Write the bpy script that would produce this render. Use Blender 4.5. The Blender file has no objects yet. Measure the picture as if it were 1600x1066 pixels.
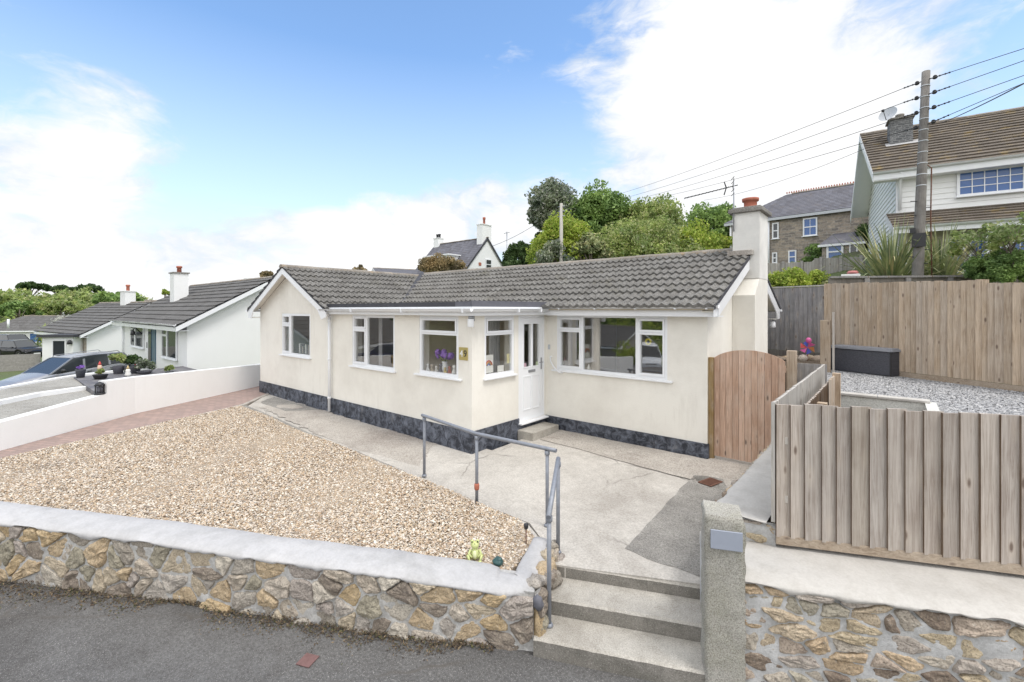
import bpy, math, random
import numpy as np
from mathutils import Vector, Matrix, noise as mnoise
random.seed(7); RNG = np.random.default_rng(7)
S = bpy.context.scene
COL = S.collection
sin, cos, pi = math.sin, math.cos, math.pi
R = math.radians

# ------------------------------------------------------------------ camera frame (house walls run along X and Y)
EYE = 2.45; FPX = 716.0
VX, VY = -0.6428, 0.7660
def ray(px):
    a = (px - 800) / FPX
    return VX + a * VY, VY - a * VX
def atd(px, d):
    r = ray(px); return Vector((r[0] * d, r[1] * d))
def at(px, py, z):
    d = FPX * (EYE - z) / (py - 484); r = ray(px)
    return Vector((r[0] * d, r[1] * d, z))
def atz(px, py, d):
    r = ray(px); return Vector((r[0] * d, r[1] * d, EYE - d * (py - 484) / FPX))
UR = Vector((.9135, .4068, 0)); NR = Vector((.4068, -.9135, 0))      # road direction, and the way out to the road

# ------------------------------------------------------------------ object helpers
ORG = {}
def setp(o, label=None, cat=None, group=None, kind=None):
    if label: o['label'] = label
    if cat: o['category'] = cat
    if group: o['group'] = group
    if kind: o['kind'] = kind
    return o
def thing(name, label, cat, loc=(0, 0, 0), group=None, rz=0, local=False):
    o = bpy.data.objects.new(name, None); COL.objects.link(o)
    o.empty_display_size = .2
    o.location = loc; o.rotation_euler = (0, 0, rz)
    ORG[o.name] = Vector((0, 0, 0)) if local else Vector(loc)
    return setp(o, label, cat, group)
def link(name, me, mat, parent=None):
    o = bpy.data.objects.new(name, me); COL.objects.link(o)
    if mat is not None:
        for m in (mat if isinstance(mat, (list, tuple)) else [mat]): me.materials.append(m)
    if parent is not None:
        o.parent = parent; ORG[o.name] = ORG.get(parent.name, Vector((0, 0, 0)))
    return o
def copy_tree(o, parent=None):
    c = o.copy(); COL.objects.link(c)
    if parent is not None: c.parent = parent
    for ch in list(o.children): copy_tree(ch, c)
    return c
class MB:
    def __init__(s): s.v = []; s.f = []; s.m = []; s.mi = 0; s.sm = []; s.smooth = False
    def face(s, *idx): s.f.append(idx); s.m.append(s.mi); s.sm.append(s.smooth)
    def add(s, vs, fs):
        b = len(s.v); s.v += [tuple(v) for v in vs]
        for f in fs: s.face(*[b + i for i in f])
    def quad(s, a, b, c, d): s.add([a, b, c, d], [(0, 1, 2, 3)])
    def hexa(s, c8):
        s.add(c8, [(0, 3, 2, 1), (4, 5, 6, 7), (0, 1, 5, 4), (1, 2, 6, 5), (2, 3, 7, 6), (3, 0, 4, 7)])
    def box(s, x0, x1, y0, y1, z0, z1):
        s.hexa([(x0, y0, z0), (x1, y0, z0), (x1, y1, z0), (x0, y1, z0), (x0, y0, z1), (x1, y0, z1), (x1, y1, z1), (x0, y1, z1)])
    def obox(s, o, u, v, w):                       # corner + three edge vectors
        o, u, v, w = map(Vector, (o, u, v, w))
        s.hexa([o, o + u, o + u + v, o + v, o + w, o + u + w, o + u + v + w, o + v + w])
    def prism(s, poly, z0, z1):                    # poly xy ccw; z0,z1 number or function
        n = len(poly); f0 = z0 if callable(z0) else (lambda x, y: z0); f1 = z1 if callable(z1) else (lambda x, y: z1)
        vs = [(p[0], p[1], f0(p[0], p[1])) for p in poly] + [(p[0], p[1], f1(p[0], p[1])) for p in poly]
        s.add(vs, [tuple(range(n))[::-1], tuple(range(n, 2 * n))] + [(i, (i + 1) % n, n + (i + 1) % n, n + i) for i in range(n)])
    def ext(s, poly, d):                           # 3D polygon extruded along vector d
        n = len(poly); d = Vector(d); P = [Vector(p) for p in poly]
        s.add(P + [p + d for p in P], [tuple(range(n))[::-1], tuple(range(n, 2 * n))] + [(i, (i + 1) % n, n + (i + 1) % n, n + i) for i in range(n)])
    def tube(s, pts, rad, seg=8, caps=True, smooth=True):
        P = [Vector(p) for p in pts]; n = len(P); rs = rad if isinstance(rad, (list, tuple)) else [rad] * n
        b = len(s.v); up = None; old = s.smooth; s.smooth = smooth
        for i in range(n):
            t = (P[min(i + 1, n - 1)] - P[max(i - 1, 0)]).normalized()
            if up is None:
                up = Vector((0, 0, 1)) if abs(t.z) < .9 else Vector((1, 0, 0))
            a = t.cross(up).normalized(); c = a.cross(t).normalized(); up = c
            for k in range(seg):
                q = 2 * pi * k / seg
                s.v.append(tuple(P[i] + rs[i] * (cos(q) * a + sin(q) * c)))
        for i in range(n - 1):
            for k in range(seg):
                k2 = (k + 1) % seg
                s.face(b + i * seg + k, b + i * seg + k2, b + (i + 1) * seg + k2, b + (i + 1) * seg + k)
        s.smooth = False
        if caps:
            s.face(*[b + k for k in range(seg)][::-1]); s.face(*[b + (n - 1) * seg + k for k in range(seg)])
        s.smooth = old
    def lathe(s, c, prof, seg=20, smooth=True):    # prof [(r,z)]
        b = len(s.v); n = len(prof); old = s.smooth; s.smooth = smooth
        for r, z in prof:
            for k in range(seg):
                q = 2 * pi * k / seg; s.v.append((c[0] + r * cos(q), c[1] + r * sin(q), c[2] + z))
        for i in range(n - 1):
            for k in range(seg):
                k2 = (k + 1) % seg; s.face(b + i * seg + k, b + i * seg + k2, b + (i + 1) * seg + k2, b + (i + 1) * seg + k)
        s.smooth = False
        s.face(*[b + k for k in range(seg)][::-1]); s.face(*[b + (n - 1) * seg + k for k in range(seg)])
        s.smooth = old
    def ball(s, c, r, seg=12, rings=8, amp=0, seed=0):
        r = (r, r, r) if not isinstance(r, (tuple, list)) else r
        b = len(s.v); old = s.smooth; s.smooth = True
        s.v.append((c[0], c[1], c[2] - r[2]))
        for i in range(1, rings):
            th = pi * i / rings
            for k in range(seg):
                q = 2 * pi * k / seg; d = Vector((sin(th) * cos(q), sin(th) * sin(q), -cos(th)))
                m = 1 + amp * mnoise.noise(d * 1.7 + Vector((seed, seed * 2, 0)))
                s.v.append((c[0] + d.x * r[0] * m, c[1] + d.y * r[1] * m, c[2] + d.z * r[2] * m))
        s.v.append((c[0], c[1], c[2] + r[2])); t = len(s.v) - 1
        for k in range(seg):
            k2 = (k + 1) % seg
            s.face(b, b + 1 + k2, b + 1 + k); s.face(t, t - seg + k, t - seg + k2)
            for i in range(rings - 2):
                s.face(b + 1 + i * seg + k, b + 1 + i * seg + k2, b + 1 + (i + 1) * seg + k2, b + 1 + (i + 1) * seg + k)
        s.smooth = old
    def plate(s, O, U, V, N, w, h, t, holes):      # slab w x h (along U, V), thickness t backwards from N, rectangular holes (x0,x1,y0,y1)
        O, U, V, N = map(Vector, (O, U, V, N))
        xs = sorted({0, w, *[a for H in holes for a in H[:2]]}); ys = sorted({0, h, *[a for H in holes for a in H[2:4]]})
        xs = [x for x in xs if 0 <= x <= w]; ys = [y for y in ys if 0 <= y <= h]
        def solid(i, j):
            if i < 0 or j < 0 or i >= len(xs) - 1 or j >= len(ys) - 1: return False
            cx, cy = (xs[i] + xs[i + 1]) / 2, (ys[j] + ys[j + 1]) / 2
            return not any(H[0] < cx < H[1] and H[2] < cy < H[3] for H in holes)
        P = lambda x, y, k: O + U * x + V * y - N * (t * k)
        for i in range(len(xs) - 1):
            for j in range(len(ys) - 1):
                if not solid(i, j): continue
                a, b, c, d = xs[i], xs[i + 1], ys[j], ys[j + 1]
                s.quad(P(a, c, 0), P(b, c, 0), P(b, d, 0), P(a, d, 0)); s.quad(P(a, d, 1), P(b, d, 1), P(b, c, 1), P(a, c, 1))
                if not solid(i - 1, j): s.quad(P(a, c, 0), P(a, d, 0), P(a, d, 1), P(a, c, 1))
                if not solid(i + 1, j): s.quad(P(b, d, 0), P(b, c, 0), P(b, c, 1), P(b, d, 1))
                if not solid(i, j - 1): s.quad(P(b, c, 0), P(a, c, 0), P(a, c, 1), P(b, c, 1))
                if not solid(i, j + 1): s.quad(P(a, d, 0), P(b, d, 0), P(b, d, 1), P(a, d, 1))
    def build(s, name, mat, parent=None, bevel=0):
        o0 = ORG.get(parent.name, Vector((0, 0, 0))) if parent is not None else Vector((0, 0, 0))
        me = bpy.data.meshes.new(name)
        me.from_pydata([(v[0] - o0.x, v[1] - o0.y, v[2] - o0.z) for v in s.v], [], s.f)
        me.polygons.foreach_set('material_index', s.m); me.polygons.foreach_set('use_smooth', s.sm); me.update()
        o = link(name, me, mat, parent)
        if bevel:
            b = o.modifiers.new('bevel', 'BEVEL'); b.width = bevel; b.segments = 2; b.limit_method = 'ANGLE'; b.angle_limit = R(40)
        return o
def np_obj(name, V, F, mat, parent=None, smooth=False):
    """V (n,3) array, F (m,k) array"""
    o0 = ORG.get(parent.name, Vector((0, 0, 0))) if parent is not None else Vector((0, 0, 0))
    V = (V - np.array(o0)).astype(np.float32); m, k = F.shape
    me = bpy.data.meshes.new(name); me.vertices.add(len(V)); me.vertices.foreach_set('co', V.ravel())
    me.loops.add(m * k); me.loops.foreach_set('vertex_index', F.astype(np.int32).ravel())
    me.polygons.add(m); me.polygons.foreach_set('loop_start', np.arange(0, m * k, k, dtype=np.int32))
    if smooth: me.polygons.foreach_set('use_smooth', np.ones(m, dtype=bool))
    me.update(calc_edges=True)
    return link(name, me, mat, parent)

# ------------------------------------------------------------------ materials
class NT:
    def __init__(s, name, world=None):
        if world: s.t = world.node_tree
        else:
            s.mt = bpy.data.materials.new(name); s.mt.use_nodes = True; s.t = s.mt.node_tree
        s.t.nodes.clear(); s.L = s.t.links
    def n(s, ty, ins=None, **kw):
        nd = s.t.nodes.new(ty)
        for k, v in kw.items(): setattr(nd, k, v)
        for k, v in (ins or {}).items(): s.put(nd.inputs[k], v)
        return nd
    def put(s, sock, v):
        if isinstance(v, bpy.types.NodeSocket): s.L.new(v, sock)
        elif isinstance(v, bpy.types.Node): s.L.new(v.outputs[0], sock)
        else:
            if isinstance(v, (tuple, list)) and len(v) == 3 and len(sock.default_value) == 4: v = (*v, 1)
            sock.default_value = v
    def math(s, op, a, b=0, clamp=False):
        nd = s.t.nodes.new('ShaderNodeMath'); nd.operation = op; nd.use_clamp = clamp
        s.put(nd.inputs[0], a); s.put(nd.inputs[1], b); return nd.outputs[0]
    def mix(s, f, a, b, mode='MIX'):
        nd = s.t.nodes.new('ShaderNodeMix'); nd.data_type = 'RGBA'; nd.blend_type = mode
        s.put(nd.inputs[0], f); s.put(nd.inputs[6], a); s.put(nd.inputs[7], b); return nd.outputs[2]
    def ramp(s, f, stops, interp='LINEAR'):
        nd = s.t.nodes.new('ShaderNodeValToRGB'); cr = nd.color_ramp; cr.interpolation = interp
        while len(cr.elements) < len(stops): cr.elements.new(.5)
        for e, (p, c) in zip(cr.elements, stops):
            e.position = p; e.color = (*c, 1) if isinstance(c, (tuple, list)) else (c, c, c, 1)
        s.put(nd.inputs[0], f); return nd.outputs[0]
    def co(s, scale=(1, 1, 1), rot=(0, 0, 0), kind='Object', rnd=False):
        tc = s.n('ShaderNodeTexCoord').outputs[kind]
        mp = s.n('ShaderNodeMapping', {'Vector': tc, 'Scale': scale, 'Rotation': rot})
        if rnd:
            oi = s.n('ShaderNodeObjectInfo'); s.L.new(s.math('MULTIPLY', oi.outputs['Random'], 37.), mp.inputs['Location'])
        return mp.outputs[0]
    def noise(s, v, scale, detail=5, rough=.6, dist=0):
        return s.n('ShaderNodeTexNoise', {'Vector': v, 'Scale': scale, 'Detail': detail, 'Roughness': rough, 'Distortion': dist}).outputs[0]
    def vor(s, v, scale, feature='F1', out=0, rnd=1.):
        return s.n('ShaderNodeTexVoronoi', {'Vector': v, 'Scale': scale, 'Randomness': rnd}, feature=feature).outputs[out]
    def bump(s, h, strength=.3, dist=.01, normal=None):
        i = {'Height': h, 'Strength': strength, 'Distance': dist}
        if normal is not None: i['Normal'] = normal
        return s.n('ShaderNodeBump', i).outputs[0]
    def pbr(s, col, rough=.8, normal=None, **kw):
        i = {'Base Color': col, 'Roughness': rough}
        if normal is not None: i['Normal'] = normal
        i.update({k.replace('_', ' '): v for k, v in kw.items()})
        b = s.n('ShaderNodeBsdfPrincipled', i)
        return s.out(b.outputs[0])
    def out(s, sh):
        s.n('ShaderNodeOutputMaterial', {'Surface': sh}); return s.mt
    def island(s): return s.n('ShaderNodeNewGeometry').outputs['Random Per Island']

def m_flat(name, c, rough=.5, metal=0, var=.12, ns=6, bump=0, bs=60, spec=.5):
    t = NT(name); v = t.co()
    n = t.noise(v, ns, 6, .65)
    col = t.mix(n, tuple(x * (1 - var) for x in c), tuple(min(1, x * (1 + var)) for x in c))
    nm = t.bump(t.noise(v, bs, 4, .6), bump, .01) if bump else None
    return t.pbr(col, rough, nm, Metallic=metal, **{'Specular IOR Level': spec})
def m_render(name, c, dirt=(.45, .40, .33), amt=.5, bs=55):
    t = NT(name); v = t.co()
    n1 = t.noise(v, .9, 8, .65); n2 = t.noise(v, 130, 3, .6); n3 = t.noise(t.co((3, 3, .5)), 1.6, 6, .7)
    col = t.mix(t.math('MULTIPLY', n2, .25), c, tuple(x * .8 for x in c))
    st = t.ramp(n1, [(.45, 0), (.75, 1)]); s2 = t.ramp(n3, [(.52, 0), (.8, 1)])
    col = t.mix(t.math('MULTIPLY', t.math('MAXIMUM', st, s2), amt * .35), col, dirt)
    nm = t.bump(t.noise(v, bs, 5, .7), .5, .008)
    return t.pbr(col, .88, nm)
def m_concrete(name, a, b, stain, ns=1.3, bumpd=.006, speck=True, samt=.8, mid=.5, ms=42, crack=0):
    t = NT(name); v = t.co()
    n1 = t.noise(v, ns, 8, .68, .3); n2 = t.noise(v, 7, 6, .7); n3 = t.noise(v, 220, 2, .5); n4 = t.noise(v, .6, 6, .65, .5)
    col = t.mix(t.ramp(n1, [(.3, 0), (.7, 1)]), a, b)
    col = t.mix(t.math('MULTIPLY', t.ramp(n4, [(.48, 0), (.66, 1)]), samt), col, stain)
    col = t.mix(t.math('MULTIPLY', t.ramp(n2, [(.45, 0), (.75, 1)]), .45), col, stain)
    if speck:
        col = t.mix(t.math('MULTIPLY', t.ramp(n3, [(.55, 0), (.72, 1)]), .45), col, (.12, .11, .10))
        col = t.mix(t.math('MULTIPLY', t.ramp(t.noise(v, 160, 2, .5), [(.6, 0), (.75, 1)]), .5), col, (.85, .82, .78))
    n5 = t.noise(v, ms, 5, .75)
    col = t.mix(t.math('MULTIPLY', t.ramp(n5, [(.46, 0), (.62, 1)]), mid), col, t.mix(1., col, (.5, .49, .47), 'MULTIPLY'))
    col = t.mix(t.math('MULTIPLY', t.ramp(n5, [(.34, 1), (.46, 0)]), mid * .7), col, t.mix(1., col, (1.3, 1.3, 1.3), 'MULTIPLY'))
    if crack:
        wv = t.n('ShaderNodeVectorMath', {0: v, 1: t.n('ShaderNodeVectorMath', {0: t.n('ShaderNodeTexNoise', {'Vector': v, 'Scale': 5., 'Detail': 6.}).outputs[1], 'Scale': .16}, operation='SCALE').outputs[0]}, operation='ADD').outputs[0]
        ck = t.ramp(t.vor(wv, crack, 'DISTANCE_TO_EDGE'), [(.0, 1), (.012, 0)])
        ck = t.math('MULTIPLY', ck, t.ramp(t.noise(v, .9, 3), [(.48, 0), (.6, 1)]))
        col = t.mix(t.math('MULTIPLY', ck, .75), col, (.10, .09, .08))
    h = t.math('ADD', t.math('MULTIPLY', n2, .5), t.math('ADD', t.math('MULTIPLY', n3, .3), t.math('MULTIPLY', n5, .5)))
    return t.pbr(col, .9, t.bump(h, .8, bumpd))
def m_stone(name, cols, var=.5, lich=True):
    t = NT(name); v = t.co(); i = t.island()
    n = len(cols); base = t.ramp(i, [(k / n, c) for k, c in enumerate(cols)], 'CONSTANT')
    n1 = t.noise(v, 9, 7, .7, .4); n2 = t.noise(v, 75, 4, .7); n3 = t.noise(v, 28, 5, .75)
    col = t.mix(t.ramp(n1, [(.25, 0), (.8, 1)]), t.mix(1., base, (.62, .59, .57), 'MULTIPLY'), t.mix(.25, base, (.74, .64, .48)))
    col = t.mix(t.math('MULTIPLY', t.ramp(n2, [(.5, 0), (.62, 1)]), .55), col, (.07, .06, .055))
    col = t.mix(t.math('MULTIPLY', t.ramp(n2, [(.28, 1), (.42, 0)]), .6), col, (.62, .58, .5))
    if lich: col = t.mix(t.math('MULTIPLY', t.ramp(n3, [(.6, 0), (.7, 1)]), .5), col, (.58, .58, .54))
    h = t.math('ADD', t.math('MULTIPLY', n1, 1.), t.math('MULTIPLY', n2, .5))
    return t.pbr(col, .9, t.bump(h, .9, .016))
def m_wood(name, cols, rough=.85, grain=(30, 30, 1.2), knots=True, vdir='Z', wet=None):
    t = NT(name); i = t.island(); g = t.n('ShaderNodeTexCoord').outputs['Object']
    off = t.n('ShaderNodeCombineXYZ', {'X': t.math('MULTIPLY', i, 91.), 'Y': t.math('MULTIPLY', i, 53.), 'Z': t.math('MULTIPLY', i, 71.)})
    v0 = t.n('ShaderNodeVectorMath', {0: g, 1: off.outputs[0]}, operation='ADD').outputs[0]
    sc = {'Z': grain, 'X': (grain[2], grain[0], grain[0]), 'Y': (grain[0], grain[2], grain[0])}[vdir]
    v = t.n('ShaderNodeMapping', {'Vector': v0, 'Scale': sc}).outputs[0]
    base = t.ramp(i, [(k / max(1, len(cols) - 1), c) for k, c in enumerate(cols)])
    n1 = t.noise(v, 1.6, 7, .7, 1.2); n2 = t.noise(v0, 2.2, 4, .6)
    col = t.mix(t.math('MULTIPLY', t.ramp(n1, [(.38, 0), (.62, 1)]), .75), base, t.mix(1., base, (.45, .40, .36), 'MULTIPLY'))
    col = t.mix(t.math('MULTIPLY', t.ramp(n2, [(.4, 0), (.75, 1)]), .45), col, t.mix(.5, base, (.6, .56, .5)))
    h = n1
    if knots:
        ks = {'Z': (7, 7, 2.6), 'X': (2.6, 7, 7), 'Y': (7, 2.6, 7)}[vdir]
        kv = t.n('ShaderNodeMapping', {'Vector': v0, 'Scale': ks}).outputs[0]
        k = t.vor(kv, 1.1)
        km = t.ramp(k, [(.07, 1), (.15, 0)]); halo = t.ramp(k, [(.12, 1), (.36, 0)])
        col = t.mix(t.math('MULTIPLY', halo, .3), col, (.5, .42, .34))
        col = t.mix(t.math('MULTIPLY', km, .85), col, (.12, .08, .06))
    return t.pbr(col, rough, t.bump(h, .35, .004))
def m_island(name, stops, rough=.8, interp='CONSTANT', bump=0, bs=80):
    t = NT(name); v = t.co(); i = t.island(); col = t.ramp(i, stops, interp)
    col = t.mix(t.math('MULTIPLY', t.noise(v, 30, 3), .3), col, t.mix(1., col, (.5, .45, .4), 'MULTIPLY'))
    return t.pbr(col, rough, t.bump(t.noise(v, bs, 3), bump, .004) if bump else None)
def m_leaf(name, cols, trans=.35, ns=.9):
    cols = [tuple(min(.5, x * 1.9) for x in c) for c in cols] if ns != 2 else cols
    t = NT(name); i = t.island(); v = t.co()
    c = t.ramp(i, [(k / max(1, len(cols) - 1), q) for k, q in enumerate(cols)])
    n = t.noise(v, ns, 4, .6)
    c = t.mix(t.ramp(n, [(.35, 0), (.65, 1)]), t.mix(1., c, (.62, .68, .7), 'MULTIPLY'), t.mix(1., c, (1.25, 1.2, 1.0), 'MULTIPLY'))
    p = t.n('ShaderNodeBsdfPrincipled', {'Base Color': c, 'Roughness': .6, 'Specular IOR Level': .25})
    tr = t.n('ShaderNodeBsdfTranslucent', {'Color': c})
    return t.out(t.n('ShaderNodeMixShader', {0: trans, 1: p.outputs[0], 2: tr.outputs[0]}).outputs[0])
def m_tile(name, a, b, moss, mossamt=.4, lich=.5, ridge_moss=None):
    t = NT(name); v = t.co(); i = t.island()
    n1 = t.noise(v, 2.2, 7, .7, .3); n2 = t.noise(v, 26, 6, .75); n3 = t.noise(v, 90, 3, .6)
    tile = t.n('ShaderNodeTexWhiteNoise', {'Vector': t.n('ShaderNodeVectorMath', {0: t.n('ShaderNodeVectorMath', {0: v, 1: (3.3, 3.3, 0)}, operation='MULTIPLY').outputs[0]}, operation='FLOOR').outputs[0]}, noise_dimensions='3D').outputs[0]
    col = t.mix(t.ramp(n2, [(.3, 0), (.68, 1)]), a, b)
    col = t.mix(t.math('MULTIPLY', tile, .6), col, t.mix(1., col, (.50, .48, .46), 'MULTIPLY'))
    col = t.mix(t.math('MULTIPLY', t.ramp(n3, [(.55, 0), (.7, 1)]), lich), col, (.55, .54, .5))
    col = t.mix(t.math('MULTIPLY', t.ramp(n1, [(.55, 0), (.72, 1)]), mossamt), col, moss)
    return t.pbr(col, .92, t.bump(n2, .6, .01))
def m_glass(name, tint=(.93, .93, .92), f0=.1):
    t = NT(name); fc = t.n('ShaderNodeLayerWeight', {'Blend': .5}).outputs['Facing']
    fr = t.math('ADD', t.math('MULTIPLY', t.math('POWER', fc, 5.), 1 - f0), f0, True)
    wob = t.bump(t.noise(t.co(), 1.3, 2, .5), .06, .02)
    gl = t.n('ShaderNodeBsdfGlossy', {'Color': (1, 1, 1), 'Roughness': .02, 'Normal': wob}); tr = t.n('ShaderNodeBsdfTransparent', {'Color': tint})
    return t.out(t.n('ShaderNodeMixShader', {0: fr, 1: tr.outputs[0], 2: gl.outputs[0]}).outputs[0])
def m_glassdark(name, c=(.02, .03, .05), spec=.9):
    t = NT(name); return t.pbr(c, .06, None, **{'Specular IOR Level': spec, 'IOR': 1.7})

M = {}
M['cream'] = m_render('cream render', (.84, .81, .742), (.55, .51, .45), 1.35)
M['creamside'] = M['cream']
M['white_render'] = m_render('white render', (.87, .87, .87), (.62, .62, .60), .35)
M['white_brick'] = m_render('white painted wall', (.86, .86, .85), (.62, .61, .57), .5)
M['stack'] = m_render('weathered white render', (.84, .82, .78), (.33, .32, .30), 1.3, 30)
M['riser'] = m_concrete('shaded riser concrete', (.21, .195, .17), (.31, .29, .26), (.10, .095, .08), 3, .012, True, .8, .6, 85)  # darker than the treads: shade on the step fronts put into the colour
M['pvc'] = m_flat('white upvc', (.82, .83, .85), .28, 0, .03)
M['pvc_grey'] = m_flat('grey plastic', (.5, .52, .55), .4, 0, .05)
def _plinth():
    t = NT('black plinth paint'); v = t.co()
    n = t.noise(v, 7, 7, .72, .8); n2 = t.noise(v, 2.2, 5, .6)
    c = t.mix(t.ramp(n, [(.42, 0), (.72, 1)]), (.022, .025, .035), (.20, .22, .27))
    c = t.mix(t.math('MULTIPLY', t.ramp(n2, [(.6, 0), (.75, 1)]), .6), c, (.30, .30, .31))
    return t.pbr(c, .7, t.bump(n, .5, .01))
M['plinth'] = _plinth()
M['felt'] = m_flat('roofing felt', (.05, .05, .058), .8, 0, .35, 9, .3, 80)
M['leadgrey'] = m_flat('grey felt', (.12, .12, .14), .75, 0, .3, 5, .2, 60)
M['tile'] = m_tile('concrete roof tile', (.05, .047, .045), (.28, .27, .255), (.13, .12, .075), .5, .42)
M['ridge'] = m_tile('ridge tile', (.19, .17, .15), (.38, .34, .29), (.42, .25, .09), .6, .3)
M['tile2'] = m_tile('neighbour roof tile', (.07, .067, .066), (.185, .18, .175), (.11, .10, .09), .35, .15)
M['tile_brown'] = m_tile('brown roof tile', (.085, .068, .055), (.20, .165, .13), (.36, .25, .07), .75, .35)
M['slate'] = m_tile('slate', (.10, .10, .12), (.19, .19, .22), (.24, .17, .09), .25, .15)
M['concrete'] = m_concrete('pale concrete', (.60, .565, .515), (.45, .42, .38), (.34, .31, .275), 1.1, .008, True, .8, .45, crack=.55)
M['concrete_dark'] = m_concrete('dark concrete', (.27, .255, .235), (.40, .38, .345), (.15, .14, .13), 2.2, .016, True, .8, .95, 60)
M['concrete_mid'] = m_concrete('mid concrete', (.43, .39, .345), (.54, .50, .45), (.29, .25, .22), 2.0, .012, True, .8, .8)
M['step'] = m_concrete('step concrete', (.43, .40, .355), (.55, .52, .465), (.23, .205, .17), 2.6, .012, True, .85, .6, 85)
M['coping'] = m_concrete('white grey coping', (.52, .51, .51), (.44, .435, .44), (.30, .295, .29), 1.4, .010, False, .75, .14)
M['ledge'] = m_concrete('cream coping', (.57, .545, .51), (.49, .47, .44), (.36, .335, .30), 1.4, .010, False, .75, .14)
M['mortar'] = m_concrete('grey mortar', (.47, .46, .45), (.60, .59, .57), (.30, .29, .27), 4, .02, False, .8, .4)
M['mortar2'] = m_concrete('pale mortar', (.62, .615, .61), (.50, .50, .50), (.38, .375, .36), 4, .02, False, .7, .3)
M['granite'] = m_concrete('granite', (.56, .54, .49), (.46, .44, .39), (.36, .35, .25), 6, .03, True, .7, .95, 105)
M['road'] = m_concrete('asphalt', (.105, .103, .103), (.15, .147, .145), (.065, .06, .057), .7, .014, True, .8, .7, crack=.35)
M['stone'] = m_stone('rubble stone', [(.56, .43, .27), (.44, .41, .37), (.50, .44, .37), (.56, .48, .36), (.36, .33, .29), (.54, .40, .22), (.46, .43, .40), (.33, .31, .24), (.52, .47, .41), (.60, .56, .49), (.40, .36, .34), (.24, .20, .17)])
M['stone2'] = m_stone('warm rubble stone', [(.60, .50, .34), (.60, .45, .29), (.50, .45, .41), (.62, .51, .37), (.46, .43, .35), (.54, .49, .42), (.24, .18, .14), (.56, .46, .38)])
M['wood_front'] = m_wood('grey fence timber', [(.50, .43, .37), (.37, .33, .30), (.54, .48, .43), (.40, .35, .30), (.45, .41, .38)])
M['wood_back'] = m_wood('tan fence timber', [(.58, .46, .34), (.42, .335, .25), (.62, .485, .35), (.46, .39, .32)])
M['edge'] = m_wood('unweathered board edge', [(.20, .135, .085), (.15, .10, .065)], knots=False)
M['wood_grey'] = m_wood('weathered grey fence timber', [(.29, .28, .29), (.24, .235, .24), (.32, .31, .31)])
M['wood_pale'] = m_wood('bleached timber', [(.62, .60, .56), (.52, .50, .47)])
M['wood_x'] = m_wood('timber rail', [(.40, .32, .24), (.44, .36, .28)], vdir='X')
M['wood_dark'] = m_wood('dark timber', [(.17, .15, .135), (.22, .20, .18)])
M['wood_pole'] = m_wood('pole timber', [(.19, .18, .17), (.19, .18, .17)], knots=False)
M['gate'] = m_wood('cedar', [(.60, .40, .285), (.50, .32, .225), (.63, .44, .33)], .7)
M['galv'] = m_flat('galvanised pipe', (.26, .275, .31), .55, .35, .35, 20)
M['black'] = m_flat('black plastic', (.025, .025, .028), .5)
M['grey_metal'] = m_flat('grey metal', (.35, .36, .38), .4, .7)
M['chrome'] = m_flat('chrome', (.6, .6, .62), .2, 1)
M['terra'] = m_flat('terracotta', (.42, .14, .09), .8, 0, .25, 12, .2)
M['rust'] = m_flat('rusty iron', (.16, .075, .05), .85, 0, .35, 20, .4)
M['glass'] = m_glass('window glass', f0=.12)
M['glass_high'] = m_glass('large pane glass', f0=.17)
M['glass_low'] = m_glass('porch glass', f0=.04)
M['glassd'] = m_glassdark('dark glass', (.03, .035, .04), .45)
M['cladding'] = m_flat('white painted boards', (.86, .86, .85), .7, 0, .05)
M['glassb'] = m_glassdark('sky blue glass', (.06, .14, .36), .35)
M['interior'] = m_flat('interior wall', (.46, .40, .32), .9)
M['porch_plaster'] = m_flat('porch plaster', (.74, .67, .56), .9)
M['carpet'] = m_flat('carpet', (.3, .26, .22), .95)
M['curtain'] = m_flat('curtain', (.45, .40, .36), .9)
M['net'] = m_flat('blind', (.55, .55, .57), .9)
def _rattan():
    t = NT('dark woven plastic'); v = t.co()
    w = t.n('ShaderNodeTexBrick', {'Vector': t.n('ShaderNodeMapping', {'Vector': t.n('ShaderNodeTexCoord').outputs['Object'], 'Rotation': (R(90), 0, 0)}).outputs[0], 'Scale': 22., 'Color1': (.11, .115, .14), 'Color2': (.07, .075, .095), 'Mortar': (.03, .03, .035), 'Mortar Size': .04}).outputs[0]
    return t.pbr(w, .55, t.bump(t.noise(v, 60), .3, .004))
M['rattan'] = _rattan()
def _brickpath():
    t = NT('block paving'); v = t.co((1, 1, 1), (0, 0, R(-26)))
    b = t.n('ShaderNodeTexBrick', {'Vector': v, 'Scale': 1., 'Color1': (.38, .255, .22), 'Color2': (.24, .17, .155), 'Mortar': (.20, .15, .13), 'Mortar Size': .012, 'Brick Width': .21, 'Row Height': .105, 'Bias': .1})
    n = t.noise(v, 14, 5, .7)
    c = t.mix(t.math('MULTIPLY', n, .6), b.outputs[0], (.42, .33, .29))
    return t.pbr(c, .9, t.bump(b.outputs[1], -.5, .006))
M['brick'] = _brickpath()
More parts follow.
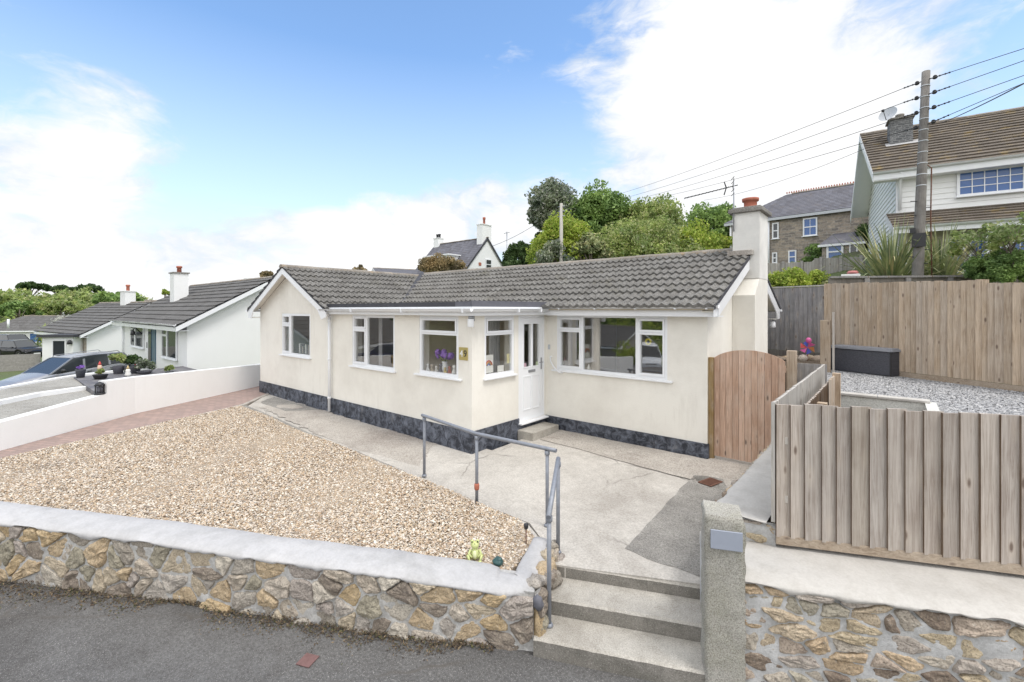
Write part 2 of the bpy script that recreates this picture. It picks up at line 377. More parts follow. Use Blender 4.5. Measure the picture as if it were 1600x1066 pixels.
def _masonry(name, c1, c2, mo, w, h, ms=.02):
    t = NT(name); v = t.co((1, 1, 1), (R(90), 0, 0))
    b = t.n('ShaderNodeTexBrick', {'Vector': t.n('ShaderNodeVectorMath', {0: v, 1: t.math('MULTIPLY', t.noise(t.co(), 2.5, 4), .25)}, operation='ADD').outputs[0], 'Scale': 1., 'Color1': c1, 'Color2': c2, 'Mortar': mo, 'Mortar Size': ms, 'Brick Width': w, 'Row Height': h, 'Bias': 0.})
    n = t.noise(t.co(), 9, 6, .75)
    c = t.mix(t.ramp(n, [(.3, 0), (.75, .8)]), b.outputs[0], tuple(x * .5 for x in c2))
    return t.pbr(c, .9, t.bump(b.outputs[1], -.5, .02))
M['stonehouse'] = _masonry('coursed stone', (.56, .46, .36), (.24, .21, .19), (.44, .40, .35), .36, .15)
M['stonestack'] = _masonry('stack stone', (.22, .22, .22), (.12, .125, .13), (.34, .34, .34), .2, .08, .012)
M['block'] = _masonry('grey blockwork', (.40, .38, .355), (.36, .34, .32), (.44, .42, .40), .44, .215, .01)
M['gravel_base'] = m_concrete('gravel bed', (.34, .26, .18), (.46, .38, .29), (.20, .15, .11), 25, .02)
M['pebble'] = m_island('tan pebbles', [(0, (.54, .43, .32)), (.14, (.62, .54, .46)), (.3, (.40, .28, .18)), (.42, (.72, .66, .57)), (.55, (.52, .41, .28)), (.7, (.76, .71, .62)), (.78, (.36, .26, .17)), (.86, (.60, .48, .35)), (.95, (.30, .26, .22))], .75)
M['chips'] = m_island('grey slate chips', [(0, (.38, .38, .39)), (.25, (.47, .47, .48)), (.5, (.31, .315, .33)), (.7, (.58, .58, .58)), (.85, (.20, .205, .22))], .8)
M['chips_base'] = m_concrete('grey gravel bed', (.44, .44, .45), (.54, .54, .55), (.34, .34, .35), 30, .02)
M['terrace'] = m_concrete('exposed aggregate', (.35, .335, .305), (.42, .405, .37), (.23, .215, .19), 9, .012, True, .8, .9)
M['grass'] = m_concrete('lawn', (.10, .19, .03), (.15, .25, .05), (.08, .14, .03), 5, .03, False)
M['ground'] = m_concrete('hill ground', (.09, .13, .04), (.13, .17, .06), (.11, .11, .06), .08, .05, False)
M['soil'] = m_concrete('soil', (.10, .075, .05), (.16, .12, .085), (.07, .055, .04), 9, .03, False)
M['bark'] = m_wood('bark', [(.16, .13, .10), (.20, .17, .14)], .95, (14, 14, 3), False)
M['moss'] = m_island('moss and leaf litter', [(0, (.10, .07, .045)), (.3, (.15, .11, .065)), (.5, (.07, .075, .03)), (.62, (.05, .037, .028)), (.85, (.25, .19, .12)), (.95, (.13, .12, .05))], .95)
M['leaf_green'] = m_leaf('green leaves', [(.075, .12, .04), (.12, .18, .06), (.19, .26, .10)])
M['leaf_mid'] = m_leaf('mixed leaves', [(.11, .15, .05), (.19, .235, .08), (.30, .34, .15)])
M['leaf_yel'] = m_leaf('yellow green leaves', [(.13, .18, .03), (.20, .26, .045), (.27, .32, .08)])
M['leaf_grey'] = m_leaf('grey green leaves', [(.07, .09, .055), (.13, .155, .11), (.30, .32, .26)])
M['leaf_dark'] = m_leaf('dark leaves', [(.02, .04, .015), (.04, .07, .025), (.07, .10, .045)])
M['leaf_brown'] = m_leaf('bronze leaves', [(.10, .085, .045), (.17, .13, .08), (.22, .17, .10)])
M['leaf_sedge'] = m_leaf('sword leaves', [(.17, .22, .11), (.27, .32, .17), (.42, .44, .26), (.50, .45, .28)], .15, 2)
M['plume'] = m_leaf('cream plumes', [(.60, .52, .38), (.75, .68, .52)])
M['purple'] = m_flat('purple petals', (.30, .16, .55), .7)
M['frog'] = m_flat('pale yellow green glaze', (.52, .56, .24), .45, 0, .15, 20)
M['frog_belly'] = m_flat('cream glaze', (.72, .74, .45), .45)
M['darkgreen'] = m_flat('dark green glaze', (.03, .08, .08), .3)
M['paint_silver'] = m_flat('silver blue car paint', (.33, .34, .37), .25, .5, .05)
M['paint_black'] = m_flat('black car paint', (.015, .015, .018), .18, .3, .05)
M['paint_white'] = m_flat('white car paint', (.75, .77, .8), .25, 0, .04)
M['paint_navy'] = m_flat('navy car paint', (.03, .04, .10), .2, .2, .04)
M['tyre'] = m_flat('tyre rubber', (.02, .02, .02), .85)
M['lampred'] = m_flat('red lamp', (.4, .02, .02), .2)
M['lampwhite'] = m_flat('clear lamp', (.7, .72, .75), .15)
M['plate_y'] = m_flat('yellow number plate', (.75, .55, .08), .4)
M['red'] = m_flat('red plastic', (.5, .05, .05), .5)
M['pink'] = m_flat('pink plastic', (.65, .12, .35), .5)
M['blue'] = m_flat('blue plastic', (.08, .12, .55), .5)
M['orange'] = m_flat('orange plastic', (.75, .28, .1), .5)
M['gold'] = m_flat('brass', (.55, .45, .18), .35, .7)
M['paper'] = m_flat('paper', (.8, .8, .78), .8)
M['deck'] = m_wood('grey deck boards', [(.12, .12, .14), (.15, .15, .17)], .8, vdir='X', knots=False)
M['doorblue'] = m_flat('blue door', (.05, .12, .18), .3)
# ================================================================== SETTING
def sm(a, b, x):
    t = max(0., min(1., (x - a) / (b - a))); return t * t * (3 - 2 * t)
def gz(x, y):
    z = -.66
    if x < -16: z -= .28 * sm(-16, -23, x)
    if x < -24: z -= .035 * min(36, -24 - x)
    z += 6.4 * sm(95, 190, -x) * sm(-60, -10, y)
    z += 3.5 * sm(12.9, 16, y) * sm(-7, -2, x)
    z += 4.2 * sm(14, 42, y) * sm(-60, -20, x)
    z += 14 * sm(50, 130, y) * sm(-90, -20, x)
    if y < -3: z -= min(4.4, .1 * (-3 - y))
    z += 11 * sm(-58, -120, y) if y < -58 else 0
    return z
def nonuni(a, b, c, n, p=2.2):
    out = []
    for i in range(n):
        t = -1 + 2 * i / (n - 1); d = abs(t) ** p * (1 if t > 0 else -1)
        out.append(c + d * ((b - c) if d > 0 else (c - a)))
    return out
g = MB(); xs = nonuni(-420, 260, -8, 150); ys = nonuni(-220, 420, 8, 150)
g.v = [(x, y, gz(x, y)) for y in ys for x in xs]
for j in range(149):
    for i in range(149):
        g.face(j * 150 + i, j * 150 + i + 1, (j + 1) * 150 + i + 1, (j + 1) * 150 + i)
g.smooth = True; g.sm = [True] * len(g.f)
setp(g.build('ground', M['ground']), kind='structure')

def rz_(x, y): return -.52 - (min(4.4, .1 * (-3 - y)) if y < -3 else 0)
g = MB(); P = Vector((-2.31, 3.19, 0))
for i in range(61):
    for j in range(31):
        p = P + UR * (-40 + i * 1.2) + NR * (j * j * .03 - .35)
        g.v.append((p.x, p.y, rz_(p.x, p.y) + .012 * mnoise.noise(Vector((p.x * .5, p.y * .5, 0)))))
for i in range(60):
    for j in range(30):
        a = i * 31 + j; g.f.append((a, a + 1, a + 32, a + 31)); g.m.append(0); g.sm.append(True)
setp(g.build('road', M['road']), kind='structure')

# sky: Nishita daylight mixed with procedural cloud in fixed directions of the world
SUN_EL, SUN_AZ = 62, 92         # azimuth measured clockwise from +Y
w = bpy.data.worlds.new('World'); S.world = w; w.use_nodes = True
t = NT('', w)
sky = t.n('ShaderNodeTexSky', sky_type='NISHITA', sun_disc=False, sun_elevation=R(SUN_EL), sun_rotation=R(SUN_AZ), altitude=20, air_density=1.0, dust_density=.6, ozone_density=1.6)
dirv = t.n('ShaderNodeTexCoord').outputs['Generated']
sep = t.n('ShaderNodeSeparateXYZ', {0: dirv})
zel = sep.outputs[2]
def sdir(px, py):
    r = ray(px); v = Vector((r[0], r[1], (484 - py) / FPX)); return v.normalized()
def blob(px, py, r0, r1, wgt):       # soft patch of cloud round a direction; radii in degrees
    d = t.n('ShaderNodeVectorMath', {0: dirv, 1: sdir(px, py)}, operation='DOT_PRODUCT').outputs['Value']
    mr = t.n('ShaderNodeMapRange', {'Value': d, 'From Min': cos(R(r1)), 'From Max': cos(R(r0)), 'To Min': 0., 'To Max': wgt}, interpolation_type='SMOOTHSTEP', clamp=True)
    return mr.outputs[0]
cv = t.n('ShaderNodeMapping', {'Vector': dirv, 'Scale': (1., 1., 2.0)}).outputs[0]
warp = t.n('ShaderNodeVectorMath', {0: cv, 1: t.n('ShaderNodeVectorMath', {0: t.n('ShaderNodeTexNoise', {'Vector': cv, 'Scale': 2.5, 'Detail': 4.}).outputs[1], 'Scale': .35}, operation='SCALE').outputs[0]}, operation='ADD').outputs[0]
n1 = t.noise(warp, 4.2, 10, .64); n2 = t.noise(warp, 1.2, 4, .5)
dens = t.math('ADD', t.math('MULTIPLY', t.math('SUBTRACT', n1, .5), 3.0), t.math('MULTIPLY', t.math('SUBTRACT', n2, .5), .6))
for b in [(1150, 240, 6, 18, .75), (1330, 50, 5, 17, .40), (1000, 70, 2, 13, .34), (600, 345, 3, 11, .62), (720, 360, 2, 8, .45), (420, 420, 3, 10, .35), (60, 390, 4, 12, .38), (70, 130, 3, 13, .34), (240, 165, 2, 10, .34), (40, 40, 3, 9, -.3), (330, 260, 3, 8, -.3), (850, 330, 3, 10, .35),
          (470, 60, 8, 22, -.6), (560, 160, 4, 14, -.35), (820, 200, 2, 8, -.2), (1590, 170, 2, 9, -.4), (900, 20, 2, 8, -.2)]:
    dens = t.math('ADD', dens, blob(*b))
hor = t.n('ShaderNodeMapRange', {'Value': zel, 'From Min': .02, 'From Max': .24, 'To Min': .75, 'To Max': 0.}, clamp=True).outputs[0]
back = t.n('ShaderNodeMapRange', {'Value': t.n('ShaderNodeVectorMath', {0: dirv, 1: (VX, VY, 0)}, operation='DOT_PRODUCT').outputs['Value'], 'From Min': -.2, 'From Max': .25, 'To Min': 1.0, 'To Max': 0.}, clamp=True).outputs[0]
over = t.n('ShaderNodeMapRange', {'Value': zel, 'From Min': .62, 'From Max': .85, 'To Min': 0., 'To Max': 1.0}, clamp=True).outputs[0]
back = t.math('ADD', back, over)
dens = t.math('ADD', t.math('ADD', dens, hor), back)
mask = t.n('ShaderNodeMapRange', {'Value': dens, 'From Min': .0, 'From Max': .72, 'To Min': 0., 'To Max': 1.}, interpolation_type='SMOOTHSTEP', clamp=True).outputs[0]
shade = t.ramp(t.noise(warp, 5.2, 6, .6), [(.38, (5.0, 5.5, 6.1)), (.58, (6.7, 6.8, 7.0))])
hz = t.n('ShaderNodeMapRange', {'Value': dens, 'From Min': .45, 'From Max': 1.0, 'To Min': 0., 'To Max': 1.}, clamp=True).outputs[0]
cloudc = t.mix(hz, shade, (7.3, 7.3, 7.35))
cloudc = t.mix(t.math('MINIMUM', back, 1.), cloudc, (10.6, 10.7, 10.9))  # unseen cloud overhead and behind camera, added brighter to light the fronts
bluec = t.mix(1., sky, (1.6, 1.8, 1.9), 'MULTIPLY')
bluec = t.mix(t.n('ShaderNodeMapRange', {'Value': zel, 'From Min': .06, 'From Max': .48, 'To Min': .75, 'To Max': 0.}, clamp=True).outputs[0], bluec, (6.0, 6.8, 7.3))
t.n('ShaderNodeOutputWorld', {'Surface': t.n('ShaderNodeBackground', {'Color': t.mix(mask, bluec, cloudc), 'Strength': .1}).outputs[0]})

sun = bpy.data.lights.new('sun', 'SUN'); sun.energy = 1.25; sun.angle = R(18); sun.color = (1, .97, .93)
so = bpy.data.objects.new('sun', sun); COL.objects.link(so)
az = R(SUN_AZ); sd = Vector((sin(az) * cos(R(SUN_EL)), cos(az) * cos(R(SUN_EL)), sin(R(SUN_EL))))
so.rotation_euler = (-sd).to_track_quat('-Z', 'Y').to_euler(); so.location = (5, 5, 30)

cam = bpy.data.cameras.new('camera'); cam.sensor_width = 36; cam.lens = 36 * FPX / 1600; cam.shift_y = -49 / 1600
cam.clip_end = 2000; cam.clip_start = .05
co = bpy.data.objects.new('camera', cam); COL.objects.link(co); co.location = (0, 0, EYE); co.rotation_euler = (R(90), 0, R(40)); S.camera = co
S.view_settings.view_transform = 'Standard'; S.view_settings.look = 'None'; S.view_settings.exposure = 0.58; S.view_settings.gamma = 1
S.cycles.max_bounces = 6; S.cycles.transparent_max_bounces = 12

# ------------------------------------------------------------------ own plot
def pz(x, y): return -.027 * max(0, 7.86 - y) * sm(-12, -4, x)
def plotz(x, y): return -.03 + .07 * sm(-3, -11, x)
pat = MB()
pat.prism([(-14.1, 5.72), (-12.62, 4.6), (-8.8, 4.41), (-3.35, 4.32), (-3.0, 4.1), (-2.63, 3.8), (-1.354, 4.396), (-1.0, 4.5), (-1.0, 8.9), (-5.5, 8.9), (-5.5, 6.0), (-14.1, 6.0)], -.9, pz)
setp(pat.build('patio', M['concrete']), kind='structure')
def sheet(name, poly, zf, dz, mat, kind='structure', n=1):
    m = MB(); m.prism(poly, lambda x, y: zf(x, y) + dz - .003, lambda x, y: zf(x, y) + dz); return setp(m.build(name, mat), kind=kind)
def wavy(poly, amp=.02, step=.12, seed=0):
    out = []
    for i, p in enumerate(poly):
        q = poly[(i + 1) % len(poly)]; L = math.dist(p, q); n = max(1, int(L / step))
        for k in range(n):
            x = p[0] + (q[0] - p[0]) * k / n; y = p[1] + (q[1] - p[1]) * k / n
            out.append((x + amp * mnoise.noise(Vector((x * 4, y * 4, seed))), y + amp * mnoise.noise(Vector((x * 4, y * 4, seed + 9)))))
    return out
def pt2(px, py, z=-.05):
    a = at(px, py, z); return (a.x, a.y)
dark = [pt2(1084, 745), pt2(976, 856, -.08), pt2(1010, 872, -.09), pt2(1102, 906, -.1), (-1.345, 4.42), (-1.345, 5.0), (-1.345, 5.9), pt2(1130, 752)]
sheet('patio_patch', wavy(dark, .03)[::-1] if False else wavy(dark, .03), pz, .0035, M['concrete_dark'])
strip = [(-5.2, 7.03), (-4.2, 6.98), (-3.1, 6.85), (-2.3, 6.8), (-1.36, 6.55), (-1.36, 7.95), (-2.33, 7.95), (-2.38, 7.8), (-5.24, 7.8)]
sheet('patio_strip', wavy(strip, .03), pz, .0035, M['concrete_mid'])
sheet('path_stain', wavy([(-13.4, 5.58), (-12.9, 5.0), (-11.3, 4.95), (-10.8, 5.58)], .05), pz, .003, M['concrete_dark'])
sheet('path_stain', wavy([(-12.9, 5.6), (-12.2, 4.75), (-8.8, 4.5), (-6.4, 4.5), (-5.9, 4.7), (-6.6, 5.6)], .12), pz, .002, M['concrete_mid'])
# small kerb between patio and gravel
def ribbon(mb, line, w, z0, zf, seedamp=.01):
    pts = []
    for i in range(len(line) - 1):
        p, q = line[i], line[i + 1]; n = max(1, int(math.dist(p, q) / .12))
        for k in range(n + (i == len(line) - 2)): pts.append((p[0] + (q[0] - p[0]) * k / n, p[1] + (q[1] - p[1]) * k / n))
    b = len(mb.v); n = len(pts)
    for i in range(n):
        p0, p1 = pts[max(0, i - 1)], pts[min(n - 1, i + 1)]
        d = Vector((p1[0] - p0[0], p1[1] - p0[1], 0)).normalized(); nn = Vector((-d.y, d.x, 0)); p = Vector((*pts[i], 0))
        a = seedamp * mnoise.noise(p * 5); bb = seedamp * mnoise.noise(p * 5 + Vector((7, 7, 7)))
        z = zf(p.x, p.y) + seedamp * .5 * mnoise.noise(p * 3)
        L, Rr = p + nn * (w / 2 + a), p - nn * (w / 2 + bb)
        for q, zz in ((L, z0), (L, z - .012), (L - nn * .012, z), (Rr + nn * .012, z), (Rr, z - .012), (Rr, z0)): mb.v.append((q.x, q.y, zz))
    for i in range(n - 1):
        for k in range(5):
            mb.face(b + i * 6 + k, b + i * 6 + k + 1, b + (i + 1) * 6 + k + 1, b + (i + 1) * 6 + k)
    mb.face(*[b + k for k in range(6)][::-1]); mb.face(*[b + (n - 1) * 6 + k for k in range(6)])
k = MB(); ribbon(k, [(-12.66, 4.53), (-8.82, 4.36), (-7.2, 4.37), (-5.9, 4.345)], .12, -.5, lambda x, y: pz(x, y) + .02)
setp(k.build('kerb', M['concrete_dark']), kind='structure')  # darker than the right run, kerb shading put into its colour
k = MB(); ribbon(k, [(-5.9, 4.345), (-5.4, 4.33), (-4.12, 4.27), (-3.38, 4.24), (-3.0, 4.02)], .11, -.5, lambda x, y: pz(x, y) + .016)
setp(k.build('kerb', M['concrete']), kind='structure')
k = MB(); ribbon(k, [(-13.95, 5.62), (-12.9, 4.62), (-12.72, 4.3), (-11.4, .93), (-10.58, -.9), (-9.9, -2.4)], .10, -.5, lambda x, y: .02)
setp(k.build('path_edging', M['concrete_mid']), kind='structure')
bp = MB(); bp.prism([(-9.9, -2.5), (-10.6, -.9), (-11.42, .93), (-12.76, 4.3), (-12.95, 4.66), (-14.05, 5.7), (-14.4, 9), (-16.6, 9), (-15.7, 6.1), (-13.75, 2.56), (-12.05, .54), (-10.4, -1.5), (-9.9, -2.6)][::-1], -.6, 0.0)
setp(bp.build('brick_path', M['brick']), kind='structure')
GP = [(-3.42, 4.22), (-4.12, 4.22), (-7.2, 4.32), (-8.82, 4.31), (-12.62, 4.46), (-12.66, 4.28), (-11.34, .93), (-10.5, -.95), (-9.9, -1.7), (-8.0, -.05), (-8.0, .3), (-6.25, 1.2), (-5.2, 1.8), (-3.85, 2.6), (-2.8, 3.2), (-2.8, 3.3), (-3.02, 4.0)]
gb = MB(); gb.prism(GP, -.66, lambda x, y: plotz(x, y) - .012); setp(gb.build('gravel_bed', M['gravel_base']), kind='structure')

def inpoly(px, py, poly):
    c = np.zeros(len(px), dtype=bool); n = len(poly)
    for i in range(n):
        x0, y0 = poly[i]; x1, y1 = poly[(i + 1) % n]
        if y0 == y1: continue
        c ^= ((y0 > py) != (y1 > py)) & (px < (x1 - x0) * (py - y0) / (y1 - y0) + x0)
    return c
def pebbles(name, poly, n, zfun, s0, s1, mat, kind='stuff', label=None, cat=None, dens=None):
    P = np.array(poly); lo, hi = P.min(0), P.max(0); out = np.zeros((0, 2))
    while len(out) < n:
        q = RNG.uniform(lo, hi, (n, 2)); q = q[inpoly(q[:, 0], q[:, 1], poly)]
        if dens is not None: q = q[RNG.random(len(q)) < dens(q)]
        out = np.vstack([out, q])
    q = out[:n]; z = zfun(q)
    s = RNG.uniform(s0, s1, n) * (.7 + .6 * RNG.random(n))
    base = np.array([[1, 0, .1], [.2, .9, -.1], [-.9, .3, .15], [-.5, -.85, -.05], [.45, -.8, .1], [.1, .05, .62]])
    V = base[None] * (1 + RNG.uniform(-.25, .25, (n, 6, 1)))
    V = V * np.stack([np.ones(n), RNG.uniform(.55, 1, n), RNG.uniform(.5, .9, n)], 1)[:, None, :]
    a = RNG.uniform(0, 2 * pi, n); tl = RNG.uniform(-.5, .5, (n, 2))
    ca, sa = np.cos(a)[:, None], np.sin(a)[:, None]
    X = V[..., 0] * ca - V[..., 1] * sa; Y = V[..., 0] * sa + V[..., 1] * ca; Z = V[..., 2] + X * tl[:, :1] + Y * tl[:, 1:]
    V = np.stack([X, Y, Z], -1) * s[:, None, None]; V[..., 0] += q[:, :1]; V[..., 1] += q[:, 1:]; V[..., 2] += z[:, None]
    F = np.array([[0, 1, 5], [1, 2, 5], [2, 3, 5], [3, 4, 5], [4, 0, 5]])
    F = (F[None] + 6 * np.arange(n)[:, None, None]).reshape(-1, 3)
    o = np_obj(name, V.reshape(-1, 3), F, mat); return setp(o, label, cat, None, kind)
def np_plotz(q):
    return -.03 + .07 * np.clip((-3 - q[:, 0]) / 8, 0, 1) + RNG.uniform(-.012, .006, len(q)) + .012 * np.sin(q[:, 0] * 2.1 + q[:, 1] * 1.3)
pebbles('gravel', GP, 190000, np_plotz, .008, .0175, M['pebble'], label='tan and cream gravel covering the front garden', cat='gravel',
        dens=lambda q: np.clip(1.35 - (.6428 * -q[:, 0] + .766 * q[:, 1]) / 14, .35, 1))

# steps
st = MB(); A = Vector((-2.63, 3.80, 0)); Lr = 1.55
stt = thing('garden_steps', 'three worn concrete steps between the stone wall and the granite post', 'steps', (-1.9, 3.9, -.52))
for i, (z1, z0, n0, n1, x0) in enumerate([(-.107, -.66, -.45, 0, -.06), (-.223, -.66, .0, .37, -.07), (-.365, -.66, .37, .715, -.05)]):
    m = MB(); a = A + NR * (n0 + (.004 if i else 0)) + UR * x0
    n = 28
    rows = []
    for k_ in range(n + 1):
        p = a + UR * ((Lr - x0) * k_ / n); d = NR * (n1 - n0 - (.004 if i else 0)); e = .008 * mnoise.noise(p * 9); e2 = .006 * mnoise.noise(p * 14 + Vector((3, 0, 0)))
        rows.append([p + Vector((0, 0, z0)), p + Vector((0, 0, z1)), p + d * .94 + Vector((0, 0, z1 - .002 + e2 * .3)), p + d * (1 + e) + Vector((0, 0, z1 - .018 + e2)), p + d * (1 + e) + Vector((0, 0, z0))])
    b = len(m.v)
    for r_ in rows: m.v += [tuple(q) for q in r_]
    for k_ in range(n):
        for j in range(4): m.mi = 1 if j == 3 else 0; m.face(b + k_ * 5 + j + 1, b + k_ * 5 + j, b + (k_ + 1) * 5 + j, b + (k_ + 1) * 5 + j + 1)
    m.mi = 0
    m.face(*range(b, b + 5)); m.face(*[b + n * 5 + j for j in range(5)][::-1])
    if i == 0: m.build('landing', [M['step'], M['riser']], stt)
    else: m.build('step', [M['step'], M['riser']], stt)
m = MB(); a = A + NR * .721 + UR * -.2     # lowest kerb at the road, level with it
# ------------------------------------------------------------------ rubble walls
def voronoi_cells(W, H, sx, sy, jit, seed):
    rnd = random.Random(seed); pts = []; ny = max(2, int(round(H / sy))); 
    for j in range(ny):
        y = (j + .5) * H / ny; x = rnd.uniform(-sx, 0)
        while x < W + sx:
            pts.append((x, y + rnd.uniform(-jit, jit) * sy)); x += sx * rnd.choice([.4, .6, .9, 1.2, 1.7, 2.3])
    for k in range(int(len(pts) * .2)):
        if pts: pts.pop(rnd.randrange(len(pts)))
    asp = sy / sx; out = []
    for i, (cx, cy) in enumerate(pts):
        poly = [(cx - 1.6 * sx, 0), (cx + 1.6 * sx, 0), (cx + 1.6 * sx, H), (cx - 1.6 * sx, H)]
        for j, (qx, qy) in enumerate(pts):
            if i == j or abs(qx - cx) > 3.4 * sx: continue
            dx, dy = (qx - cx) * asp * asp, (qy - cy); mx, my = (qx + cx) / 2, (qy + cy) / 2; new = []
            for a in range(len(poly)):
                p, q = poly[a], poly[(a + 1) % len(poly)]
                fp = (p[0] - mx) * dx + (p[1] - my) * dy; fq = (q[0] - mx) * dx + (q[1] - my) * dy
                if fp <= 0: new.append(p)
                if fp * fq < 0:
                    t_ = fp / (fp - fq); new.append((p[0] + (q[0] - p[0]) * t_, p[1] + (q[1] - p[1]) * t_))
            poly = new
            if len(poly) < 3: break
        if len(poly) >= 3: out.append(poly)
    return out
def path_pt(path, s):
    for i in range(len(path) - 1):
        p, q = Vector(path[i][:2]), Vector(path[i + 1][:2]); L = (q - p).length
        if s <= L or i == len(path) - 2:
            t_ = s / L; d = (q - p) / L; r = p + d * s
            z0 = path[i][2] + (path[i + 1][2] - path[i][2]) * t_; z1 = path[i][3] + (path[i + 1][3] - path[i][3]) * t_
            return r, Vector((d.y, -d.x)), z0, z1
        s -= L
def path_len(path): return sum(math.dist(path[i][:2], path[i + 1][:2]) for i in range(len(path) - 1))
def rubble(parent, path, sx, sy, gap, bulge, mat, seed, lean=0., wid=.12, jit=.33, mpath=None):
    """path: (x, y, zbottom, ztop) front face; outward normal is to the right of travel"""
    W = path_len(path); H = 1.; meanh = sum(p[3] - p[2] for p in path) / len(path)
    mo = MB(); n = int(W / .022); rows = 26; sv = seed * 3.3
    for i in range(n + 1):
        r, nn, z0, z1 = path_pt(mpath or path, W * i / n)
        for j in range(rows + 1):
            tt = j / rows; q = Vector((r.x, r.y, z0 + (z1 - z0) * tt)); o = (.012 if j < rows - 2 else -.012) + .016 * mnoise.noise(q * 6 + Vector((sv, 0, 0))) + .010 * mnoise.noise(q * 19)
            mo.v.append((q.x + nn.x * o, q.y + nn.y * o, q.z))
    for i in range(n):
        for j in range(rows): 
            a = i * (rows + 1) + j; mo.f.append((a, a + rows + 1, a + rows + 2, a + 1)); mo.m.append(0); mo.sm.append(True)
    st = MB(); st.smooth = False; rnd = random.Random(seed)
    for poly in voronoi_cells(W, meanh, sx, sy, jit, seed):
        P = [Vector(p) for p in poly]; c = sum(P, Vector((0, 0))) / len(P)
        if c.x < .02 or c.x > W - .02: continue
        g_ = gap * rnd.uniform(.6, 1.9)
        size = min((p - c).length for p in P)
        if size < g_ * 1.4: continue
        Q = []
        for p in P:
            d = p - c; Q.append(c + d * max(.35, 1 - g_ / max(d.length, 1e-4) * 1.1) * rnd.uniform(.9, 1.03))
        N = []
        for a in range(len(Q)):
            p, q = Q[a], Q[(a + 1) % len(Q)]; N += [p * .88 + q * .12, p * .12 + q * .88]
        Q = []
        for a in range(len(N)):
            p, q = N[a], N[(a + 1) % len(N)]; kk = max(1, int((q - p).length / .016)); Q += [p + (q - p) * (j / kk) for j in range(kk)]
        Q = [p + Vector((mnoise.noise(Vector((p.x * 26, p.y * 26, seed))), mnoise.noise(Vector((p.x * 26, p.y * 26, seed + 7))))) * .009 for p in Q]
        b_ = bulge * rnd.uniform(.35, 1.25); sd_ = rnd.uniform(0, 99); nq = len(Q)
        tiltx, tilty = rnd.uniform(-.25, .25), rnd.uniform(-.25, .25)
        base = len(st.v)
        for sc, dep in ((1.02, -.012), (.985, .5), (.90, .85), (.70, 1.), (.38, 1.02)):
            for q in Q:
                p = c + (q - c) * sc; p = Vector((min(max(p.x, 0.003), W - .003), min(max(p.y, .0), meanh)))
                r, nn, z0, z1 = path_pt(path, p.x); z = z0 + (z1 - z0) * p.y / meanh
                e = mnoise.noise(Vector((p.x * 13, p.y * 13, sd_))) + .5 * mnoise.noise(Vector((p.x * 34, p.y * 34, sd_)))
                dd = dep * b_ if dep > 0 else dep
                if dep > 0: dd += b_ * (.6 * e + tiltx * (p.x - c.x) / sx + tilty * (p.y - c.y) / sy)
                st.v.append((r.x + nn.x * dd, r.y + nn.y * dd, z + .004 * e))
        r, nn, z0, z1 = path_pt(path, min(max(c.x, .003), W - .003)); z = z0 + (z1 - z0) * c.y / meanh
        dd = b_ * (1.02 + .3 * mnoise.noise(Vector((c.x * 13, c.y * 13, sd_)))); st.v.append((r.x + nn.x * dd, r.y + nn.y * dd, z)); ce = len(st.v) - 1
        for L_ in range(4):
            for a in range(nq):
                a2 = (a + 1) % nq; st.face(base + L_ * nq + a, base + L_ * nq + a2, base + (L_ + 1) * nq + a2, base + (L_ + 1) * nq + a)
        for a in range(nq): st.face(base + 4 * nq + a, base + 4 * nq + (a + 1) % nq, ce)
    return mo, st
def coping(path_front, width, drop, wave, seed, mat, parent, name='coping', inner=None):
    """path_front: (x,y,_,ztop); slab on top of the wall with an uneven front lip"""
    W = path_len(path_front); n = int(W / .06); m = MB(); K = 9; width0 = width
    for i in range(n + 1):
        s = W * i / n; width = width0(s, W) if callable(width0) else width0
        r, nn, z0, z1 = path_pt(path_front, s)
        r2, n2, _, _ = path_pt(path_front, min(W, s + .22)); r3, n3, _, _ = path_pt(path_front, max(0, s - .22))
        nn = (nn + n2 + n3).normalized()
        q = Vector((r.x, r.y, 0)); N3 = Vector((nn.x, nn.y, 0)); wv = wave * (mnoise.noise(q * 3.1 + Vector((seed, 0, 0))) + .6 * mnoise.noise(q * 9 + Vector((seed, 5, 0))))
        wv2 = .02 * mnoise.noise(q * 2 + Vector((0, seed, 0)))
        dr = drop + wv
        prof = [(-width - .0 + wv2, -.12), (-width + wv2, -.012), (-width + .02 + wv2, .004), (-width * .6, .012 + .006 * mnoise.noise(q * 6)), (-width * .25, .010 + .008 * mnoise.noise(q * 7 + Vector((1, 1, 1)))), (-.02, .0), (.030, -.022), (.043, -dr * .65), (.030, -dr)]
        for o, z in prof:
            p = q + N3 * o; m.v.append((p.x, p.y, z1 + z))
    for i in range(n):
        for k_ in range(K - 1):
            a = i * K + k_; m.f.append((a, a + 1, a + K + 1, a + K)[::-1]); m.m.append(0); m.sm.append(True)
    m.face(*range(K)); m.face(*[n * K + k_ for k_ in range(K)][::-1])
    return m.build(name, mat, parent)
def wallcore(path, t, parent, mat, zt=.0):
    m = MB()
    for i in range(len(path) - 1):
        p, q = path[i], path[i + 1]; d = Vector((q[0] - p[0], q[1] - p[1], 0)).normalized(); nn = Vector((-d.y, d.x, 0))
        a, b = Vector((p[0], p[1], 0)) + nn * .03, Vector((q[0], q[1], 0)) + nn * .03
        c, e = b + nn * (t - .05), a + nn * (t - .05)
        m.hexa([(a.x, a.y, p[2] - .1), (b.x, b.y, q[2] - .1), (c.x, c.y, q[2] - .1), (e.x, e.y, p[2] - .1), (a.x, a.y, p[3] - .02 + zt), (b.x, b.y, q[3] - .02 + zt), (c.x, c.y, q[3] - .02 + zt), (e.x, e.y, p[3] - .02 + zt)])
    return m.build('wall_core', mat, parent)
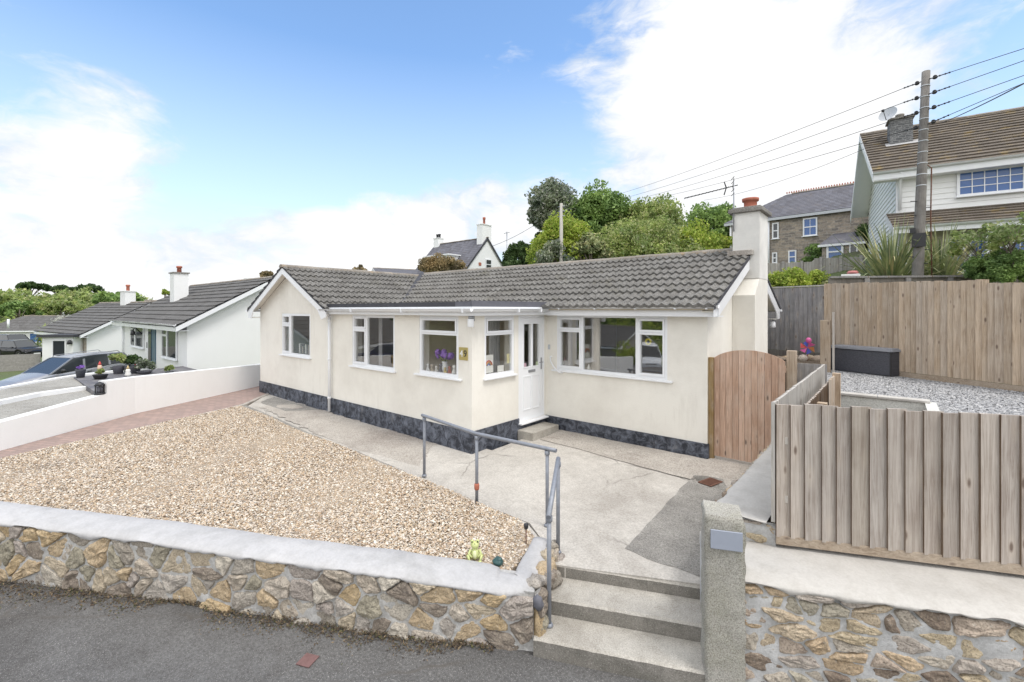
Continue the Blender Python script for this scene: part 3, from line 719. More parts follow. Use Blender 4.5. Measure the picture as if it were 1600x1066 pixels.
LW = [(-12.5, -2.45, -.55, .20), (-7.55, .24, -.55, .15), (-5.97, 1.186, -.55, .10), (-4.955, 1.736, -.55, .07), (-3.6, 2.47, -.55, .06), (-2.72, 3.0, -.55, .0), (-2.42, 3.18, -.55, -.01)]
RW = [(-2.41, 3.19, -.55, -.01), (-2.41, 3.27, -.55, -.01), (-2.70, 3.90, -.55, -.02), (-2.78, 4.04, -.55, -.03)]
fw = thing('rubble_wall', 'low rubble stone wall with pale smooth coping holding the gravel front garden', 'wall', (-5.5, 1.5, -.52))
mo, st = rubble(fw, [(a_, b_, c_, d_ - .04) for a_, b_, c_, d_ in LW], .175, .14, .006, .040, M['stone'], 3, jit=.5, mpath=[(a_, b_, c_, d_ - .03) for a_, b_, c_, d_ in LW]); mo.build('mortar', M['mortar'], fw); st.build('stones', M['stone'], fw)
mo, st = rubble(fw, RW, .20, .15, .008, .05, M['stone'], 8); mo.build('mortar', M['mortar'], fw); st.build('stones', M['stone'], fw)
coping(LW[:-1] + [(-2.60, 3.10, 0, -.005), (-2.52, 3.20, 0, -.008), (-2.555, 3.34, 0, -.01), (-2.68, 3.62, 0, -.012), (-2.86, 4.03, 0, -.02)], lambda s, W: .36 if s < W - 1.25 else .36 - .17 * min(1, (s - W + 1.25) / .5), .055, .045, 2, M['coping'], fw)
wallcore(LW, .34, fw, M['mortar']); wallcore(RW, .2, fw, M['mortar'], -.03)
# round cobbles on the wall end beside the steps
m = MB()
for x, y, z, r, s in [(-2.51, 3.33, -.03, (.085, .10, .06), 1), (-2.60, 3.55, -.05, (.10, .12, .05), 2), (-2.70, 3.78, -.04, (.07, .09, .06), 3), (-2.76, 3.95, -.03, (.06, .07, .06), 4), (-2.40, 3.22, -.33, (.06, .06, .17), 6), (-2.53, 3.66, -.16, (.06, .09, .07), 7), (-2.66, 3.92, -.14, (.06, .08, .07), 9)]:
    m.ball((x, y, z), r, 14, 10, .5, s)
m.build('cobbles', M['stone'], fw)
m = MB(); m.ball((-2.375, 3.18, -.085), (.05, .04, .062), 14, 10, .25, 3); m.build('round_pebble', M['leadgrey'], fw)

# right: higher stone wall with broad ledge under the fence
a0 = Vector((-1.12, 3.75, 0)); RWL = [(a0.x, a0.y, -.6, .40), (a0.x + UR.x * 3, a0.y + UR.y * 3, -.6, .40), (a0.x + UR.x * 7, a0.y + UR.y * 7, -.6, .40)]
rw = thing('retaining_wall', 'taller stone wall with broad cream ledge carrying the front fence', 'wall', (.8, 4.7, -.52))
mo, st = rubble(rw, [(a_, b_, c_, d_ - .05) for a_, b_, c_, d_ in RWL], .17, .080, .009, .034, M['stone2'], 21, jit=.38, mpath=[(a_, b_, c_, d_ - .03) for a_, b_, c_, d_ in RWL]); mo.build('mortar', M['mortar2'], rw); st.build('stones', M['stone2'], rw)
coping(RWL, .70, .05, .05, 11, M['ledge'], rw, 'ledge'); wallcore(RWL, .68, rw, M['mortar2'])
# side wall running back from the post to the gate, white top
sw = thing('side_wall', 'white topped retaining wall running back from the granite post to the gate', 'wall', (-1.1, 6, 0))
SP = [(-1.30, 7.85, -.2, .60), (-1.32, 6.2, -.2, .60), (-1.33, 4.45, -.2, .60)]
SP2 = [(-1.33, 4.45, .35, .60), (-1.2, 4.36, .35, .60), (-.84, 4.5, .35, .60)]
m = MB(); nY = 70
for i in range(nY + 1):
    y = 4.36 + (7.85 - 4.36) * i / nY; q = Vector((0, y, 0))
    xl = -1.33 + .035 * mnoise.noise(q * 5) + .015 * mnoise.noise(q * 17); yy = y + (.04 * 0)
    for x, z in ((xl - .01, -.2), (xl - .012, .50), (xl, .585), (xl + .04, .61 + .01 * mnoise.noise(q * 4)), (-1.08, .62 + .012 * mnoise.noise(q * 3)), (-.86, .615)):
        m.v.append((x, yy + (.13 * (x + 1.33) / .5 if i == 0 else 0), z))
for i in range(nY):
    for k_ in range(5): m.f.append((i * 6 + k_, i * 6 + k_ + 1, i * 6 + k_ + 7, i * 6 + k_ + 6)); m.m.append(0); m.sm.append(True)
m.build('coping', M['ledge'], sw)
mo, st = rubble(sw, [(-1.34, 4.37, .33, .59), (-.80, 4.51, .33, .59)], .15, .075, .010, .022, M['stone2'], 5); mo.build('mortar', M['mortar2'], sw); st.build('stones', M['stone2'], sw)
m = MB(); m.smooth = True
for i in range(26):
    y = 4.5 + i * .125; m.ball((-1.345 + random.uniform(-.012, .01), y, .53 + random.uniform(-.02, .03)), (.03, random.uniform(.04, .07), .04), 8, 6, .5, i)
m.build('edge_stones', M['stone2'], sw)
# granite gate post
Z3 = Vector((0, 0, 1))
gp = thing('granite_post', 'tall rough granite gate post beside the steps with a small grey plate', 'post', (-1.0, 3.78, -.55))
m = MB(); o = Vector((-1.135, 3.665, 0)); nx, ny, nz_ = 8, 6, 34; Wd, Dp = .285, .21; rows = []
for k_ in range(nz_ + 1):
    ring = []; z = -.62 + (.86 + .62) * k_ / nz_
    for i in range(nx): ring.append((i / nx, 0))
    for i in range(ny): ring.append((1, i / ny))
    for i in range(nx): ring.append((1 - i / nx, 1))
    for i in range(ny): ring.append((0, 1 - i / ny))
    sh = 1 if k_ < nz_ else .93
    for u, v in ring:
        u2, v2 = .5 + (u - .5) * sh, .5 + (v - .5) * sh
        p = o + UR * (Wd * u2) - NR * (Dp * v2) + Vector((0, 0, z + (.03 * (v2 + .6 * (1 - u2)) if k_ >= nz_ - 1 else 0)))
        d = .006 * mnoise.noise(p * 16) + .004 * mnoise.noise(p * 45); p += Vector((UR * (u - .5) - NR * (v - .5))) * d * 3
        m.v.append(tuple(p))
rn = 2 * (nx + ny)
for k_ in range(nz_):
    for i in range(rn): m.f.append((k_ * rn + i, k_ * rn + (i + 1) % rn, (k_ + 1) * rn + (i + 1) % rn, (k_ + 1) * rn + i)); m.m.append(0); m.sm.append(True)
m.face(*[nz_ * rn + i for i in range(rn)])
m.build('shaft', M['granite'], gp)
m = MB(); p = o + UR * .04 + NR * .012 + Vector((0, 0, .655)); m.obox(p - Z3 * .03, UR * .225, NR * .012, (0, 0, .145)); m.build('name_plate', m_flat('slate grey plate', (.33, .36, .43), .5), gp, .004)

# moss and leaf litter at the foot of the road wall
n = 16000; q = RNG.random(n); s_ = q * path_len(LW[:-1]); off = np.abs(RNG.normal(0, .14, n))
V = []; F = []
for i in range(n):
    r, nn, z0, z1 = path_pt(LW, s_[i]); dens_ = .42 + 1.2 * mnoise.noise(Vector((r.x * 1.1, r.y * 1.1, 4))) + .5 * mnoise.noise(Vector((r.x * 4, r.y * 4, 7)))
    o_ = abs(off[i]) * max(.12, dens_ + .3)
    x, y = r.x + nn.x * (o_ + .005), r.y + nn.y * (o_ + .005); z = -.517 + .05 * RNG.random() * math.exp(-o_ * 16)
    s1 = RNG.uniform(.004, .013) * (1.6 if RNG.random() < .06 else 1); a = RNG.uniform(0, 2 * pi); b = len(V); tz = RNG.uniform(-.8, .8)
    V += [(x + s1 * cos(a), y + s1 * sin(a), z + s1 * tz), (x - s1 * .5 * sin(a), y + s1 * .5 * cos(a), z + s1 * .4), (x - s1 * cos(a), y - s1 * sin(a), z - s1 * tz + .004), (x + s1 * .5 * sin(a), y - s1 * .5 * cos(a), z + s1 * .1)]
    F.append((b, b + 1, b + 2, b + 3))
setp(np_obj('moss_and_litter', np.array(V), np.array(F), M['moss']), 'brown moss and leaf litter along the foot of the road wall', 'leaf litter', kind='stuff')
c = at(484, 1035, -.52); m = MB(); m.obox((c.x - .06, c.y - .09, -.516), UR * .13 , -NR * .13, (0, 0, .006))
setp(m.build('valve_cover', m_flat('worn red paint', (.17, .095, .09), .9, 0, .5, 30)), 'small worn red cover set in the road near the stone wall', 'cover')
c = at(1131, 762, -.04); dg = thing('drain_cover', 'rusty brown slatted drain cover in the dark patio patch', 'drain', (c.x, c.y, -.03))
m = MB(); u = Vector((cos(R(75)), sin(R(75)), 0)); v = Vector((-u.y, u.x, 0)); z = pz(c.x, c.y) + .006
m.plate((c.x - .13, c.y - .14, z + .012), u, v, (0, 0, 1), .30, .20, .012, [(.02 + .035 * i, .04 + .035 * i, .02, .18) for i in range(8)]); m.build('grating', M['rust'], dg)
m = MB(); m.obox((c.x - .13, c.y - .14, z - .001), u * .3, v * .2, (0, 0, .004)); m.build('void', M['black'], dg)
# ================================================================== THE BUNGALOW
def tile_roof(mb, O, u, w, L, Sl, n, period=.15, amp=.022, lip=.022, per=6, seed=0):
    O, u, w = Vector(O), Vector(u).normalized(), Vector(w).normalized(); nr = u.cross(w)
    if nr.z < 0: nr = -nr
    nx = max(2, int(L / period * per)); cs = Sl / n
    for i in range(n):
        b = len(mb.v)
        for j in range(nx + 1):
            x = L * j / nx; ph = (x / period + (.5 if False else 0)) % 1
            pr = amp * (max(0, sin(pi * ph / .62)) if ph < .62 else -.12) if amp else 0
            tid = int(x / (period * 2)); jt = .012 * mnoise.noise(Vector((tid * 3.7, i * 5.1, seed)))
            if not amp: jt = .006 * mnoise.noise(Vector((int(x / .33 + .5 * (i % 2)) * 3.7, i * 5.1, seed)))
            s0, s1 = i * cs, (i + 1) * cs + .016 * mnoise.noise(Vector((tid * 2.2, i * 3.3, seed + 5)))
            P0 = O + u * x + w * s0 + nr * (pr + .0); P1 = O + u * x + w * s1 + nr * (pr + lip + jt); P2 = O + u * x + w * s1 + nr * (pr * .3 - .01)
            mb.v += [tuple(P0), tuple(P1), tuple(P2)]
        for j in range(nx):
            a = b + j * 3; mb.face(a, a + 1, a + 4, a + 3); mb.face(a + 1, a + 2, a + 5, a + 4)
def gutter(mb, p, q, r=.055, seg=6):
    p, q = Vector(p), Vector(q); d = (q - p).normalized(); nn = d.cross(Vector((0, 0, 1))); b = len(mb.v)
    for P in (p, q):
        for rr in (r, r - .006):
            for k in range(seg + 1):
                a = pi * k / seg; mb.v.append(tuple(P + nn * (cos(a) * rr) - Vector((0, 0, sin(a) * rr))))
    K = seg + 1
    for k in range(seg):
        mb.sm_old = mb.smooth
        mb.face(b + k, b + k + 1, b + 2 * K + k + 1, b + 2 * K + k); mb.face(b + K + k + 1, b + K + k, b + 3 * K + k, b + 3 * K + k + 1)
        mb.face(b + k, b + K + k, b + K + k + 1, b + k + 1); mb.face(b + 2 * K + k, b + 2 * K + k + 1, b + 3 * K + k + 1, b + 3 * K + k)
    for e in (0, seg): mb.face(b + e, b + K + e, b + 3 * K + e, b + 2 * K + e)
def downpipe(name, top, bot, parent, mat, r=.034):
    m = MB(); m.tube([top, bot], r, 10)
    for z in np.linspace(bot[2] + .3, top[2] - .2, 3): m.lathe((top[0], top[1], z), [(r + .006, 0), (r + .01, .01), (r + .01, .04), (r + .006, .05)], 10)
    return m.build(name, mat, parent)
def window(parent, O, U, N, w, h, panes, glass='glass', sill=True, bars=None, fr=.055, mat='pvc', name='window', openers=(), sillx=.06, solid=False):
    """O lower-left of the frame (seen from outside), U to the right, N outwards. panes: (x0,x1,z0,z1)"""
    O, U, N = Vector(O), Vector(U).normalized(), Vector(N).normalized(); Z = Vector((0, 0, 1))
    if solid: O = O + N * .065
    m = MB(); m.plate(O - N * .01, U, Z, N, w, h, .06, panes)
    for i in openers:                               # raised opening sashes
        x0, x1, z0, z1 = panes[i]; e = .038
        m.plate(O + U * (x0 - e) + Z * (z0 - e) + N * .008, U, Z, N, x1 - x0 + 2 * e, z1 - z0 + 2 * e, .0185, [(e - .006, x1 - x0 + e + .006, e - .006, z1 - z0 + e + .006)])
    if bars:
        for (x0, x1, z0, z1), nxb, nzb in bars:
            for k in range(1, nxb): x = x0 + (x1 - x0) * k / nxb; m.obox(O + U * (x - .012) + Z * z0 - N * .038, U * .024, N * .02, Z * (z1 - z0))
            for k in range(1, nzb): z = z0 + (z1 - z0) * k / nzb; m.obox(O + U * x0 + Z * (z - .012) - N * .036, U * (x1 - x0), N * .015, Z * .024)
    f = m.build(name, M[mat], parent)
    for x0, x1, z0, z1 in panes:
        g = MB(); g.obox(O + U * (x0 - .004) + Z * (z0 - .004) - N * .048, U * (x1 - x0 + .008), N * .005, Z * (z1 - z0 + .008)); g.build('pane', M[glass], f)
    if sill:
        s = MB(); s.obox(O - U * sillx - Z * .035 - N * .05, U * (w + 2 * sillx), N * .115, Z * .034); s.build('sill', M['pvc'], f, .008)
    return f
X, Y, Z = Vector((1, 0, 0)), Vector((0, 1, 0)), Vector((0, 0, 1))
H = thing('bungalow', 'cream rendered bungalow with grey tiled roof and black plinth behind the gravel garden', 'bungalow', (-8, 7, 0))
XL, XG, XP, XR, YF, YM, YB = -14.55, -10.45, -5.65, -2.39, 5.65, 7.86, 12.3
EA = 2.40
wl = MB(); TH = .25
def wallp(O, U, N, w, z0, z1, holes): wl.plate((O[0], O[1], z0), U, Z, N, w, z1 - z0, TH, [(a, b, c - z0, d - z0) for a, b, c, d in holes])
W1 = (-13.1 - XL, -11.46 - XL, 1.22, 2.345); W2 = (-9.49 - XL, -7.88 - XL, 1.19, 2.335); W3 = (-7.09 - XL, -5.99 - XL, 1.22, 2.335)
W4 = (-5.385 - XP, -3.06 - XP, 1.215, 2.335); W5 = (5.97 - YF, 6.80 - YF, 1.22, 2.335); DR = (6.93 - YF, 7.79 - YF, .24, 2.335)
wallp((XL, YF), X, -Y, XP - XL, 0, EA, [W1, W2, W3]); wallp((XP, YF + TH), Y, X, YM - YF - TH, 0, EA, [(a - TH, b - TH, c, d) for a, b, c, d in (W5, DR)])
wallp((XP - TH, YM), X, -Y, XR - XP + TH, 0, EA, [(a + TH, b + TH, c, d) for a, b, c, d in (W4,)])
wallp((XR, YM + TH), Y, X, YB - YM - TH, 0, EA, []); wallp((XL, YB), -Y, -X, YB - YF - TH, 0, EA, [])
wl.ext([(XR, YB, 0), (XL, YB, 0), (XL, YB, EA), (XR, YB, EA)], (0, -TH, 0))
def mainz(y): return 3.64 - abs(y - 10.1) * .446
def wingz(x): return 3.58 - abs(x + 12.5) * .50
wl.ext([(XR, YM + .002, EA), (XR, YB - .002, EA), (XR, YB - .002, mainz(YB) - .08), (XR, 10.1, 3.56), (XR, YM + .002, mainz(YM) - .08)], (-TH, 0, 0))
wl.ext([(XL + .002, YF, EA), (XG, YF, EA), (XG, YF, wingz(XG) - .05), (-12.5, YF, 3.50), (XL + .002, YF, wingz(XL) - .05)], (0, TH, 0))
wl.build('wall', M['cream'], H)
# external chimney breast and stack
m = MB(); bx0, bx1 = XR + .003, -2.0
m.ext([(bx0, 9.35, 0), (bx0, 10.44, 0), (bx0, 10.44, 3.05), (bx0, 9.72, 3.05), (bx0, 9.35, 2.72)], (bx1 - bx0, 0, 0))
ch = m.build('chimney', M['cream'], H)
m = MB(); m.box(-2.47, -1.995, 9.70, 10.42, 3.052, 4.33); m.build('stack', M['stack'], ch)
m = MB(); m.box(-2.54, -1.93, 9.63, 10.49, 4.332, 4.41); m.box(-2.50, -1.97, 9.67, 10.45, 4.411, 4.44); m.build('cap', M['concrete_dark'], ch, .01)
m = MB(); m.lathe((-2.23, 10.05, 4.44), [(.125, 0), (.13, .02), (.115, .05), (.12, .16), (.15, .165), (.155, .22), (.13, .225), (.10, .222), (.10, .1)], 20); m.build('pot', M['terra'], ch)
m = MB(); m.box(-2.56, -2.10, 9.64, 9.698, 3.50, 3.60); m.build('flashing', M['concrete_mid'], ch, .01)
# plinth
m = MB(); e = .022
def pl(x0, x1, y0, y1, z): m.box(x0, x1, y0, y1, -.25, z)
pl(XL - e, XP - .02, YF - e, YF - .001, .33); pl(XP + .001, XP + e, YF - e, 6.93, .33); pl(XP + .001, XP + e, 6.931, YM - .03, .235); pl(XP + .001, XR - .001, YM - e, YM - .001, .235); pl(XR + .001, XR + e, YM - e, YB, .235); pl(XL - e, XL - .001, YF - .001, YB, .33); pl(bx1 + .001, bx1 + e, 9.33, 10.46, .235)
pl(XP - .021, XP + .0005, YF - e, YF - .001, .33)
m.build('plinth', M['plinth'], H)
# roofs
m = MB(); cosm = 1 / math.sqrt(1 + .446 ** 2); dm = Vector((0, -1, -.446)).normalized(); db = Vector((0, 1, -.446)).normalized()
tile_roof(m, (-12.5, 10.1, 3.66), X, dm, -2.17 + 12.5, 2.62 / cosm, 9, .15, .036, .040, 6, 1)
tile_roof(m, (-12.5, 10.1, 3.66), X, db, -2.17 + 12.5, 2.62 / cosm, 9, .15, .036, .040, 3, 2)
cw = 1 / math.sqrt(1 + .5 ** 2)
tile_roof(m, (-12.5, 5.38, 3.60), Y, Vector((1, 0, -.5)).normalized(), 5.4, 2.28 / cw, 8, .15, .036, .040, 6, 3)
tile_roof(m, (-12.5, 5.38, 3.60), Y, Vector((-1, 0, -.5)).normalized(), 7.2, 2.28 / cw, 8, .15, .036, .040, 3, 4)
for k in range(0): pass
ro = m.build('roof', M['tile'], H)
m = MB()
def ridge(mb, p, q, r=.11, n=None, mat=None):
    p, q = Vector(p), Vector(q); L = (q - p).length; n = n or int(L / .42); d = (q - p) / L; s = d.cross(Z).normalized()
    for i in range(n):
        a, b = p + d * (L * i / n), p + d * (L * (i + 1) / n + .015); o = .006 * (i % 2); bs = len(mb.v); zj = .01 * mnoise.noise(Vector((i * 2.3, p.x, 0)))
        for P in (a, b):
            for k in range(9):
                an = pi * k / 8; mb.v.append(tuple(P + s * cos(an) * (r + o) + Z * (sin(an) * (r * .75 + o) - .03 + zj)))
        for k in range(8): mb.face(bs + k, bs + k + 1, bs + 10 + k, bs + 9 + k)
        mb.face(*[bs + k for k in range(9)]); mb.face(*[bs + 9 + k for k in range(9)][::-1])
ridge(m, (-12.45, 10.1, 3.66), (-2.5, 10.1, 3.66)); ridge(m, (-12.5, 5.36, 3.60), (-12.5, 10.1, 3.60)); m.build('ridge_tiles', M['ridge'], ro)
# valley
m = MB(); v0 = Vector((-12.44, 10.05, 3.69)); v1 = Vector((-10.22, 7.52, 2.50)); dv = (v1 - v0).normalized(); sv_ = dv.cross(Z).normalized()
m.ext([v0 - sv_ * .07, v0 + sv_ * .07, v1 + sv_ * .07, v1 - sv_ * .07], (0, 0, .03)); m.build('valley', M['felt'], ro)
# under-roof boards so that no light leaks in
m = MB()
m.ext([(-14.8, 10.1, 3.58), (-2.2, 10.1, 3.58), (-2.2, 7.55, 2.44), (-10.3, 7.55, 2.44)], (0, 0, .02)); m.ext([(-14.8, 10.1, 3.58), (-2.2, 10.1, 3.58), (-2.2, 12.65, 2.44), (-14.8, 12.65, 2.44)], (0, 0, .02))
m.box(XL + .1, XR - .1, YM, YB - .1, 2.38, 2.399); m.box(XL + .1, XP - .1, YF + .1, YM + .3, 2.36, 2.379)
m.build('ceiling', M['interior'], H)
# flat roof strip over the front projection
m = MB(); m.box(-10.36, XP + .12, 5.50, 7.72, 2.475, 2.585); m.build('flat_roof', M['felt'], H)
m = MB(); m.box(XP + .121, XP + .155, 5.499, 7.66, 2.47, 2.605); m.box(-5.9, XP + .12, 5.49, 5.4995, 2.47, 2.59); m.build('flat_roof_edge', M['leadgrey'], H)
# fascias, soffits, barge boards
m = MB(); m.box(-10.42, XP + .17, 5.485, 5.50, 2.345, 2.50); m.box(XP + .155, XP + .17, 5.5005, 7.64, 2.345, 2.50); m.box(XP + .17, -2.14, 7.62, 7.64, 2.335, 2.545)
m.box(-10.42, XP + .155, 5.5005, YF - .001, 2.346, 2.36); m.box(XP + .001, XP + .1549, YF, 7.63, 2.346, 2.36); m.box(XP + .17, -2.14, 7.6405, YM - .001, 2.337, 2.352)
m.build('fascia', M['pvc'], H)
m = MB()
def barge(pts_top, off, d, th): m.ext([*pts_top, *[(p[0], p[1], p[2] - th) for p in reversed(pts_top)]], d)
m.ext([(-2.19, 7.50, 2.44), (-2.19, 10.1, 3.60), (-2.19, 12.7, 2.44), (-2.19, 12.7, 2.24), (-2.19, 12.45, 2.22), (-2.19, 12.33, 2.38), (-2.19, 10.1, 3.40), (-2.19, 7.75, 2.36), (-2.19, 7.50, 2.335)], (.022, 0, 0))
m.build('barge_board', M['pvc'], H); m = MB()
m.ext([(-14.80, 5.42, 2.43), (-12.5, 5.42, 3.57), (-10.2, 5.42, 2.43), (-10.2, 5.42, 2.28), (-10.42, 5.42, 2.22), (-10.6, 5.42, 2.44), (-12.5, 5.42, 3.40), (-14.42, 5.42, 2.43), (-14.55, 5.42, 2.20), (-14.80, 5.42, 2.20)], (0, -.022, 0))
m.build('barge_board', M['pvc'], H)
m = MB()
m.ext([(-2.192, 7.56, 2.42), (-2.192, 10.1, 3.555), (XR + .002, 10.1, 3.555), (XR + .002, 7.56, 2.42)], (0, 0, -.012)); m.ext([(-2.192, 12.6, 2.42), (-2.192, 10.1, 3.555), (XR + .002, 10.1, 3.555), (XR + .002, 12.6, 2.42)], (0, 0, -.012)); m.box(-2.36, -2.195, 12.31, 12.68, 2.22, 2.235)
m.build('soffit', M['cream'], H); m = MB()
m.ext([(-14.75, 5.44, 2.42), (-12.5, 5.44, 3.53), (-12.5, YF - .002, 3.53), (-14.75, YF - .002, 2.42)], (0, 0, -.012)); m.ext([(-10.25, 5.44, 2.42), (-12.5, 5.44, 3.53), (-12.5, YF - .002, 3.53), (-10.25, YF - .002, 2.42)], (0, 0, -.012))
m.box(-14.79, -14.56, 5.44, 9, 2.21, 2.23)
m.build('soffit', M['cream'], H)
m = MB()
m.ext([(-2.166, 7.46, 2.50), (-2.166, 10.1, 3.68), (-2.166, 12.74, 2.50), (-2.166, 12.74, 2.45), (-2.166, 10.1, 3.61), (-2.166, 7.46, 2.45)], (.012, 0, 0)); m.build('verge', M['felt'], ro); m = MB(); m.ext([(-14.83, 5.396, 2.44), (-12.5, 5.396, 3.61), (-10.17, 5.396, 2.44), (-10.17, 5.396, 2.39), (-12.5, 5.396, 3.57), (-14.83, 5.396, 2.39)], (0, -.012, 0))
m.build('verge', M['felt'], ro)
# gutters and pipes
m = MB(); m.smooth = True
for p_, q_ in (((-10.5, 5.425, 2.465), (-5.42, 5.425, 2.465)), ((-5.42, 5.40, 2.466), (-5.42, 7.62, 2.466)), ((-5.45, 7.56, 2.52), (-2.13, 7.56, 2.52)), ((-2.13, 12.72, 2.45), (-2.42, 12.72, 2.45)), ((-14.86, 10, 2.44), (-14.86, 5.38, 2.44))):
    m = MB(); m.smooth = True; gutter(m, p_, q_); gu = m.build('gutter', M['pvc'], H)
for x in (-9.1, -7.3, -5.6): m = MB(); m.box(x - .015, x + .015, 5.364, 5.484, 2.40, 2.464); m.build('gutter_bracket', M['pvc'], H)
for x in (-5.1, -4.3, -3.5, -2.8, -2.3): m = MB(); m.box(x - .015, x + .015, 7.500, 7.619, 2.455, 2.519); m.build('gutter_bracket', M['pvc'], H)
for y in (6.6, 7.3): m = MB(); m.box(-5.48, -5.362, y - .015, y + .015, 2.40, 2.465); m.build('gutter_bracket', M['pvc'], H)
downpipe('downpipe', (-10.38, 5.58, 2.36), (-10.38, 5.58, .02), H, M['pvc'])
m = MB(); m.tube([(-10.38, 5.43, 2.44), (-10.38, 5.45, 2.38), (-10.38, 5.58, 2.30)], .034, 10); m.build('swan_neck', M['pvc'], H)
# windows
w1, h1 = W1[1] - W1[0], W1[3] - W1[2]
def three(wd, ht, xm, t_, b=.06):
    return [(b + .03, xm - .06, t_ + .06, ht - b - .03), (b + .03, xm - .06, b + .03, t_ - .05), (xm + .035, wd - b, b, ht - b)]
window(H, (XL + W1[0], YF, W1[2]), X, -Y, w1, h1, three(w1, h1, .50, .82), openers=(0, 1))
w2, h2 = W2[1] - W2[0], W2[3] - W2[2]
window(H, (XL + W2[0], YF, W2[2]), X, -Y, w2, h2, three(w2, h2, .56, .82), openers=(0, 1))
w3, h3 = W3[1] - W3[0], W3[3] - W3[2]
window(H, (XL + W3[0], YF, W3[2]), X, -Y, w3, h3, [(.09, w3 - .09, .84, h3 - .09), (.06, w3 - .06, .06, .76)], 'glass_low', openers=(0,), sillx=.10)
w4, h4 = W4[1] - W4[0], W4[3] - W4[2]
window(H, (XP + W4[0], YM, W4[2]), X, -Y, w4, h4, [(.09, .535, .87, h4 - .09), (.09, .535, .09, .78), (.625, 1.73, .05, h4 - .04), (1.825, w4 - .09, .87, h4 - .09), (1.825, w4 - .09, .09, .78)], 'glass_high', openers=(0, 1, 3, 4), sillx=.10)
w5, h5 = W5[1] - W5[0], W5[3] - W5[2]
window(H, (XP, YF + W5[0], W5[2]), Y, X, w5, h5, [(.09, w5 - .09, .84, h5 - .09), (.05, w5 - .06, .06, .76)], 'glass_low', openers=(0,), sillx=.04)
# front door
wd, hd = DR[1] - DR[0], DR[3] - DR[2]
m = MB(); m.plate((XP - .005, YF + DR[0], DR[2]), Y, Z, X, wd, hd, .07, [(.055, wd - .055, .05, hd - .05)]); dfr = m.build('door_frame', M['pvc'], H)
m = MB(); Od = Vector((XP - .012, YF + DR[0] + .058, DR[2] + .045)); dw, dh = wd - .116, hd - .098
hp = [(.12, .335, 1.02, dh - .12), (.41, dw - .12, 1.02, dh - .12)]
m.plate(Od, Y, Z, X, dw, dh, .05, hp)
for x0, x1, z0, z1 in hp + [(.12, .335, .18, .82), (.41, dw - .12, .18, .82)]:
    m.plate(Od + Y * (x0 - .02) + Z * (z0 - .02) + X * .01, Y, Z, X, x1 - x0 + .04, z1 - z0 + .04, .0098, [(.02, x1 - x0 + .02, .02, z1 - z0 + .02)])
dr = m.build('front_door', M['pvc'], H)
g_ = MB()
for x0, x1, z0, z1 in hp: g_.obox(Od + Y * x0 + Z * z0 - X * .03, Y * (x1 - x0), X * .006, Z * (z1 - z0))
g_.build('glazing', M['glass_low'], dr)
m = MB(); m.obox(Od + Y * .27 + Z * .90 + X * .001, Y * .22, X * .012, Z * .055); m.obox(Od + Y * .285 + Z * .912 + X * .0131, Y * .19, X * .006, Z * .03); m.build('letterbox', M['grey_metal'], dr, .003)
m = MB(); m.obox(Od + Y * (dw - .06) + Z * .93 + X * .001, Y * .03, X * .01, Z * .24); m.tube([Od + Y * (dw - .045) + Z * 1.08 + X * .01, Od + Y * (dw - .045) + Z * 1.08 + X * .05, Od + Y * (dw - .16) + Z * 1.08 + X * .05], .009, 8); m.build('handle', M['grey_metal'], dr)
m = MB(); m.box(XP + .001, XP + .10, YF + DR[0] - .02, YF + DR[1] + .02, .205, .237); m.build('threshold', M['pvc'], H, .006)
ds = MB(); ds.box(XP + .03, -5.24, 6.86, 7.72, -.2, .125)
setp(ds.build('door_step', M['step'], None, .012), 'square concrete block step in front of the white door', 'step')
# interior
m = MB()
m.box(XL + .3, XP - .26, YF + .3, YB - .3, .15, .2); m.box(XP - .259, XR - .3, YM + .27, YB - .3, .15, .2); m.build('floor', M['carpet'], H)
m = MB(); m.box(XL + .26, XL + .3, YF + .26, YB - .26, .2, 2.36); m.box(XG, XG + .1, YF + .26, 11.9, .2, 2.36); m.box(XG + .1, XP - .26, 9.2, 9.3, .2, 2.36); m.box(-7.55, -7.45, YF + .26, 8.9, .2, 2.36); m.box(XL + .3, XG, 9.4, 9.5, .2, 2.36)
m.box(XP - .24, XR - .27, 11.5, 11.6, .2, 2.37); m.box(XP - .32, XP - .26, YM + .26, 11.5, .2, 2.37); m.box(XR - .30, XR - .26, YM + .26, 11.5, .2, 2.37)
m.build('inner_walls', M['interior'], H)
m = MB(); m.box(-7.44, -6.0, 7.3, 7.38, .2, 2.36); m.box(-7.449, -7.42, 5.92, 7.3, .2, 2.36); m.build('porch_wall', M['porch_plaster'], H)
def curtain(parent, p, q, z0, z1, mat, folds=8, name='curtain'):
    p, q = Vector(p), Vector(q); d = q - p; L = d.length; d /= L; nn = d.cross(Z); m = MB(); m.smooth = True; n = folds * 6; b = 0
    for i in range(n + 1):
        o = p + d * (L * i / n) + nn * (.025 * sin(i / 6 * 2 * pi)); m.v += [(o.x, o.y, z0), (o.x, o.y, z1)]
    for i in range(n): m.face(2 * i, 2 * i + 2, 2 * i + 3, 2 * i + 1)
    return m.build(name, M[mat], parent)
curtain(H, (XP + W4[0] + .64, YM + .32, 0), (XP + W4[0] + .80, YM + .32, 0), .5, 2.34, 'curtain', 2); curtain(H, (XP + W4[0] - .05, YM + .32, 0), (XP + W4[0] + .15, YM + .32, 0), .5, 2.34, 'curtain', 2)
curtain(H, (XP - .5, 6.62, 0), (XP - .5, 6.95, 0), .3, 2.34, 'net', 4); curtain(H, (-9.42 + .55, YF + .3, 0), (-9.42 + .66, YF + .3, 0), .6, 2.34, 'net', 2)
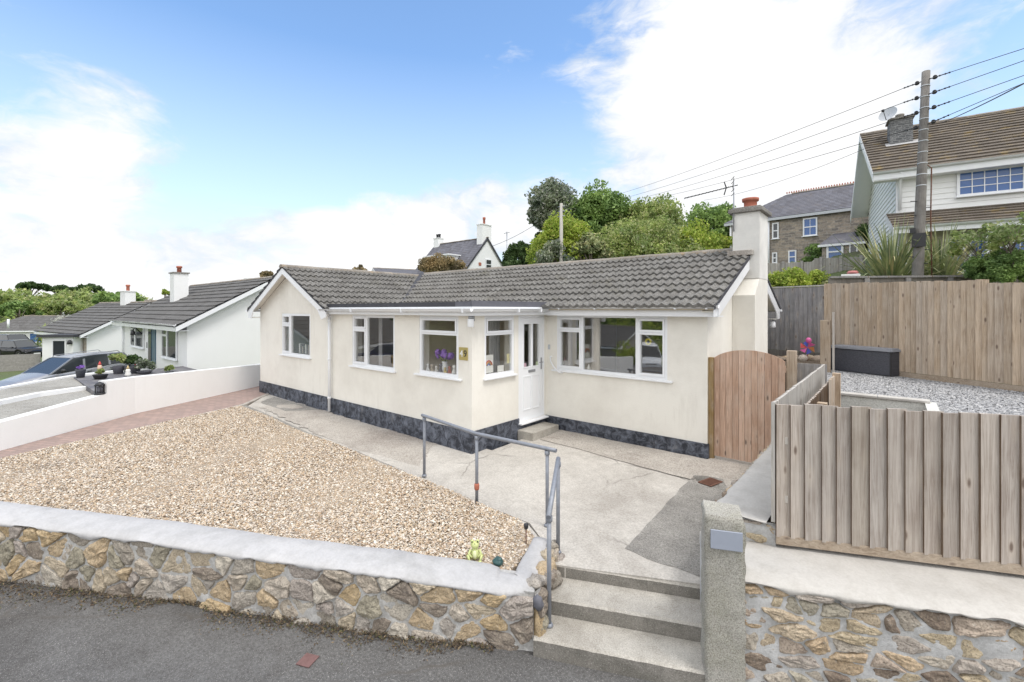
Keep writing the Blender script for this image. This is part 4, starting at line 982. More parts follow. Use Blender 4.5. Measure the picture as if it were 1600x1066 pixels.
# things on the sills and in the windows
v = thing('flower_vase', 'white vase of purple flowers behind the porch window', 'vase', (-6.62, YF + .22, 1.22))
m = MB(); m.lathe((-6.60, YF + .22, 1.225), [(.05, 0), (.075, .06), (.07, .14), (.045, .2), (.06, .24)], 16); m.build('vase', M['pvc'], v)
m = MB(); rr = random.Random(4)
for i in range(9): 
    c = (-6.60 + rr.uniform(-.19, .19), YF + .22 + rr.uniform(-.06, .06), 1.60 + rr.uniform(-.04, .06)); m.tube([(-6.60, YF + .22, 1.42), ((c[0] - 6.60) / 2, c[1], 1.52), c], .006, 5)
m.build('stems', M['leaf_mid'], v)
m = MB()
for i in range(9):
    c = (-6.60 + (i - 4) * .045 + rr.uniform(-.02, .02), YF + .22 + rr.uniform(-.06, .06), 1.60 + rr.uniform(-.05, .05)); m.ball(c, .055, 10, 7, .6, i)
m.build('blooms', M['purple'], v)
rr = random.Random(9)
cols = ['pvc', 'interior', 'stack', 'leadgrey', 'gold', 'terra', 'paper', 'net']
wh = ['leftmost on the porch sill', 'second from the left on the porch sill', 'left of the purple flowers, close to the glass', 'just left of the flower vase', 'just right of the flower vase', 'second to the right of the flower vase', 'third to the right of the flower vase', 'rightmost on the porch sill']
for i in range(8):
    x = -7.0 + i * .125; s = rr.uniform(.8, 1.2)
    m = MB(); m.lathe((x, YF + .14, 1.225), [(.035 * s, 0), (.045 * s, .03 * s), (.03 * s, .09 * s), (.02 * s, .12 * s), (.03 * s, .145 * s), (.018 * s, .175 * s)], 10)
    m.ball((x + .03, YF + .14, 1.225 + .04), (.025, .02, .04), 8, 6)
    setp(m.build('figurine', M[cols[i]]), ['white', 'beige', 'pale grey', 'dark grey', 'brass coloured', 'reddish', 'cream', 'greyish'][i] + ' small figurine ' + wh[i], 'figurine', 'figurines on the porch window sill')
m = MB(); zz = 1.222; m.box(XL + W3[0] - .02, XL + W3[1] + .02, YF + .05, YF + .34, 1.17, 1.222); m.build('inner_sill', M['pvc'], H)
m = MB(); m.box(XP - .34, XP - .05, YF + W5[0] - .02, YF + W5[1] + .02, 1.17, 1.224); m.build('inner_sill', M['pvc'], H)
def text(name, body, size, loc, rot, mat, parent=None, ext=.003):
    cu = bpy.data.curves.new(name, 'FONT'); cu.body = body; cu.size = size; cu.extrude = ext; cu.align_x = 'CENTER'; cu.align_y = 'CENTER'; cu.resolution_u = 3
    o = bpy.data.objects.new(name + '_tmp', cu); dg_ = bpy.context.evaluated_depsgraph_get(); me = bpy.data.meshes.new_from_object(o.evaluated_get(dg_) if False else o); bpy.data.objects.remove(o)
    me.transform(Matrix.Translation(loc) @ Matrix(rot).to_4x4())
    if parent is not None: me.transform(Matrix.Translation(-ORG[parent.name]))
    me.materials.clear(); return link(name, me, mat, parent)
FRONT = ((1, 0, 0), (0, 0, -1), (0, 1, 0)); SIDE = ((0, 0, 1), (1, 0, 0), (0, 1, 0))
npl = thing('number_plaque', 'square brass house number plaque with 49 on the cream porch wall', 'house number', (-5.86, YF, 1.6))
m = MB(); m.box(-5.96, -5.745, YF - .016, YF - .001, 1.56, 1.785); m.build('plaque', M['gold'], npl, .003)
text('digit_four', '4', .17, Vector((-5.895, YF - .018, 1.67)), FRONT, M['pvc'], npl); text('digit_nine', '9', .17, Vector((-5.80, YF - .018, 1.67)), FRONT, M['black'], npl)
# rainbow picture and cards in the porch side window
rp = thing('rainbow_picture', 'paper rainbow picture stuck in the lower left of the porch side window', 'picture', (XP - .07, 6.13, 1.3))
m = MB(); m.box(XP - .078, XP - .075, 6.03, 6.28, 1.29, 1.62); m.build('paper', M['paper'], rp)
for i, c in enumerate(['red', 'orange', 'gold', 'blue']):
    m = MB(); m.tube([(XP - .072, 6.155 + (.095 - .02 * i) * cos(a), 1.42 + (.095 - .02 * i) * sin(a)) for a in np.linspace(.1, pi - .1, 12)], .009, 5); m.build('rainbow_band', M[c], rp)
m = MB(); m.box(XP - .078, XP - .075, 6.40, 6.58, 1.285, 1.40); setp(m.build('card', M['paper']), 'small white card standing in the bottom middle of the porch side window', 'card')
m = MB(); m.box(XP - .078, XP - .075, 6.67, 6.75, 1.42, 1.60); setp(m.build('notice', m_flat('pale yellow paper', (.7, .65, .4), .8)), 'narrow pale yellow notice in the right of the porch side window', 'notice')
m = MB(); m.box(XP - .045, XP - .043, 7.16, 7.23, 1.30, 1.38); setp(m.build('sticker', m_flat('pink paper', (.65, .4, .5), .8)), 'pink sticker low in the left pane of the front door', 'sticker')
m = MB(); m.box(XP - .045, XP - .043, 7.55, 7.62, 1.30, 1.38); setp(m.build('sticker', m_flat('green paper', (.6, .7, .45), .8)), 'pale green sticker low in the right pane of the front door', 'sticker')
sf = thing('sunflower_ornament', 'small yellow sunflower ornament hanging in the right pane of the big window', 'ornament', (-3.27, YM + .08, 1.9))
m = MB()
for k in range(12): a = 2 * pi * k / 12; m.ball((-3.44 + .045 * cos(a), YM + .075, 1.87 + .045 * sin(a)), (.02, .004, .02), 6, 4)
m.build('petals', m_flat('yellow petals', (.8, .7, .05), .6), sf); m = MB(); m.ball((-3.44, YM + .07, 1.87), (.03, .008, .03), 10, 6); m.build('centre', M['black'], sf)
m = MB(); m.lathe((-4.70, YM + .12, 1.262), [(.03, 0), (.034, .03), (.02, .06), (.012, .09), (.0, .1)], 12); setp(m.build('ornament', M['pvc']), 'tiny white ornament in the lower left corner of the big window', 'ornament')
bk = thing('window_books', 'row of upright pale and dark books inside the gable window', 'books', (-12.1, YF + .25, 1.25))
rr = random.Random(2)
for i in range(9):
    x = -12.4 + i * .085; m = MB(); m.box(x, x + .06, YF + .15, YF + .3, 1.28, 1.28 + rr.uniform(.18, .26)); m.build('book', M[['paper', 'leadgrey', 'curtain', 'black'][i % 4]], bk)
gl_ = MB(); gl_.lathe((-12.78, YF + .1, 1.64), [(.0, 0), (.06, .01), (.045, .05), (.03, .07), (.045, .12), (.02, .18), (0, .2)], 10); setp(gl_.build('ornament', M['orange']), 'small white and orange hanging figure in the gable window', 'ornament')
cb = thing('slatted_chair', 'pale wooden slatted chair back seen through the middle window', 'chair', (-8.4, 6.3, .2))
m = MB()
for i in range(7): m.box(-8.75 + i * .09, -8.72 + i * .09, YF + .55, YF + .57, .9, 1.36)
m.box(-8.78, -8.16, YF + .545, YF + .575, 1.36, 1.42); m.build('backrest', m_flat('pine', (.55, .4, .2), .6), cb)
m = MB(); m.box(-8.78, -8.16, YF + .55, YF + .95, .62, .66); [m.box(x, x + .04, y, y + .04, .2, .62) for x in (-8.78, -8.2) for y in (YF + .56, YF + .9)]; m.build('seat', m_flat('pine seat', (.5, .36, .18), .6), cb)
# fittings on the walls
pl_ = thing('wall_lamp', 'white cylinder lamp with grey bracket at the porch corner under the gutter', 'lamp', (-5.6, 5.58, 2.2))
m = MB(); m.lathe((-5.61, 5.58, 2.15), [(.05, 0), (.055, .01), (.055, .13), (.05, .14)], 16); m.build('shade', M['pvc'], pl_)
m = MB(); m.lathe((-5.61, 5.58, 2.292), [(.04, 0), (.045, .01), (.035, .06)], 14); m.box(-5.64, -5.58, 5.56, 5.649, 2.25, 2.36); m.build('bracket', M['grey_metal'], pl_)
pl2 = thing('wall_lamp', 'white lamp under the rear eave of the bungalow beyond the chimney', 'lamp', (-2.2, 12.4, 2.1))
m = MB(); m.lathe((-2.28, 12.45, 2.02), [(.06, 0), (.07, .01), (.06, .14), (.03, .15)], 16); m.build('shade', M['pvc'], pl2); m = MB(); m.tube([(-2.28, 12.45, 2.17), (-2.28, 12.45, 2.22)], .02, 8); m.build('bracket', M['grey_metal'], pl2)
m = MB(); m.tube([(-5.52, YM - .045, 1.47), (-5.50, YM - .06, 1.38), (-5.42, YM - .06, 1.26), (-5.30, YM - .06, 1.17), (-5.24, YM - .045, 1.16)], .014, 8); m.tube([(-5.52, YM, 1.47), (-5.52, YM - .045, 1.47)], .014, 8); m.tube([(-5.24, YM, 1.16), (-5.24, YM - .045, 1.16)], .014, 8)
setp(m.build('grab_rail', M['pvc']), 'curved white grab rail on the wall just right of the front door', 'grab rail')
m = MB(); m.box(-5.60, -5.55, YM - .02, YM - .001, 1.62, 1.72); setp(m.build('door_bell', M['pvc_grey'], None, .004), 'small grey door bell beside the front door', 'door bell')
an = thing('tv_aerial', 'long thin television aerial clamped to the near chimney stack', 'aerial', (-2.44, 9.68, 4.2))
m = MB(); m.tube([(-2.44, 9.66, 3.98), (-2.44, 9.66, 4.98)], .013, 6); m.build('mast', M['grey_metal'], an)
m = MB(); b0, b1 = Vector((-2.44, 9.66, 4.87)), Vector((-3.25, 9.25, 4.68)); m.tube([b0 + (b0 - b1) * .08, b1], .010, 6); dd = (b1 - b0).normalized(); sd_ = dd.cross(Z).normalized()
m.build('boom', M['black'], an); m = MB()
for k in range(13): p = b0 + (b1 - b0) * (.12 + .88 * k / 12); m.tube([p - sd_ * .07, p + sd_ * .07], .005, 5)
for s in (-1, 1):
    p = b0 + (b1 - b0) * .02; m.tube([p, p + Vector((.0, 0, .16 * s)) - dd * .02], .007, 5); m.tube([p + Z * .16 * s - sd_ * .12, p + Z * .16 * s + sd_ * .12], .006, 5)
    m.tube([p + Z * .08 * s - sd_ * .12, p + Z * .08 * s + sd_ * .12], .006, 5); m.tube([p + dd * .12, p + dd * .16 + Z * .13 * s], .012, 5)
m.build('elements', M['black'], an)

# ------------------------------------------------------------------ railings on the patio
rl = thing('handrail', 'galvanised pipe handrail along the patio edge and down the steps', 'handrail', (-3.5, 4.3, -.08))
A1 = at(663, 744, -.05); B1 = at(745, 788, -.07); C1 = at(855, 822, -.09); D1 = at(872, 864, -.10); E1 = at(858, 978, -.365)
ta, tb_, tc = .83, .82, .795
r0 = .021
def post_(p, zt, bot=None):
    m = MB(); m.tube([(p.x, p.y, bot if bot is not None else p.z), (p.x, p.y, zt)], r0, 10)
    m.lathe((p.x, p.y, zt - .05), [(r0 + .007, 0), (r0 + .009, .005), (r0 + .009, .05)], 10); m.lathe((p.x, p.y, p.z), [(r0 + .016, 0), (r0 + .016, .012), (r0 + .005, .03)], 10)
    m.build('post', M['galv'], rl)
post_(A1, ta); post_(B1, tb_); post_(C1, tc); 
Dz = EYE - ((D1.x * VX + D1.y * VY) * (722 - 484) / FPX); Ez = EYE - ((E1.x * VX + E1.y * VY) * (806 - 484) / FPX)
post_(D1, Dz); post_(E1, Ez)
m = MB(); dAB = (A1 - B1).normalized(); dCB = (C1 - B1).normalized()
m.tube([(A1.x + dAB.x * .06, A1.y + dAB.y * .06, ta + .025), (A1.x, A1.y, ta + .025), (B1.x, B1.y, tb_ + .022), (C1.x, C1.y, tc + .022), (C1.x + dCB.x * .12, C1.y + dCB.y * .12, tc + .018)], .024, 12); m.build('top_rail', M['galv'], rl)
m = MB(); dv_ = Vector((E1.x - D1.x, E1.y - D1.y, Ez - Dz)).normalized()
pD, pE = Vector((D1.x, D1.y, Dz + .02)), Vector((E1.x, E1.y, Ez + .02)); m.tube([pD - dv_ * .03, pE + dv_ * .05], .024, 12)
m.build('sloping_rail', M['galv'], rl)
m = MB(); m.lathe((B1.x, B1.y, B1.z + .19), [(.03, 0), (.034, .02), (.034, .06), (.028, .08)], 12); m.build('clamp', M['terra'], rl)
# ================================================================== RIGHT: GATE, FENCES, UPPER GARDEN
gt = thing('garden_gate', 'arched cedar boarded gate between the bungalow and the side wall', 'gate', (-1.8, 7.95, 0))
m = MB(); x0, x1, yg = -2.30, -1.28, 7.92; nb = 11; bw = (x1 - x0) / nb
for i in range(nb):
    a, b = x0 + i * bw, x0 + (i + 1) * bw - .006; n = 3; top = []
    for k in range(n + 1):
        x = a + (b - a) * k / n; t_ = (x - (x0 + x1) / 2) / ((x1 - x0) / 2); top.append((x, yg, 1.66 + .15 * (math.sqrt(max(0, 1 - (t_ * .86) ** 2)) - .51) / .49))
    m.ext([(a, yg, .05), (b, yg, .05)] + top[::-1], (0, .022, 0))
m.build('boards', M['gate'], gt)
m = MB()
for z in (.3, 1.0, 1.5): m.box(x0, x1, yg + .024, yg + .065, z, z + .1)
m.build('rails', M['gate'], gt)
ghp = MB(); ghp.box(-2.385, -2.305, yg - .03, yg + .06, -.05, 1.66); ghp.build('hinge_post', m_wood('stained post', [(.30, .20, .08), (.34, .23, .10)]), gt)
m = MB(); m.box(-1.275, -1.15, yg + .05, yg + .17, -.1, 1.83); setp(m.build('gate_post', M['wood_back'], None, .006), 'square timber post standing just right of the arched gate', 'post')
def boards(mb, P, u, out, L, z0f, z1f, w=.125, lap=.022, t0=.008, t1=.02, jz=.006, seed=0, wj=0.):
    """feather-edge boards: P start, u along, out = face side"""
    P, u, out = Vector(P), Vector(u), Vector(out); s = 0; i = 0; rnd = random.Random(seed)
    while s < L - .02:
        ww = min(w * (1 + wj * rnd.uniform(-1, 1)), L - s + .0); a = P + u * s; b = P + u * (s + ww); dz = rnd.uniform(-jz, jz); z0a, z1a = z0f(s), z1f(s) + dz; z0b, z1b = z0f(s + ww), z1f(s + ww) + dz
        ln = rnd.uniform(-.004, .004)
        F0, F1 = out * (t1 + lap * .5 + ln), out * (t0 + ln)
        c = [a, b, b + F1, a + F0]
        mb.hexa([(q.x, q.y, z) for q, z in zip(c, (z0a, z0b, z0b, z0a))] + [(q.x, q.y, z) for q, z in zip(c, (z1a, z1b, z1b, z1a))]); mb.m[-1] = 1
        s += ww - lap; i += 1
    return i
# front fence on the ledge
ff = thing('front_fence', 'near grey brown feather edge board fence standing on the stone wall ledge', 'fence', (.8, 5.1, .44))
FP = Vector((-.80, 4.49, 0)); FO = NR
m = MB(); boards(m, FP, UR, FO, 6.0, lambda s: .505, lambda s: 1.645 - .0 * s, .135, .02, .008, .024, .010, 4, .10); m.build('boards', [M['wood_front'], M['edge']], ff)
m = MB(); m.obox(FP + Z * .44 + NR * .002, UR * 6.0, NR * .024, Z * .075); m.build('gravel_board', M['wood_x'], ff)
m = MB(); m.obox(FP + Z * .75 - NR * .04, UR * 6.0, NR * .037, Z * .07); m.obox(FP + Z * 1.35 - NR * .04, UR * 6.0, NR * .037, Z * .07); m.build('rails', M['wood_x'], ff)
for s in (.05, 1.9, 3.7, 5.6): m = MB(); m.obox(FP + UR * s + Z * .40 - NR * .15, UR * .09, NR * .09, Z * 1.2); m.build('post', M['wood_back'], ff)
# side fence running back
sfn = thing('side_fence', 'fence running back from the front fence towards the gate with bleached board tops', 'fence', (-.8, 6.3, .5))
m = MB(); boards(m, (-.80, 4.47, 0), Y, -X, 3.62, lambda s: .62, lambda s: 1.65, .11, .02, .006, .020, .004, 6); m.build('boards', [M['wood_pale'], M['wood_pale']], sfn)
m = MB(); boards(m, (-.70, 4.60, 0), Y, X, 3.1, lambda s: .62, lambda s: 1.50, .11, .018, .006, .018, .004, 8); m.build('inner_boards', [M['wood_front'], M['edge']], sfn)
m = MB(); m.box(-.795, -.71, 4.5, 8.05, 1.30, 1.36); m.box(-.795, -.71, 4.5, 8.05, .8, .86); m.build('rails', M['wood_pale'], sfn)
for y, z in ((6.05, 1.42), (7.62, 1.58)): m = MB(); m.box(-.675, -.585, y, y + .09, .55, z); m.build('post', M['wood_back'], sfn)
m = MB(); boards(m, (-.665, 7.71, 0), Vector((0, -1, 0)), X, .62, lambda s: .6, lambda s: 1.55, .11, .018, .006, .018, .004, 8); m.build('end_panel', [M['wood_back'], M['edge']], sfn)
lf = thing('low_fence', 'short low board fence between the gate post and the side fence', 'fence', (-.95, 8.15, .5))
m = MB(); boards(m, (-1.15, 8.12, 0), X, -Y, .37, lambda s: .3, lambda s: 1.64, .12, .02, .006, .02, .005, 3); m.build('boards', [M['wood_grey'], M['edge']], lf)
m = MB(); m.box(-1.15, -.79, 8.125, 8.165, 1.2, 1.27); m.build('rail', M['wood_x'], lf)

# upper garden ground
m = MB(); m.prism([(-.86, 4.55), (5, 7.1), (5, 13), (-2.0, 12.9), (-2.0, 8.9), (-.86, 8.2)], -.6, .58); setp(m.build('lower_lawn', M['soil']), kind='structure')
UG = [(-.72, 8.62), (.34, 8.62), (.36, 5.4), (6.0, 7.6), (6.0, 8.45), (1.68, 11.25), (.09, 12.3), (-1.25, 13.15), (-1.3, 9.6), (-.72, 9.3)]
def ugz(x, y): return 1.09 + .01 * math.sin(x * 3 + y * 2)
m = MB(); m.prism(UG, .3, 1.08); setp(m.build('upper_gravel_bed', M['chips_base']), kind='structure')
UGv = [(-.70, 8.64), (.36, 8.64), (.6, 6.3), (3.2, 7.3), (3.2, 10.1), (1.66, 11.2), (.09, 12.25), (-1.2, 13.05), (-1.25, 9.6), (-.70, 9.3)]
pebbles('grey_gravel', UGv, 70000, lambda q: 1.088 + .008 * RNG.random(len(q)), .010, .019, M['chips'], label='light grey slate chippings covering the upper side garden', cat='gravel')
lw = thing('low_garden_wall', 'low grey rendered wall with cream coping slabs edging the grey gravel', 'wall', (-.2, 8.55, .58))
m = MB(); m.box(-.75, .30, 8.48, 8.60, .55, 1.165); m.box(.30, .42, 5.3, 8.6, .55, 1.165); m.build('wall', m_concrete('pale grey blockwork', (.74, .74, .70), (.66, .66, .62), (.54, .54, .50), 3, .006, False), lw)
m = MB(); 
for i in range(2): m.box(-.78 + i * .57, -.78 + i * .57 + .563, 8.45, 8.63, 1.166, 1.20)
m.build('coping', M['ledge'], lw, .006)
m = MB(); m.prism([(-2.0, 10.5), (-1.28, 9.6), (-1.25, 13.1), (-2.6, 13.5), (-4, 13.9), (-4, 12.9), (-2.0, 12.9)], -.6, 1.28); setp(m.build('flower_bed', M['soil']), kind='structure')
# back fence, newer right section
e1b = Vector((.835, -.55, 0)); nb_ = Vector((-.55, -.835, 0)); PB = Vector((-1.29, 13.08, 0))
bf = thing('back_fence', 'long tan board fence behind the storage box and grey gravel', 'fence', (.3, 12, 1.08))
m = MB(); boards(m, PB, e1b, nb_, 3.02, lambda s: 1.20, lambda s: 3.06 - .03 * s, .125, .02, .006, .03, .012, 12, .12); boards(m, PB + e1b * 3.02, e1b, nb_, 4.5, lambda s: 1.20, lambda s: 2.91 - .03 * s, .125, .02, .006, .03, .01, 14, .12); m.build('boards', [M['wood_back'], M['edge']], bf)
m = MB(); m.obox(PB + Z * 1.03 + nb_ * .002, e1b * 7.5, nb_ * .03, Z * .165); m.build('gravel_board', M['wood_x'], bf)
m = MB(); m.obox(PB + Z * 2.6 - nb_ * .05, e1b * 7.5, nb_ * .045, Z * .08); m.obox(PB + Z * 1.5 - nb_ * .05, e1b * 7.5, nb_ * .045, Z * .08); m.build('rails', M['wood_x'], bf)
bg = thing('grey_back_fence', 'older weathered grey board fence with capping behind the chimney', 'fence', (-2.4, 13.4, 1.3))
e2b = Vector((.945, -.327, 0)); PG = PB - e2b * 4.6
m = MB(); boards(m, PG, e2b, Vector((-.327, -.945, 0)), 4.6, lambda s: 1.42, lambda s: 3.0, .13, .02, .006, .02, .004, 22, .1); m.build('boards', [M['wood_grey'], M['wood_dark']], bg)
m = MB(); m.obox(PG + Z * 3.01 + Vector((.01, .03, 0)), e2b * 4.6, Vector((-.02, -.06, 0)), Z * .03); m.build('capping', M['wood_pale'], bg)
m = MB(); m.obox(PG + Z * 1.25, e2b * 4.6, Vector((-.01, -.03, 0)), Z * .165); m.build('gravel_board', M['wood_dark'], bg)
c = at(1292, 583, 1.08); m = MB(); m.box(c.x - .12, c.x + .07, c.y - .02, c.y + .08, .9, 2.22); setp(m.build('end_post', M['wood_back'], None, .006), 'stout isolated timber post left of the dark storage box', 'post')
m = MB(); m.box(c.x + .10, c.x + .13, c.y - .04, c.y + .10, 1.0, 2.40); setp(m.build('upright_plank', M['wood_pale']), 'thin pale plank standing on edge beside the isolated timber post', 'plank')
m = MB(); m.obox((-2.0, 10.52, 1.2), (.78, -.92, 0), (.05, .04, 0), (0, 0, .12)); setp(m.build('sleeper', M['wood_back']), 'timber edging board along the raised soil bed above the gate', 'edging')
# storage box
FRp = at(1393, 590, 1.09); 
bx = thing('storage_box', 'dark grey woven plastic storage box with lid against the tan fence', 'storage box', (FRp.x, FRp.y, 1.09), rz=math.atan2(-.55, .835) + .10, local=True)
m = MB(); m.box(-1.20, 0, 0, .52, .02, .50); m.build('body', M['rattan'], bx, .012)
m = MB(); m.box(-1.225, .025, -.025, .545, .505, .555); m.box(-1.19, -.01, .01, .51, .556, .57); m.build('lid', m_flat('dark grey plastic', (.27, .28, .31), .5, 0, .2, 12, .2), bx, .01)
m = MB(); [m.box(x, x + .035, -.006, .004, .02, .50) for x in (-1.205, -.03)]; m.build('trim', M['black'], bx)
# bright pinwheel toy by the grey fence
wp = at(1262, 562, 1.30); pw = thing('pinwheel', 'colourful pinwheel on a stick in front of the grey fence', 'pinwheel', (wp.x, wp.y, 1.28))
m = MB(); m.tube([(wp.x, wp.y, 1.25), (wp.x, wp.y, 1.72)], .012, 6); m.build('stick', M['terra'], pw)
for i, c_ in enumerate(['pink', 'blue', 'red', 'pink', 'blue', 'orange']):
    a = 2 * pi * i / 6 + .4; a2 = a + .8; m = MB(); zc = 1.58; m.ext([(wp.x, wp.y - .03, zc), (wp.x + .17 * cos(a), wp.y - .03, zc + .17 * sin(a)), (wp.x + .13 * cos(a2), wp.y - .07, zc + .13 * sin(a2))], (0, .008, 0)); m.build('sail', M[c_], pw)
m = MB(); m.ball((wp.x + .02, wp.y - .02, 1.74), (.06, .05, .07), 10, 7); m.build('knob', M['pink'], pw)
rr = random.Random(3)
m = MB()
for i in range(9):
    q = at(1200 + i * 11, 560, 1.32); m.ball((q.x, q.y + rr.uniform(-.2, .1), 1.32), (rr.uniform(.06, .14), .08, rr.uniform(.05, .1)), 8, 6, .6, i)
setp(m.build('bed_rocks', M['stone2']), 'row of loose brown stones along the soil bed by the grey fence', 'rocks', kind='stuff')

# ================================================================== FOLIAGE
def leaf_quads(C, size, flat=.0, asp=.55):
    n = len(C); a = RNG.normal(size=(n, 3)); a[:, 2] *= (1 - flat); a /= np.linalg.norm(a, axis=1)[:, None]
    b = np.cross(a, RNG.normal(size=(n, 3))); b /= np.linalg.norm(b, axis=1)[:, None] + 1e-9
    s = size * RNG.uniform(.6, 1.3, n)[:, None]
    V = np.stack([C + a * s, C + b * s * asp, C - a * s, C - b * s * asp], 1)
    return V.reshape(-1, 3), np.arange(4 * n).reshape(-1, 4)
def lumps(center, rad, n, r, seed=0, low=-.3):
    rg = np.random.default_rng(seed); d = rg.normal(size=(n * 3, 3)); d /= np.linalg.norm(d, axis=1)[:, None]; d = d[d[:, 2] > low][:n]
    k = rg.uniform(.45, 1.12, len(d))[:, None] ** .7
    return np.array(center) + d * k * np.array(rad), rg.uniform(.45, 1.35, len(d)) * r
def crown_pts(cs, rs, per, seed=0, fill=.55):
    rg = np.random.default_rng(seed); out = []
    for c, r in zip(cs, rs):
        d = rg.normal(size=(per, 3)); d /= np.linalg.norm(d, axis=1)[:, None]; d[:, 2] = d[:, 2] * .8
        out.append(c + d * r * rg.uniform(fill, 1.08, (per, 1)))
    return np.concatenate(out)
def tree(name, label, base, h, rad, nl, lr, per, leaf, mat, seed, group=None, trunk=.16, cz=None, cat='tree', limbs=7, low=-.3):
    base = Vector(base); t_ = thing(name, label, cat, base, group); cz = cz if cz is not None else h - rad[2]
    c0 = base + Vector((0, 0, cz)); cs, rs = lumps(c0, rad, nl, lr, seed, low)
    m = MB(); rnd = random.Random(seed); top = c0 + Vector((rnd.uniform(-.2, .2), rnd.uniform(-.2, .2), rad[2] * .3))
    m.tube([base - Z * .3, base + (c0 - base) * .5 + Vector((rnd.uniform(-.1, .1) * trunk * 5, 0, 0)), top], [trunk * 1.25, trunk * .8, trunk * .25], 8)
    for k in range(min(limbs, len(cs))):
        e = Vector(cs[k]); s_ = base + (top - base) * rnd.uniform(.4, .8); m.tube([s_, s_ + (e - s_) * .5 + Z * rnd.uniform(0, .3) * rad[2] * .4, e], [trunk * .45, trunk * .28, trunk * .08], 6)
    m.build('trunk', M['bark'], t_)
    V, F = leaf_quads(crown_pts(cs, rs, per, seed), leaf); np_obj('crown', V, F, M[mat], t_)
    return t_
def bush(name, label, base, rad, nl, lr, per, leaf, mat, seed, group=None, cat='bush'):
    return tree(name, label, base, rad[2] * 2, rad, nl, lr, per, leaf, mat, seed, group, .03, rad[2] * .9, cat, 5, -.6)
def sword_plant(name, label, base, n, L, w, spread, mat, seed, cat='plant', group=None, up=.25):
    base = Vector(base); o = thing(name, label, cat, base, group); m = MB(); rnd = random.Random(seed)
    for i in range(n):
        a = rnd.uniform(0, 2 * pi); tilt = abs(rnd.gauss(0, .45)) * spread + .05; l = L * rnd.uniform(.55, 1.1); d = Vector((cos(a), sin(a), 0)); p = base + d * rnd.uniform(0, .15) * L * .5; sd = Vector((-d.y, d.x, 0)); ww = w * rnd.uniform(.7, 1.2)
        tw = rnd.uniform(-.6, .6); sd = (sd * cos(tw) + d * sin(tw)).normalized(); droop = rnd.choice([.0, .1, .2, .5, .9]) * spread; prev = None; b = len(m.v); K = 6
        for k in range(K + 1):
            t_ = k / K; ang = tilt + droop * t_ * t_ * 1.4; p2 = p if k == 0 else p + (d * sin(ang) + Z * cos(ang)) * l / K; p = p2; hw = ww * (1 - t_ ** 2.2) + .002
            m.v += [tuple(p - sd * hw), tuple(p + sd * hw)]
        for k in range(K): m.face(b + 2 * k, b + 2 * k + 1, b + 2 * k + 3, b + 2 * k + 2)
    m.build('leaves', M[mat], o); m2 = MB(); m2.tube([base - Z * .2, base + Z * .12 * L], w * 2, 8); m2.build('stem', M['bark'], o); return o

# trees on the hill behind the bungalow
def tp(px, py, d): q = atz(px, py, d); return q
def hill_tree(name, label, px, top, hw, bot, d, mat, seed, nl=46, per=230, leaf=.16, lr=None, **k):
    """px centre, top/bottom rows, half width in px, distance"""
    tpz = atz(px, top, d); bz = atz(px, bot, d); rx = hw * d / FPX; rz2 = (tpz.z - bz.z) / 2; lr = lr or min(rx, rz2) * .33
    gzv = min(gz(tpz.x, tpz.y), bz.z - .5); b = Vector((tpz.x, tpz.y, gzv))
    return tree(name, label, b, tpz.z - gzv - lr * .6, (max(.3, rx - lr * .7), max(.3, rx - lr * .7), max(.3, rz2 - lr * .7)), nl, lr, per, leaf, mat, seed, trunk=.22, cz=(tpz.z + bz.z) / 2 - gzv, **k)
hill_tree('holm_oak', 'tall grey green evergreen tree at the left end of the hilltop trees', 866, 281, 46, 390, 38, 'leaf_grey', 1, 80, 300, .14)
hill_tree('ash_tree', 'full green tree just right of the tall grey green evergreen', 934, 289, 54, 410, 37, 'leaf_green', 2, 80, 320, .14)
hill_tree('golden_shrub', 'rounded yellow green tree in front of the grey green evergreen', 882, 334, 54, 450, 31, 'leaf_yel', 3, 80, 320, .10)
hill_tree('broad_tree', 'broad pale green tree in the middle of the hilltop trees', 1010, 311, 70, 420, 36, 'leaf_mid', 4, 70, 320, .13)
hill_tree('hawthorn_tree', 'light yellow green tree low in front of the middle hilltop trees', 1005, 340, 90, 450, 31, 'leaf_mid', 5, 120, 280, .10)
hill_tree('sycamore_tree', 'dark green round tree just left of the chimney stack', 1112, 317, 48, 410, 37, 'leaf_green', 6, 50, 300, .14)
hill_tree('hedge_tree', 'bright leafy tree low behind the roof ridge near the chimney', 1090, 348, 76, 450, 32, 'leaf_yel', 7, 90, 280, .10)
hill_tree('pale_shrub', 'pale grey flowering shrub low behind the ridge beside the wooden pole', 866, 370, 28, 445, 29, 'leaf_grey', 8, 30, 220, .08)
hill_tree('straw_shrub', 'straw green shrub right of the distant wooden pole', 925, 360, 36, 445, 29.5, 'leaf_sedge', 9, 26, 220, .10)
hill_tree('dark_conifer', 'dark conifer at the left foot of the hilltop trees', 812, 375, 26, 445, 37, 'leaf_dark', 10, 40, 260, .12)
hill_tree('dark_conifer', 'small dark shrub between the far white house and the conifer', 845, 362, 26, 440, 40, 'leaf_dark', 12, 26, 220, .14)
hill_tree('bronze_shrub', 'bronze leaved shrub in front of the far slate roofed house', 690, 396, 38, 445, 24, 'leaf_brown', 11, 60, 200, .06)
hill_tree('round_tree', 'rounded green tree top seen over the wing roof ridge', 561, 411, 16, 450, 50, 'leaf_brown', 13, 14, 120, .14)
hill_tree('round_tree', 'small tree top peeping over the left slope of the bungalow wing', 418, 423, 16, 445, 45, 'leaf_brown', 14, 14, 120, .14)
